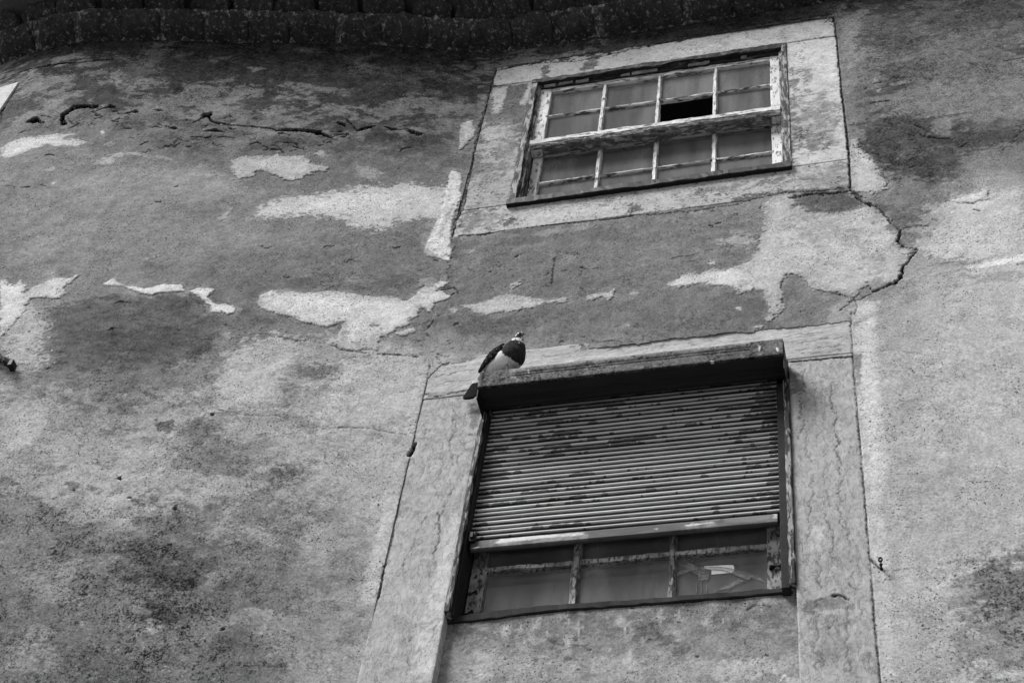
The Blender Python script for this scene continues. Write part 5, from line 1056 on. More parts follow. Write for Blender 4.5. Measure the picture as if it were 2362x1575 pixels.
SCR = [([-377,9860,-268,9864,-136,9850],3,4,70,1),
([1238,9859,1324,9868,1486,9855],2.5,4,78,1.5),
([-375,8608,-288,8600,-155,8593],2.5,3,88,1),
([1243,8628,1332,8619],2.5,3,92,1),
([1179,7157,1246,7154,1323,7151,1429,7149],5,8,28,1.2),
([-353,7207,-287,7184,-231,7195,-166,7202,-118,7197],4,5,58,2),
([1301,5845,1324,5845,1354,5820],6,7,48,1.5),
([1236,5821,1301,5843],3,3,90,2),
([-198,7033,-198,6982,-186,6930,-189,6881,-188,6831,-174,6780,-156,6730],3.1500000000000004,2,78,3.2),
([-141,6599,-145,6557,-164,6518,-158,6476,-168,6437,-174,6397,-179,6358],3.1500000000000004,2,80,3.2),
([-190,6456,-165,6408,-163,6364,-159,6319,-154,6275,-166,6234,-158,6191],3.6750000000000003,2,68,3.2),
([-149,6190,-148,6174,-147,6159,-148,6144,-172,6131,-160,6115,-160,6100],2.1,2,96,3.2),
([-212,6925,-222,6881,-213,6835,-224,6792,-199,6745,-201,6701,-210,6660,-217,6618,-199,6573,-209,6533],2.1,2,104,3.2),
([-225,6461,-230,6419,-244,6378,-251,6337,-251,6295,-260,6255,-271,6216,-272,6176,-262,6135],2.52,2,94,3.2),
([-206,7119,-203,7081,-182,7040,-188,7004,-177,6965,-176,6928,-176,6892],2.1,2,96,3.2),
([-299,7050,-319,7004,-307,6954,-308,6906,-290,6856,-296,6810,-289,6762,-273,6714,-281,6670],2.1,2,108,3.2),
([-57,5934,-59,5906,-91,5881,-103,5854,-110,5827,-107,5798,-121,5772],2.625,2,94,3.2),
([-185,5863,-184,5826,-189,5791,-183,5755,-195,5721,-180,5684,-176,5649,-176,5615],2.625,2,100,3.2),
([-124,6857,-117,6812,-145,6772,-137,6727,-118,6681,-124,6639,-134,6598],1.8900000000000001,2,111,3.2),
([1244,7098,1234,7055,1238,7011,1223,6970,1219,6927,1225,6884,1215,6843,1221,6800,1235,6756,1217,6718,1208,6679],2.7300000000000004,2,80,3.2),
([1212,6807,1220,6758,1240,6708,1233,6662,1235,6616,1234,6571,1261,6522],2.52,2,86,3.2),
([1346,6998,1341,6955,1339,6911,1340,6868,1344,6825,1359,6780,1346,6740,1345,6699,1357,6656],2.7300000000000004,2,76,3.2),
([1344,6683,1363,6637,1341,6599,1351,6555,1358,6513,1349,6474,1363,6431,1350,6393,1344,6354,1349,6314,1339,6277,1349,6237,1345,6199,1360,6160],2.94,2,74,3.2),
([1289,7007,1281,6964,1269,6921,1275,6875,1275,6831,1275,6788,1276,6745,1292,6700,1274,6660,1272,6619],2.1,2,100,3.2),
([1257,6450,1244,6410,1252,6368,1234,6330,1243,6288,1234,6249,1234,6209,1230,6171,1220,6133],2.3100000000000005,2,88,3.2),
([1292,6258,1295,6216,1312,6173,1314,6132,1315,6092,1302,6054,1311,6013],2.52,2,86,3.2),
([1369,6226,1365,6189,1370,6152,1363,6117,1367,6081,1368,6045,1358,6011,1374,5975,1375,5940,1355,5908,1376,5872,1376,5839],2.52,2,88,3.2),
([1267,6040,1250,6005,1268,5965,1247,5931,1265,5892,1256,5857,1239,5823,1240,5788,1249,5752],2.7300000000000004,2,84,3.2),
([1239,5733,1244,5698,1249,5663,1233,5630,1229,5597,1250,5562,1230,5531,1250,5496,1234,5465],2.7300000000000004,2,88,3.2),
([1348,5781,1347,5749,1349,5717,1341,5686,1349,5655,1333,5625,1344,5593,1336,5564,1349,5532,1346,5503,1339,5474],2.52,2,90,3.2),
([1296,5727,1285,5692,1286,5656,1300,5619,1298,5584,1307,5548,1302,5514],2.1,2,104,3.2),
([1218,6338,1228,6317,1242,6296,1241,6277,1233,6259,1258,6236,1262,6217],2.1,2,96,3.2),
([1290,6641,1301,6596,1296,6553,1306,6509,1293,6469,1291,6427,1296,6385,1308,6343,1286,6305],2.1,2,104,3.2),
([1384,6112,1397,6075,1403,6039,1395,6005,1393,5971,1403,5935,1401,5901,1385,5869,1404,5834,1388,5802,1391,5769,1403,5735],2.1,2,104,3.2),
([-326,7322,-303,7317,-284,7331,-260,7320,-241,7335,-220,7338,-198,7334,-177,7339,-155,7338],2.5,2,92,2.0),
([-298,7261,-277,7265,-257,7279,-235,7274,-213,7271,-192,7272,-170,7269,-149,7274,-129,7282],2.5,2,96,2.0),
([144,7380,185,7368,225,7376,265,7368,305,7363,344,7368,384,7367,423,7367,462,7372],2.2,2,120,2.0),
([239,7372,257,7382,276,7376,294,7389,313,7381,331,7385,350,7391,368,7396,386,7404],2,2,125,2.0),
([1220,7269,1245,7277,1270,7272,1295,7282,1320,7284,1345,7284,1370,7273,1395,7285,1420,7273],2.6,2,98,2.0),
([1201,7227,1227,7224,1253,7227,1279,7223,1305,7232,1331,7226,1357,7217,1383,7230,1409,7222],2.4,2,108,2.0),
([1186,7327,1203,7329,1221,7335,1239,7337,1256,7322,1274,7325,1291,7327,1309,7329,1326,7327],2.2,2,115,2.0),
([1235,7204,1255,7197,1274,7198,1293,7196,1313,7190,1332,7193,1351,7189,1371,7203,1390,7194],3,2,95,2.0),
([611,7353,645,7353,679,7356,713,7354,747,7364,781,7354,815,7365,849,7362,883,7358],2,2,128,2.0),
([-350,7360,-339,7367,-327,7368,-315,7366,-302,7360,-289,7353,-277,7355,-266,7364,-254,7364],2,2,110,2.0)] + CRK
G = .0015
SPT += [([-372,10072,-100,10066,300,10064,700,10074,700,10098,-372,10098],58,14,26,.85,0),([700,10084,1200,10078,1487,10086,1487,10099,700,10099],88,10,20,.7,0),([-390,9800,-340,9700,-350,9300,-340,9000,-395,8640,-410,9300],92,16,26,.7,0),([1200,8660,1240,8660,1262,9000,1255,9300,1226,9400],108,14,24,.7,0),([100,8640,500,8640,420,8560,200,8570],122,16,40,.6,0),([700,8500,1100,8480,1300,8520,1000,8560],112,16,40,.6,0),([1300,9300,1440,9260,1470,9000,1380,8900,1290,9050],128,24,44,.7,0)]
u1 = stone("stone_lintel", -.372, 1.487, 9.860 + G, 10.10, .002, 165, M_stone_u, SPT, SCR, 60)
u2 = stone("stone_jamb", -.392, -.136, 8.630 + G, 9.860 - G, .002, 146, M_stone_u, SPT, SCR, 80)
u3 = stone("stone_jamb", 1.226, 1.490, 8.630 + G, 9.860 - G, .002, 172, M_stone_u, SPT, SCR, 65)
u4 = stone("stone_sill", -.396, 1.490, 8.392, 8.630 - G, .002, 160, M_stone_u, SPT, SCR, 80)
u1['label'] = "pale upper lintel stone under the sooty eave"; u2['label'] = "left upper jamb stone, grey with dark stain at its top"
u3['label'] = "right upper jamb stone, palest"; u4['label'] = "upper sill stone with dark lichen spots"
l1 = stone("stone_lintel", -.358, 1.440, 7.172, 7.44, .003, 160, M_lintel, SPT, SCR, 20)
l2 = stone("stone_jamb", -.358, -.079, 4.6, 7.172 - 2 * G, .003, 152, M_jamb, SPT, SCR, 18)
l3 = stone("stone_jamb", 1.179, 1.440, 4.6, 7.172 - 2 * G, .003, 150, M_jamb, SPT, SCR, 18)
l1['label'] = "lower lintel stone with fine horizontal bands"; l2['label'] = "left lower jamb stone with wavy seams, merging into plaster below"
l3['label'] = "right lower jamb stone with wavy seams"
def apron():
    F = Field(np.arange(-.079, 1.181, .004), np.arange(4.6, 5.93, .005), 122)
    F.mott[:] = 16; F.tone += 10 * F.nA + 7 * F.nC + 8 * fbm(F.X * 2, F.Z * .5, 8, 4, .6, 23)
    for a in [([-54,5927,356,5940,1170,5915,1172,5766,663,5788,309,5785,-49,5845],104,40,40,0.8,0.0),
([-78,5784,316,5706,668,5672,896,5665,1173,5623,1170,5506,-91,5622],150,60,60,0.8,0.0),
([539,5908,598,5922,676,5913,648,5876,588,5883],140,8,18,0.8,1),
([299,5906,353,5904,350,5876,294,5886],136,8,18,0.8,1),
([322,5776,429,5781,422,5711,339,5720],88,20,50,0.7,0.0),
([664,5772,745,5756,770,5700,713,5698],92,20,50,0.7,0.0),
([18,5751,72,5754,70,5723,27,5727],158,8,18,0.7,0.0),
([25,5650,114,5657,116,5641,51,5632],170,8,14,0.7,0.0),
([918,5625,1063,5626,1116,5511,919,5529],165,30,40,0.7,0.0),
([1095,5513,1123,5561,1133,5553,1116,5511],195,5,14,0.9,0.0),
([997,5692,1149,5768,1164,5698,1064,5671],108,40,50,0.6,0.0),
([192,5873,199,5874,201,5866,199,5851,195,5854,195,5864],170.6848904392887,3,1.8,0.8171676152922236,1),
([190,5846,194,5847,195,5841,194,5832,192,5834,192,5840],209.96078426231605,3,1.8,0.5942289343500108,1),
([250,5885,254,5888,256,5873,257,5848,254,5852,252,5870],185.39095940121643,3,1.8,0.7227422122501299,1),
([231,5819,237,5821,239,5810,238,5792,235,5795,234,5808],169.03045305482652,3,1.8,0.6053823317703674,1),
([241,5792,245,5793,246,5788,245,5781,243,5782,242,5788],183.34487383324307,3,1.8,0.9059289351852327,1),
([216,5795,219,5798,221,5782,222,5754,220,5758,218,5778],176.62605177143607,3,1.8,0.9462210786819805,1),
([294,5830,299,5832,301,5820,300,5800,297,5803,296,5818],181.9742310408339,3,1.8,0.7973794272253245,1),
([368,5876,373,5878,375,5868,374,5850,371,5853,370,5866],187.39112407455323,3,1.8,0.7923746144962684,1),
([367,5844,373,5846,374,5836,373,5818,370,5821,370,5834],171.39620905594708,3,1.8,0.5289680737470994,1),
([405,5859,410,5868,413,5831,416,5767,413,5776,409,5822],173.7234299009245,3,1.8,0.9257199461545098,1),
([372,5778,378,5783,381,5760,381,5720,378,5726,376,5755],204.64318584673973,3,1.8,0.6285439536034616,1),
([555,5877,562,5879,563,5868,562,5849,558,5852,558,5866],171.07390796485163,3,1.8,0.8439328847124452,1),
([552,5848,557,5848,558,5843,556,5835,553,5836,553,5842],196.5965436850963,3,1.8,0.9274998794478022,1),
([591,5840,596,5845,597,5823,597,5786,594,5792,593,5819],173.89416697543567,3,1.8,0.5675719407206966,1),
([574,5813,579,5818,581,5797,581,5762,578,5768,577,5793],168.21393744174756,3,1.8,0.9064492835516103,1),
([598,5811,603,5813,604,5804,603,5789,600,5791,600,5802],174.89797633505694,3,1.8,0.609748827729798,1),
([701,5880,705,5882,706,5872,705,5855,703,5858,703,5870],177.00790343071827,3,1.8,0.6905308355737312,1),
([699,5843,705,5844,706,5836,704,5823,701,5825,700,5835],205.11604721666413,3,1.8,0.5788629453319931,1),
([763,5878,767,5882,767,5867,767,5842,765,5846,764,5864],194.84271409619524,3,1.8,0.9386804879571125,1),
([762,5770,768,5773,769,5757,767,5731,764,5735,764,5754],178.5020139086376,3,1.8,0.5059479319184128,1),
([885,5914,889,5920,890,5896,888,5854,886,5860,886,5890],172.65706588037804,3,1.8,0.6960232843258207,1),
([917,5820,922,5823,922,5810,921,5789,919,5793,919,5808],185.07240148873606,3,1.8,0.6880826956485419,1),
([998,5899,1002,5901,1002,5889,1001,5867,999,5870,999,5886],169.2800274232886,3,1.8,0.5383651431534124,1),
([1049,5886,1054,5887,1055,5881,1053,5872,1050,5873,1050,5880],181.2073750936578,3,1.8,0.8634649196372022,1),
([1050,5852,1056,5853,1057,5848,1054,5839,1051,5841,1052,5847],209.1032203823324,3,1.8,0.5283382563692028,1),
([975,5848,979,5848,979,5845,978,5840,976,5841,976,5845],182.38498303755617,3,1.8,0.7581519797767475,1),
([598,5713,602,5718,603,5698,603,5665,601,5670,600,5694],208.42329439872492,3,1.8,0.5013230822282353,1),
([599,5695,602,5702,604,5674,605,5626,603,5633,601,5667],204.38306326252751,3,1.8,0.5149046595939044,1),
([139,5861,145,5863,147,5852,146,5833,143,5836,142,5850],209.57069428071176,3,1.8,0.7610035503461043,1),
([637,5764,644,5765,645,5760,643,5751,639,5753,639,5759],184.86857429476683,3,1.8,0.5375096610948947,1),
([503,5873,508,5874,509,5869,507,5859,505,5860,505,5868],186.29344843744838,3,1.8,0.5695337654761188,1),
([184,5816,189,5818,190,5807,190,5790,187,5792,186,5805],185.37101357546578,3,1.8,0.5569033382364054,1),
([859,5822,865,5824,866,5815,864,5801,861,5804,861,5814],197.19702308463843,3,1.8,0.7120841563026381,1),
([405,5908,409,5909,410,5903,409,5893,407,5895,407,5902],175.14838425287365,3,1.8,0.5888780904711562,1),
([362,5929,365,5933,366,5918,367,5893,365,5897,364,5915],197.63134516929887,3,1.8,0.8187445046029308,1)]: F.poly(*a)
    for a in [([1006,5857,1026,5871,1055,5872,1083,5857],4,4,60,1.5),
([156,5710,164,5708],4,4,60,1),
([421,5637,429,5635],4,4,60,1),
([452,5726,460,5724],4,4,60,1),
([1047,5816,1055,5814],4,4,60,1),
([837,5733,845,5730],4,4,60,1),
([830,5660,838,5658],4,4,60,1),
([666,5752,675,5750],4,4,60,1),
([716,5724,725,5722],4,4,60,1),
([1065,5641,1073,5638],4,4,60,1),
([762,5824,771,5822],4,4,60,1),
([37,5668,45,5666],4,4,60,1),
([595,5906,603,5904],4,4,60,1),
([160,5768,169,5766],4,4,60,1)]: F.crack(*a)
    F.disp += .004 * fbm(F.X, F.Z, 11, 4, .6, 21)
    o = under(link("apron_panel", F.mesh("apron_panel", lambda X, Z: np.full(X.shape, .05), side=.2), M_apron))
    o['label'] = "recessed plaster panel below the shuttered window with white droppings"
apron()
# plaster infill around the two openings behind the stones, and the dark rooms
for nm, x0, x1, z0, z1, y0 in (("room_interior", -.30, 1.40, 8.35, 10.0, .22), ("room_interior", -.25, 1.35, 5.80, 7.35, .24)):
    mb = MB(); y1 = 3.2
    X0, X1, Z0, Z1 = x0 - 1.2, x1 + 1.2, z0 - .55, z1 + .12
    mb.v += [(X0, y0, Z0), (X1, y0, Z0), (X1, y0, Z1), (X0, y0, Z1), (X0, y1, Z0), (X1, y1, Z0), (X1, y1, Z1), (X0, y1, Z1)]
    mb.f += [(4, 5, 6, 7), (0, 4, 7, 3), (1, 2, 6, 5), (3, 7, 6, 2), (0, 1, 5, 4)]
    b = len(mb.v)
    mb.v += [(x0, y0, z0), (x1, y0, z0), (x1, y0, z1), (x0, y0, z1)]
    mb.f += [(0, 1, b + 1, b), (1, 2, b + 2, b + 1), (2, 3, b + 3, b + 2), (3, 0, b, b + 3)]
    part(mb, nm, M_room)
# ================================================================== UPPER SASH WINDOW
def stile(z0, z1, secs, name, mat, par, seg=60):
    """one upright: stepped section (outer band and inner bead as one profile)"""
    mb = MB(); mb.bar((0, 0, z0), (0, 0, z1), secs, seg, .0015, 'z'); return part(mb, name, mat, par)
win = under(empty("sash_window", (.55, 0, 8.64))); win['label'] = "small paned sash window with flaking white sashes"
stile(8.64, 9.85, [(-.004, -.133), (-.002, -.136), (.2, -.136), (.2, -.0895), (.016, -.0895), (.014, -.092), (.0135, -.104), (-.002, -.1055), (-.004, -.108)], "case_stile", M_case, win)
stile(8.64, 9.85, [(-.004, 1.201), (-.002, 1.1985), (.0155, 1.1975), (.016, 1.186), (.018, 1.184), (.2, 1.184), (.2, 1.227), (-.002, 1.227), (-.004, 1.224)], "case_stile", M_case, win)
mb = MB()
mb.bar((-.1365, 0, 9.818), (1.2275, 0, 9.818), [(-.006, .037), (-.004, .040), (.2, .040), (.2, -.026), (.022, -.026), (.020, -.023), (.0195, -.003), (-.004, 0), (-.006, .003)], 90, .003)
part(mb, "head_frame", M_caseh, win)
M_scrap = mat_plain("scrap_paint", .44, .16, 30, (.4, 1, 1)); x = -.07                                                                        # lifted scraps of paint under the head
while x < 1.15:
    L = random.uniform(.03, .16)
    if random.random() < .62:
        mb = MB(); mb.bar((x, .018, 9.797 + random.uniform(-.004, .010)), (min(x + L, 1.17), .018, 9.797 + random.uniform(-.004, .010)), rect(-.006, 0, -.008, .012, .001), 12, .003); part(mb, "paint_scrap", M_scrap, win)
    x += L + random.uniform(.01, .05)
M_underrail = mat_peel("weathered_shaded_timber", .60, .30, .50, (.35, 1, 1), .2, 70)  # gritty rail underside, its colour also darkened for the shade of facing down
def sash(name, x0, x1, gx0, gx1, z0, z1, gz0, gz1, y, meet):
    d = .04
    for a, c in ((x0, gx0), (gx1, x1)):
        mb = MB(); mb.bar((a, y, z0), (a, y, z1), rect(0, d, 0, c - a), 60, .0010, 'z'); part(mb, "sash_stile", M_white, win)
    mb = MB(); mb.bar((gx0 + .0005, y, gz1), (gx1 - .0005, y, gz1), rect(.001, d, 0, z1 - gz1), 90, .0012); part(mb, "sash_rail", M_whiteh, win)
    mb = MB()
    if meet:       # thick rounded meeting rail standing proud
        t = gz0 - z0
        mb.bar((x0 + .002, y, z0), (x1 - .002, y, z0), [(-.022, t * .37), (.036, t * .37), (.036, t - .002), (.004, t + .002), (-.012, t - .012), (-.022, t * .72)], 110, .0016); part(mb, "meeting_rail", M_whiteh, win)
        mb = MB(); mb.bar((x0 + .002, y, z0), (x1 - .002, y, z0), [(-.019, t * .22), (-.013, t * .08), (.004, t * .02), (.036, .0), (.036, t * .36), (-.020, t * .36)], 110, .0024); part(mb, "rail_underside", M_underrail, win)
    else:
        mb.bar((gx0 + .0005, y, z0), (gx1 - .0005, y, z0), rect(.001, d, 0, gz0 - z0), 60, .001); part(mb, "sash_rail", M_whiteh, win)
sash("upper_sash", -.0935, 1.1845, -.028, 1.135, 9.160, 9.829, 9.257, 9.760, .030, True)
sash("lower_sash", -.0835, 1.1815, -.036, 1.128, 8.66, 9.215, 8.700, 9.193, .078, False)
def muntins(xsm, z0, z1, hz, gx0, gx1, y, w, par):
    for x in xsm:
        mb = MB(); mb.bar((x, y, z0), (x, y, z1), [(0, -w * .25), (.012, -w * .5), (.026, -w * .5), (.026, w * .5), (.012, w * .5), (0, w * .25)], 40, .0016, 'z')
        part(mb, "muntin", M_white, par)
    mb = MB(); mb.bar((gx0, y, hz), (gx1, y, hz), [(.004, -.003), (.010, -.008), (.026, -.008), (.026, .008), (.008, .008), (.003, .005)], 90, .0012)
    part(mb, "muntin", M_caseh2, par)
M_caseh2 = mat_peel("bare_glazing_bar", .78, .26, .55, (.3, 1, 1), .2, 50)
muntins((.262, .556, .851), 9.24, 9.765, 9.511, -.03, 1.137, .034, .023, win)
muntins((.263, .551, .8445), 8.695, 9.195, 8.9305, -.038, 1.130, .082, .025, win)
def panes(xe, ze, y, mat, par, skip=(), wr=.003):
    for j in range(len(ze) - 1):
        for i in range(len(xe) - 1):
            if (i, j) in skip: continue
            x0, x1, z0, z1 = xe[i], xe[i + 1], ze[j], ze[j + 1]
            t = [random.uniform(-wr, wr) for _ in range(4)]
            mb = MB(); th = .003
            mb.v += [(x0, y + t[0], z0), (x1, y + t[1], z0), (x1, y + t[2], z1), (x0, y + t[3], z1)]
            mb.f += [(0, 1, 2, 3)]
            part(mb, "pane", mat, par, raw=True)
panes((-.03, .262, .556, .851, 1.137), (9.24, 9.511, 9.765), .052, M_glass_u, win, skip=((2, 0),))
panes((-.038, .263, .551, .8445, 1.130), (8.695, 8.9305, 9.195), .100, M_glass_u, win)
mb = MB(); mb.bar((-.143, 0, 8.598), (1.2285, 0, 8.602), rect(-.022, .09, 0, .046, .004), 60, .0022)
part(mb, "drip_ledge", M_dark, win)
# ================================================================== LOWER CASEMENT
case = under(empty("casement_window", (.5, .1, 5.9))); case['label'] = "old casement window half covered by the lowered shutter"
for x, w in ((-.048, .060), (1.0665, .056)):
    mb = MB(); mb.bar((x, 0, 5.90), (x, 0, 7.15), rect(.115, .16, 0, w), 60, .001, 'z'); part(mb, "casement_stile", M_grey, case)
mb = MB(); mb.bar((.0125, .115, 7.06), (1.066, .115, 7.06), rect(.002, .045, 0, .08), 60, .001); part(mb, "casement_rail", M_grey, case)
for x, w in ((.3575, .034), (.7195, .029)):
    mb = MB(); mb.bar((x, .112, 5.93), (x, .112, 7.06), [(0, -w * .25), (.014, -w * .5), (.03, -w * .5), (.03, w * .5), (.014, w * .5), (0, w * .25)], 60, .0022, 'z')
    part(mb, "muntin", M_grey, case)
mb = MB(); mb.bar((.012, .118, 6.222), (1.0665, .118, 6.222), rect(0, .026, 0, .026), 80, .0022)
part(mb, "glazing_rail", M_grey, case)
panes((.010, .3575, .7195, 1.068), (5.94, 6.235, 7.07), .135, M_glass_l, case, wr=.0015)
for z, x in ((6.105, -.05), (6.005, -.052)):
    mb = MB()
    for q in ((x, 6.0, .0), ):
        rings = []
        for i in range(9):
            a = i / 8; r = .0042 + (.0045 if i >= 7 else 0) * (1 if i == 7 else .6); cxp = x + .004 + .038 * a; czp = z - .006 * math.sin(a * 6.0) + .001 * a
            rings.append([(cxp, .106 + r * math.cos(k * 1.0472), czp + r * math.sin(k * 1.0472)) for k in range(6)])
        mb.loft(rings)
    part(mb, "latch_hook", M_dark, case, smooth=True)
mb = MB(); rings = []
for i in range(11):
    a = i / 10; r = .006 + .0035 * math.sin(a * 9) + (.003 if i < 2 else 0)
    rings.append([(1.075 + .05 * a, .106 + r * math.cos(k * 1.0472), 6.107 + .012 * a + .002 * math.sin(a * 14) + r * math.sin(k * 1.0472)) for k in range(6)])
mb.loft(rings); part(mb, "latch_hook", M_dark, case, smooth=True)
# taped crack and a white sheet standing in for a sky reflection on the right hand pane
M_reflect = mat_plain("reflection_white", .93, .03, 20, rough=.6)
def mat_tape():
    m = bpy.data.materials.new("old_clear_tape"); m.use_nodes = True; nt = m.node_tree; nt.nodes.clear()
    out = nt.nodes.new("ShaderNodeOutputMaterial"); t = nt.nodes.new("ShaderNodeBsdfTransparent"); d = nt.nodes.new("ShaderNodeBsdfDiffuse")
    d.inputs[0].default_value = (.5, .5, .5, 1); mx = nt.nodes.new("ShaderNodeMixShader")
    nt.links.new(mrange(nt, noise(nt, 60, 3, .6), .3, .7, .06, .22), mx.inputs[0]); nt.links.new(t.outputs[0], mx.inputs[1]); nt.links.new(d.outputs[0], mx.inputs[2]); nt.links.new(mx.outputs[0], out.inputs[0])
    return m
M_tape = mat_tape(); M_tapeedge = mat_plain("tape_edge", .46, .1, 40)
def onpane(pts, y):
    return [(p[0] * .001, y, p[1] * .001) for p in pts]
def strip(name, pts, mat, y, th=.0012):
    mb = MB(); n = len(pts); f = onpane(pts, y); bk = onpane(pts, y + th)
    mb.v += f + bk; mb.f += [tuple(range(n)), tuple(range(2 * n - 1, n - 1, -1))] + [(i, n + i, n + (i + 1) % n, (i + 1) % n) for i in range(n)]
    return part(mb, name, mat, case)
for pts in [[(742,6194),(767,6172),(779,6192),(791,6188),(853,6127),(847,6113),(831,6118),(815,6124)],
[(738,6133),(737,6152),(808,6169),(819,6164),(830,6153),(792,6154)],
[(814,6132),(828,6157),(852,6146),(854,6112),(850,6099),(819,6099)],
[(814,6166),(863,6164),(912,6155),(953,6138),(1004,6102),(1007,6090),(996,6082),(980,6093),(926,6122),(885,6143),(836,6150)],
[(881,6041),(964,6090),(983,6078),(929,6047)],
[(975,6124),(1041,6086),(1057,6062),(1007,6094)]]: strip("tape_strip", pts, M_tape, .1305)
def thinline(name, pts, w, mat, y):
    mb = MB(); P = [Vector(q) for q in onpane(pts, y)]
    for a, b in zip(P[:-1], P[1:]):
        d = (b - a).normalized(); nrm = Vector((-d.z, 0, d.x)) * w
        k = len(mb.v); mb.v += [tuple(a + nrm), tuple(a - nrm), tuple(b - nrm), tuple(b + nrm)]
        mb.v += [(v[0], v[1] + .001, v[2]) for v in mb.v[k:k + 4]]
        mb.f += [(k, k + 1, k + 2, k + 3), (k + 7, k + 6, k + 5, k + 4)] + [(k + i, k + 4 + i, k + 4 + (i + 1) % 4, k + (i + 1) % 4) for i in range(4)]
    return part(mb, name, mat, case)
for pts in [[(739,6195),(817,6122)],
[(779,6192),(853,6127)],
[(763,6172),(780,6192)],
[(738,6131),(809,6155),(819,6166)],
[(740,6164),(769,6183)],
[(817,6122),(819,6099),(850,6099),(854,6123)],
[(826,6100),(828,6038)],
[(809,6083),(810,6038)],
[(847,6071),(847,6038)],
[(878,6040),(966,6091)],
[(921,6044),(985,6080)],
[(836,6164),(885,6160),(934,6144),(993,6107)],
[(866,6147),(907,6140),(934,6122),(980,6090),(996,6082),(1008,6090)],
[(975,6124),(1052,6081)],
[(791,6196),(799,6207),(803,6226)],
[(747,6207),(756,6220),(770,6204),(747,6206)]]: thinline("tape_edge", pts, .0007, M_tapeedge, .1290)
strip("sky_reflection_sheet", [(863, 6150), (835, 6162), (837, 6171), (923, 6167), (942, 6164), (946, 6151), (944, 6134), (936, 6126), (863, 6126)], M_reflect, .1325)  # bright sky reflection laid on the pane as a white sheet
mb = MB(); n = 40; rings = []                                       # sagging sill board, thicker and worn on the left
for i in range(n + 1):
    x = -.078 + 1.255 * i / n; a = i / n
    sag = .010 * math.exp(-((a - .30) / .16) ** 2) - .020 * max(0, .18 - a) / .18
    j = lambda: random.uniform(-.0018, .0018)
    z1 = 5.944 + sag * .6 + j(); z0 = 5.912 + sag * .5 - .008 * math.exp(-((a - .12) / .12) ** 2) + j()
    rings.append([(x, .040 + j(), z0 + .004), (x, .043 + j(), z0), (x, .20, z0), (x, .20, z1 + .012), (x, .07, z1 + .003), (x, .047 + j(), z1), (x, .040 + j(), z1 - .006)])
mb.loft(rings); part(mb, "window_sill", M_black, case)
# ================================================================== ROLLER SHUTTER
def curtain():
    pitch = .0259; z0 = 6.326; ns = 31; nx = 330
    xsn = np.linspace(-.0495, 1.126, nx)
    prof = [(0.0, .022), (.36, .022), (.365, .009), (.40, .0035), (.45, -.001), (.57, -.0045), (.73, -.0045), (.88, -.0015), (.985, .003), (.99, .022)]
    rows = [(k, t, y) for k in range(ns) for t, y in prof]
    co = np.zeros((len(rows), nx, 3)); tone = np.zeros((len(rows), nx))
    rg = random.Random(9); slat_tone = [rg.uniform(-24, 16) for _ in range(ns)]; slat_wear = [rg.uniform(-.16, .16) for _ in range(ns)]
    slat_dz = [rg.uniform(-.0013, .0013) for _ in range(ns)]; slat_tilt = [rg.uniform(-.0016, .0016) for _ in range(ns)]
    wav = .0022 * fbm(xsn, np.zeros(nx), 3, 3, .5, 31)
    for r, (k, t, y) in enumerate(rows):
        zz = z0 + (k + t) * pitch
        kk = np.full(nx, float(k))
        e = .0016 * fbm(xsn, kk * 3.7, 14, 3, .6, 33) + .0012 * fbm(xsn, kk * 7.1, 60, 2, .6, 34)
        co[r, :, 0] = xsn; co[r, :, 1] = .050 + y; co[r, :, 2] = zz + wav + slat_dz[k] + slat_tilt[k] * (xsn - .55) + .002 * fbm(xsn, kk * 1.3, 2, 2, .5, 35) + (e if .2 < t < .42 else 0)
        # paint: old pale coat, flaked along the lower edge of each slat and in patches
        fl = fbm(xsn, kk * 5.3, 5.5, 6, .68, 36) + .5 * fbm(xsn, kk * 2.9, 28, 3, .6, 37)
        big = fbm(xsn, np.full(nx, zz * 3), 2.2, 3, .5, 38)
        side = np.clip((xsn - .95) / .15, 0, 1) * .35 + np.clip((.10 - xsn) / .15, 0, 1) * .30
        lim = .40 - .35 * big - side + (t - .45) * .75 + slat_wear[k]
        bare = np.clip((fl - lim) / .10 + .5, 0, 1)
        drk = .0 if k < 20 else .0
        base = 178 + 16 * fbm(xsn, kk * 3.1, 3, 3, .6, 39) + slat_tone[k] - 16 * fbm(xsn, kk * 17.1, 2.5, 4, .7, 46)
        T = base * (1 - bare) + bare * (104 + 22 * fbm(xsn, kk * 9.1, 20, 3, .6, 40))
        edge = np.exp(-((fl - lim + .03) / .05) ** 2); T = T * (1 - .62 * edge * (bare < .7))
        if y > .01: T = np.full(nx, 26.)  # shade of the grooves and slat undersides painted in as near black
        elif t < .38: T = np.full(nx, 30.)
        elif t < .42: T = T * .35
        tone[r] = T
    nr = len(rows); idx = np.arange(nr * nx).reshape(nr, nx)
    q = np.stack([idx[:-1, :-1], idx[:-1, 1:], idx[1:, 1:], idx[1:, :-1]], -1).reshape(-1, 4)
    me = bpy.data.meshes.new("roller_shutter"); me.from_pydata(co.reshape(-1, 3).tolist(), [], q.tolist())
    a = me.attributes.new("tone", 'FLOAT', 'POINT'); a.data.foreach_set("value", (tone.ravel() / 255).astype(np.float32))
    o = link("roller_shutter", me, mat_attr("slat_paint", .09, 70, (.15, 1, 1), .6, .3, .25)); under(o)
    m = o.modifiers.new("thick", 'SOLIDIFY'); m.thickness = .006; m.offset = -1
    o['label'] = "half lowered slatted roller shutter with peeling pale paint"
    return o
shut = curtain()
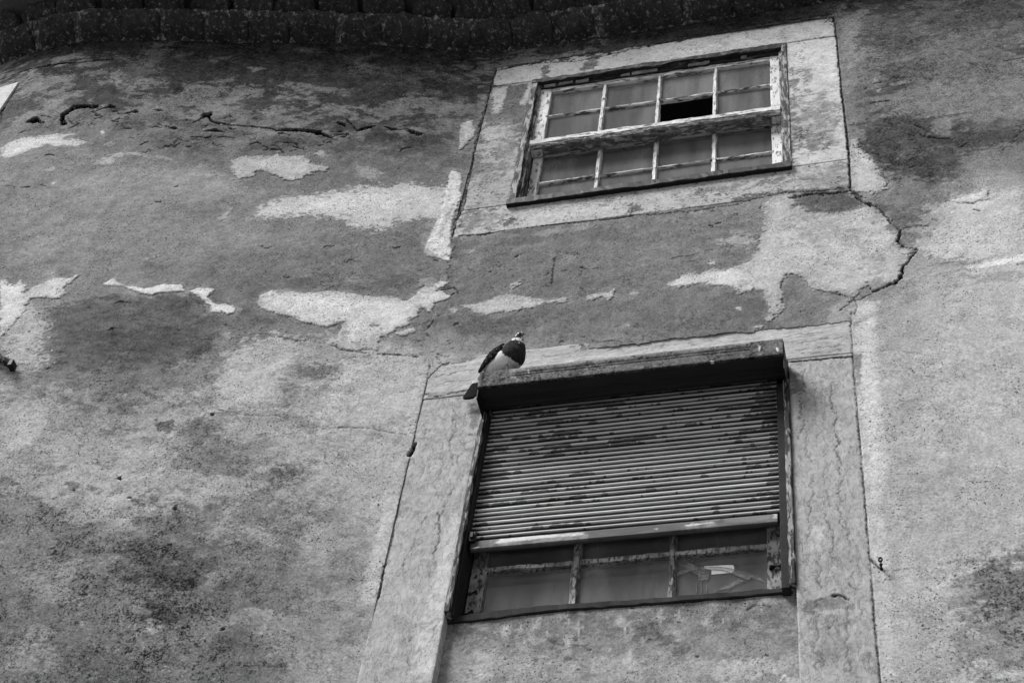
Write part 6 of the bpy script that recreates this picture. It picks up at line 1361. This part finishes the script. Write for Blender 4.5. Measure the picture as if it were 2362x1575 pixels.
def rail():
    F = Field(np.arange(-.037, 1.1205, .003), np.arange(6.262, 6.3145, .003), 74)
    F.tone += 14 * fbm(F.X * .25, F.Z, 60, 4, .6, 41); F.mott[:] = 0
    for a in [([54,6284,75,6295,67,6307,155,6303,219,6304,400,6297,401,6281,329,6279,275,6278,269,6282,189,6283,141,6280,113,6277,78,6275],185,3,3,1,1),
([780,6287,805,6289,833,6288,860,6292,885,6291,888,6282,844,6282,805,6277,782,6280],185,3,3,1,1),
([1100,6304,1122,6301,1124,6277,1097,6281,1106,6292],170,3,4,1,1),
([926,6307,1035,6309,1090,6306,1089,6274,1008,6273,926,6283],118,8,6,0.6,0),
([665,6283,675,6283,674,6277],185,3,3,1,0),
([-28,6268,-3,6274,0,6267,-24,6261],190,3,3,1,0)]: F.poly(*a)
    F.disp -= .010 * np.clip((F.Z - 6.300) / .012, 0, 1) ** 2
    F.disp += .0006 * F.nA
    return under(link("bottom_rail", F.mesh("bottom_rail", lambda X, Z: np.full(X.shape, .030), side=.052, stone=62), mat_attr("rail_timber", .12, 60, (.12, 1, 1), .7, .25, .4)), shut)
rail()
mb = MB(); mb.box(-.044, -.018, .014, .0298, 6.290, 6.342); mb.box(-.038, -.024, .006, .0138, 6.302, 6.332); mb.box(-.050, -.040, .016, .028, 6.336, 6.351)
part(mb, "stop_block", M_dark, shut, bevel=.003)
def hood():
    F = Field(np.arange(-.066, 1.1735, .003), np.arange(7.040, 7.141, .003), 92)
    F.mott[:] = 60; F.tone += 20 * F.nA + 14 * F.nC + 10 * fbm(F.X, F.Z, 5, 3, .6, 44)
    inb = ((F.X > .075) & (F.X < 1.045)).astype(float)                # pressed ribs between the flat end plates
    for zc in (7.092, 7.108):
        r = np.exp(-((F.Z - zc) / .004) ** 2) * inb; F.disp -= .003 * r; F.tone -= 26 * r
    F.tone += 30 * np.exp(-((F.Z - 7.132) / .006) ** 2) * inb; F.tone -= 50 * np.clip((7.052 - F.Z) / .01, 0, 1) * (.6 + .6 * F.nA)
    for a in [([1077,7111,1085,7106,1082,7076,1076,7081],215,2,3,1,0),
([1147,7094,1155,7076,1152,7059,1145,7077],220,2,3,1,0),
([57,7137,91,7134,101,7060,70,7062],138,5,8,0.7,0),
([137,7119,142,7118,149,7081,143,7082],190,2,4,0.9,0),
([16,7114,21,7113,21,7105,18,7106],30,2,1,1,0),
([-58,7134,-52,7133,-47,7086,-51,7087],60,3,4,0.8,0),
([-3,7127,1,7127,2,7113,-1,7114],190,2,3,0.8,0),
([1046,7113,1067,7118,1066,7040,1050,7043],70,4,8,0.7,0),
([885,7047,901,7046,899,7035,887,7038],210,2,2,1,0)]: F.poly(*a)
    F.disp += .0008 * F.nA
    # closed box section: front skin, top, and a moulded underside, run along x
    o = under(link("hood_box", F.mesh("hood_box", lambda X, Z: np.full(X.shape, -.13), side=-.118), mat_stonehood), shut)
    mb = MB()
    sec = [(-.119, 7.1385), (.16, 7.150), (.16, 7.03), (.085, 7.03), (.085, 7.125), (.004, 7.125), (-.004, 7.046), (-.022, 7.042), (-.030, 7.048), (-.062, 7.046), (-.068, 7.041), (-.119, 7.041)]
    mb.loft([[(x, y, z) for y, z in sec] for x in np.linspace(-.064, 1.1715, 12)])
    p = part(mb, "hood_soffit", M_soffit, shut)
    mb = MB()
    mb.box(-.0672, -.0642, -.119, .05, 6.985, 7.139); part(mb, "hood_cheek", M_dark, shut)
    mb = MB(); mb.box(1.1718, 1.1748, -.119, .05, 6.965, 7.139); part(mb, "hood_cheek", M_dark, shut)
mat_stonehood = mat_plaster("weathered_zinc", .30, .3)
M_soffit = mat_plain("soffit_timber", .14, .05, 30, (.2, 1, 1))
hood()
# guides: a worn front strip beside each jamb, the channel behind it
for x0, x1, c0, c1 in ((-.0785, -.0575, -.0573, -.049), (1.157, 1.1785, 1.128, 1.1568)):
    mb = MB()
    mb.bar((x0, 0, 5.905), (x0, 0, 7.03), rect(-.012, .19, 0, x1 - x0, .003), 70, .0014, 'z')
    g = part(mb, "guide_rail", M_guide, shut)
    mb = MB(); mb.bar((c0, 0, 5.906), (c0, 0, 7.03), rect(.008, .112, 0, c1 - c0, .002), 50, .0008, 'z')
    part(mb, "guide_channel", M_black, shut)
# ================================================================== EAVE AND ROOF
def tile_block(xc, w, y0, pro, zb, h, seed):
    """underside of one corbelled eave tile: a rounded stone-hard lump bedded in mortar"""
    r = random.Random(seed)
    nu, nv = 44, 30; V = []; Fc = []
    pw = pro * r.uniform(.84, 1.14); hh = h * r.uniform(.82, 1.16); ww = w * r.uniform(.88, 1.02)
    ph = [r.uniform(0, 6.28) for _ in range(6)]
    for j in range(nv + 1):
        v = j / nv
        for i in range(nu + 1):
            u = i / nu * 2 - 1
            # front profile: starts at the wall foot, swells out and up, rounded corners
            edge = (1 - abs(u) ** (5 - 2.4 * v)) ** .45
            a = v * math.pi * .5
            y = -pw * (math.sin(a) ** .75) * (.72 + .28 * edge) * (1 if v > 0 else 1)
            z = zb + hh * (1 - math.cos(a)) * (.80 + .20 * edge) + (1 - edge) * .012
            x = xc + u * ww * .5 * (1 - .07 * v * v)
            n = .006 * math.sin(u * 5 + v * 4 + ph[0]) + .004 * math.sin(u * 11 + ph[1] + v * 9) + .003 * math.sin(u * 23 + v * 17 + ph[2])
            V.append([x + .3 * n, y0 + y * (1 if abs(u) < .999 else .72) + n, z + n * .8])
    for j in range(nv):
        for i in range(nu):
            a = j * (nu + 1) + i; Fc.append((a, a + nu + 1, a + nu + 2, a + 1))
    A = np.array(V); o1 = seed * 3.17
    rgh = .020 * fbm(A[:, 0] + o1, A[:, 2] * 1.2 + A[:, 1], 11, 4, .62, 61) + .007 * fbm(A[:, 0] + o1, A[:, 2] + A[:, 1] * 1.3, 46, 3, .62, 62)
    A[:, 1] += rgh; A[:, 2] += .5 * rgh; V = [tuple(p) for p in A]
    # close the top back to the wall
    b = len(V)
    for i in range(nu + 1): p = V[nv * (nu + 1) + i]; V.append((p[0], y0 + .05, p[2] + .015))
    for i in range(nu): a = nv * (nu + 1) + i; Fc.append((a, b + i, b + i + 1, a + 1))
    for side in (0, nu):                                           # cheeks
        ring = [j * (nu + 1) + side for j in range(nv + 1)] + [b + side]
        Fc.append(tuple(ring if side else ring[::-1]))
    return V, Fc
eave_x = np.arange(-5.1, 3.3, .247)
mb = MB()                                                           # mortar bed: fills the joints between the lumps and the gap above
xsE = np.linspace(-6.2, 3.4, 420)
rng = random.Random(3)
rings = []
for x in xsE:
    y = float(plan(x)); j = lambda s: rng.uniform(-s, s)
    q = .5 + .5 * math.sin(x * 25.4)
    rings.append([(x, y + .06, 10.236), (x, y - .008 + j(.004), 10.244 + j(.004)), (x, y - .030 + j(.008), 10.266 + j(.006)), (x, y - .078 + j(.012), 10.302 + j(.008)), (x, y - .118 + j(.012), 10.345 + j(.01)), (x, y - .138 + j(.008), 10.374 + j(.008)), (x, y + .06, 10.38)])
mb.loft(rings); eave = part(mb, "eave", M_mortar); eave['label'] = "sooty corbelled tile eave"
for row, (pro, zb, h) in enumerate(((.150, 10.244, .115), (.235, 10.372, .10))):
    for i, x in enumerate(eave_x + (0.0 if row == 0 else .12)):
        mb = MB(); x = float(x + random.uniform(-.024, .024))
        sl = float(plan(x + .05) - plan(x - .05)) / .1
        V, Fc = tile_block(0, .247, 0, pro, zb, h, 100 * row + i)
        ca = 1 / math.sqrt(1 + sl * sl); sa = sl * ca; y0 = float(plan(x)) + .004
        mb.v = [(x + vx * ca - vy * sa, y0 + vx * sa + vy * ca, vz) for vx, vy, vz in V]; mb.f = Fc
        part(mb, "eave_tile", M_tile, eave, smooth=True)
mb = MB(); rings = []                                               # roof slope above, with pan and cover tiles
for x in np.linspace(-6.2, 3.4, 460):
    y = float(plan(x)); c = math.sin(x * 25.4) * .022
    rings.append([(x, y - .285, 10.48 + c), (x, y - .275, 10.53 + c), (x, y + 3.0, 11.95 + c), (x, y + 3.0, 11.85), (x, y + .2, 10.50)])
mb.loft(rings); part(mb, "roof", M_roof)
mb = MB(); n = 60; xsb = np.linspace(-9, 3.6, n)                     # rest of the building behind the front
f0 = [(float(x), float(plan(x)) + .30) for x in xsb]
mb.v += [(x, y, 0) for x, y in f0] + [(x, y, 10.4) for x, y in f0] + [(-9, 5.5, 0), (3.6, 5.5, 0), (3.6, 5.5, 10.4), (-9, 5.5, 10.4)]
k = 2 * n
mb.f += [(k, k + 1, k + 2, k + 3), (0, n, k + 3, k), (n - 1, k + 1, k + 2, 2 * n - 1)]
part(mb, "rear_wall", M_street)
# corner of a neighbouring window's stone surround, at the rounded end of the front
F = Field(np.arange(-3.45, -2.992, .006), np.arange(8.9, 9.858, .006), 178)
F.mott[:] = 25; F.tone += 14 * F.nC
o = under(link("stone_jamb", F.mesh("stone_jamb", lambda X, Z: plan(X) - .006, side=.4), M_stone_u)); o['label'] = "pale corner of a neighbouring window's stone surround at the far left"

# ================================================================== SMALL FITTINGS
def hook():
    r = empty("iron_hook", (1.4706,-0.0040,5.9433)); r['label'] = "small black iron eye bolt driven into the plaster right of the shuttered window"; r['category'] = "hook"
    mb = MB(); rings = []
    for i in range(7):
        a = i / 6; rr = (.004, .0065, .006, .0035, .0035, .006, .005)[i]
        rings.append([(rr * math.cos(k * 1.0472), .01 - .034 * a, .002 + rr * math.sin(k * 1.0472)) for k in range(6)])
    mb.loft(rings); mb.build("shank", M_dark, r, smooth=True)
    mb = MB()
    for k in range(14):
        pass
    N, K = 14, 6; base = len(mb.v)
    for i in range(N):
        a = 2 * math.pi * i / N
        for k in range(K):
            b = 2 * math.pi * k / K; R = .0075 + .0042 * math.cos(b)
            mb.v.append((R * math.cos(a) * .75, -.030 + .0042 * math.sin(b), .016 + R * math.sin(a) * 1.15))
    for i in range(N):
        for k in range(K): mb.f.append((i * K + k, ((i + 1) % N) * K + k, ((i + 1) % N) * K + (k + 1) % K, i * K + (k + 1) % K))
    mb.build("ring", M_dark, r, smooth=True)
hook()
def iron_bar():
    r = empty("iron_bar", (-2.0970,-0.3844,7.2169)); r['label'] = "rusty iron bar end sticking out of the plaster at the left edge of the picture"; r['category'] = "bar"
    A = Vector((-2.3343,-0.4285,7.3667)); B = Vector((-2.0970,-0.3844,7.2169)); d = (B - A)
    up = Vector((0, 0, 1)); nrm = Vector((-d.y, d.x, 0)).normalized()
    if nrm.y > 0: nrm = -nrm
    mb = MB(); rings = []
    for i in range(25):
        p = A + d * (i / 24); t = .014 * (1 if i < 23 else .8)
        j = [random.uniform(-.0015, .0015) for _ in range(5)]
        rings.append([tuple(p - nrm * .01 + up * (-t + j[0])), tuple(p + nrm * (.020 + j[1]) + up * (-t)), tuple(p + nrm * (.024 + j[2])), tuple(p + nrm * .018 + up * (t + j[3])), tuple(p - nrm * .01 + up * (t + j[4]))])
    mb.v = []; mb.loft(rings)
    mb.v = [tuple(Vector(v) - Vector(r.location)) for v in mb.v]
    mb.build("shaft", mat_peel("rusty_iron", .62, .13, .42, (1, 1, 1), .2, 60), r)
    mb = MB(); c = B - Vector(r.location)
    mb.box(c.x - .012, c.x + .010, c.y - .03, c.y + .01, c.z - .028, c.z + .012)
    mb.build("end_stop", M_dark, r, bevel=.004)
iron_bar()
# ================================================================== PIGEON
def pigeon():
    me = bpy.data.meshes.new("src"); bm = bmesh.new()
    def ball(c, r, axis=(1, 0, 0)):
        ax = Vector(axis).normalized(); q = ax.to_track_quat('X', 'Z')
        M = Matrix.Translation(c) @ q.to_matrix().to_4x4() @ Matrix.Diagonal((r[0], r[1], r[2], 1))
        bmesh.ops.create_icosphere(bm, subdivisions=3, radius=1, matrix=M)
    def chain(pts, n=10):
        for (a, ra), (b, rb) in zip(pts[:-1], pts[1:]):
            for i in range(n):
                t = i / n; c = Vector(a).lerp(Vector(b), t); r = ra + (rb - ra) * t; ball(c, (r, r, r))
    ax = Vector((.13, -.035, .085))
    ball((.012, -.078, 7.262), (.078, .054, .056), ax)
    ball((.046, -.090, 7.276), (.056, .054, .058), ax)
    ball((-.026, -.070, 7.243), (.066, .048, .047), ax)
    chain([((.052, -.092, 7.300), .050), ((.060, -.096, 7.338), .036), ((.066, -.098, 7.366), .025), ((.070, -.101, 7.386), .0205)], 8)
    ball((.071, -.103, 7.389), (.026, .021, .021), (.6, -.55, -.25))
    chain([((-.050, -.058, 7.218), .034), ((-.086, -.052, 7.196), .021)], 8)
    # tail feathers: a flat blade slanting down past the end of the box
    d = Vector((-.036, .012, -.100)).normalized(); w = Vector((.62, -.20, -.52)); w = (w - d * w.dot(d)).normalized(); n = d.cross(w)
    c0 = Vector((-.089, -.052, 7.210)); prev = None
    for i in range(9):
        t = i / 8; c = c0 + d * (.128 * t); hw = (.033 + .010 * t) * (1 if i < 8 else .72); th = .0065
        ring = [bm.verts.new(c + w * (hw * math.cos(k * math.pi / 4)) + n * (th * math.sin(k * math.pi / 4))) for k in range(8)]
        if prev:
            for k in range(8): bm.faces.new((prev[k], prev[(k + 1) % 8], ring[(k + 1) % 8], ring[k]))
        else: bm.faces.new(ring[::-1])
        prev = ring
    bm.faces.new(prev)
    bmesh.ops.recalc_face_normals(bm, faces=bm.faces)
    bm.to_mesh(me); bm.free()
    src = bpy.data.objects.new("src", me); COL.objects.link(src)
    m = src.modifiers.new("r", 'REMESH'); m.mode = 'VOXEL'; m.voxel_size = .0026
    m = src.modifiers.new("s", 'SMOOTH'); m.factor = .5; m.iterations = 6
    dg = bpy.context.evaluated_depsgraph_get(); dg.update()
    body = bpy.data.meshes.new_from_object(src.evaluated_get(dg)); body.name = "pigeon"
    bpy.data.objects.remove(src); bpy.data.meshes.remove(me)
    org = Vector((.02, -.085, 7.146))
    nv = len(body.vertices); co = np.zeros(nv * 3, np.float32); body.vertices.foreach_get("co", co); co = co.reshape(-1, 3).astype(float)
    x, y, z = co[:, 0], co[:, 1], co[:, 2]
    nz = fbm(x + z * .3, y + z, 60, 3, .6, 51); nf = fbm(x * 2 + y, z * 1.5, 140, 2, .6, 52)
    bib = .83 * x - .74 * (y + .10) + .56 * (z - 7.29) + .010 * nz + .006 * nf
    T = np.full(nv, 212.) + 18 * nf + 10 * nz
    dark = 50 + 22 * nz + 14 * nf
    k = np.clip((bib - .017) / .004 + .5, 0, 1); T = T * (1 - k) + dark * k                       # dark breast over a white belly
    fl = np.clip((fbm(x * 1.5, z, 42, 2, .6, 54) - .66) / .05, 0, 1) * (bib > .05) * (z < 7.34); T = T * (1 - fl) + 175 * fl   # white flecks in the breast
    back = np.clip((y + .072 + (z - 7.25) * .35) / .01, 0, 1) * (z > 7.2); T = T * (1 - back) + 48 * back
    hd = (z > 7.352); pat = fbm(x * 1.2 + y, z + y * .7, 50, 2, .6, 55)
    T = np.where(hd, np.where(pat > -.02, 205., 45.), T)
    ring = (z > 7.330) & (z < 7.356) & (y < -.095) & (fbm(x * 1.4, z, 70, 2, .6, 57) > -.12); T = np.where(ring, 190., T)
    td = (co - np.array([-.089, -.052, 7.210])) @ np.array(d)
    tail = np.clip((td - .035) / .006, 0, 1) * (x < -.06); T = T * (1 - tail) + 26 * tail
    base = (td > -.01) & (td < .035) & (x < -.06); T = np.where(base & (y < -.045), 150., T)
    co -= np.array(org); body.vertices.foreach_set("co", co.astype(np.float32).ravel())
    a = body.attributes.new("tone", 'FLOAT', 'POINT'); a.data.foreach_set("value", (T / 255).astype(np.float32))
    body.shade_smooth(); body.update()
    mf = mat_attr("feathers", .07, 150, (1, 1, 1), .9, .04, .8)
    o = link("pigeon", body, mf); o.location = org
    o['label'] = "dark and white pigeon perched on the left end of the shutter box"; o['category'] = "pigeon"
    def wing(side):
        S = Vector((.022, -.122, 7.318)); Tp = Vector((-.088, -.090, 7.190))
        if side > 0: S = Vector((.020, -.045, 7.335)); Tp = Vector((-.085, -.028, 7.19))
        ax = (Tp - S).normalized(); out = Vector((-.38, -.85, -.32)) if side < 0 else Vector((-.25, .8, .3)); out = (out - ax * out.dot(ax)).normalized(); up = ax.cross(out)
        if up.z < 0: up = -up
        N, K = 34, 24; V = []; TT = []; F = []
        for i in range(N + 1):
            t = i / N; c = S.lerp(Tp, t)
            h = .031 * (math.sin(min(1, t * 2.3 + .12) * math.pi * .5)) * (1 - .72 * max(0, t - .35) / .65) * (1 if i < N else .3) * (.35 if i == 0 else 1)
            th = .014 * (1 - .6 * t) * (.4 if i in (0, N) else 1)
            bow = out * (.012 * math.sin(t * math.pi))
            for k in range(K):
                a = 2 * math.pi * k / K; cu = math.cos(a); su = math.sin(a)
                fe = .0012 * math.sin(t * 46 + k) * (su > 0)
                p = c + bow + up * (h * cu + .004 * (1 - t)) + out * (th * su + fe) - out * (.10 * h * cu * cu)
                V.append(tuple(p - org))
                tone = 30 + 10 * math.sin(t * 40 + 3 * cu) * (abs(cu) < .8)
                if cu < -.93 and t > .3: tone = 150                     # pale lower edge
                if .18 < t < .72 and su > 0 and math.sin(t * 31 + cu * 5) > .86 and math.sin(cu * 9 + t * 7) > .1: tone = 95
                if t < .14 and cu < -.5: tone = 200
                TT.append(tone)
        for i in range(N):
            for k in range(K): F.append((i * K + k, i * K + (k + 1) % K, (i + 1) * K + (k + 1) % K, (i + 1) * K + k))
        F.append(tuple(range(K))[::-1]); F.append(tuple(N * K + k for k in range(K)))
        m = bpy.data.meshes.new("wing"); m.from_pydata(V, [], F)
        bm = bmesh.new(); bm.from_mesh(m); bmesh.ops.recalc_face_normals(bm, faces=bm.faces); bm.to_mesh(m); bm.free(); m.shade_smooth()
        a = m.attributes.new("tone", 'FLOAT', 'POINT'); a.data.foreach_set("value", (np.array(TT) / 255).astype(np.float32))
        link("wing", m, mf, o)
    wing(-1); wing(1)
    md = mat_plain("beak_horn", .12, .04, 90, rough=.5); me_ = mat_plain("eye_dark", .06, .01, 90, rough=.15, spec=.6); ml = mat_plain("pink_leg", .40, .1, 80)
    fw = Vector((.55, -.70, -.45)).normalized()
    def cone(name, a, b, r0, r1, mat):
        ax = (b - a).normalized(); u = ax.orthogonal().normalized(); w2 = ax.cross(u); mb = MB(); rings = []
        for i in range(6):
            t = i / 5; c = a.lerp(b, t) - org; r = r0 + (r1 - r0) * t ** 1.3
            rings.append([tuple(c + u * (r * math.cos(k * .7854)) + w2 * (r * math.sin(k * .7854))) for k in range(8)])
        mb.loft(rings); mb.build(name, mat, o, smooth=True)
    hc = Vector((.071, -.103, 7.389))
    cone("beak", hc + fw * .017, hc + fw * .038 + Vector((0, 0, -.004)), .0062, .0016, md)
    sd_ = fw.cross(Vector((0, 0, 1))).normalized()
    for s in (-1, 1):
        bm = bmesh.new(); bmesh.ops.create_icosphere(bm, subdivisions=2, radius=.0042, matrix=Matrix.Translation(hc + fw * .010 + sd_ * (s * .0165) + Vector((0, 0, .004)) - org))
        m = bpy.data.meshes.new("eye"); bm.to_mesh(m); bm.free(); m.shade_smooth(); link("eye", m, me_, o)
    for s in (-1, 1):
        mb = MB(); fx = Vector((.035 - s * .004, -.080 + s * .018, 7.1425))
        top = fx + Vector((-.006, 0, .075)); u = [(math.cos(k * 1.0472), math.sin(k * 1.0472)) for k in range(6)]
        mb.loft([[tuple(top.lerp(fx + Vector((0, 0, .004)), i / 4) + Vector((.0042 * a, .0042 * b, 0)) - org) for a, b in u] for i in range(5)])
        for ang in (-.5, 0, .5, math.pi):
            L = .026 if ang != math.pi else .014; q = Vector((math.cos(ang - .4), math.sin(ang - .4), 0)); e = Vector((-q.y, q.x, 0))
            mb.loft([[tuple(fx + q * (L * t) + e * (r * a) + Vector((0, 0, .0042 + r * b)) - org) for a, b in u] for t, r in ((0, .004), (.5, .0034), (1, .0018))])
        mb.build("leg", ml, o, smooth=True)
pigeon()
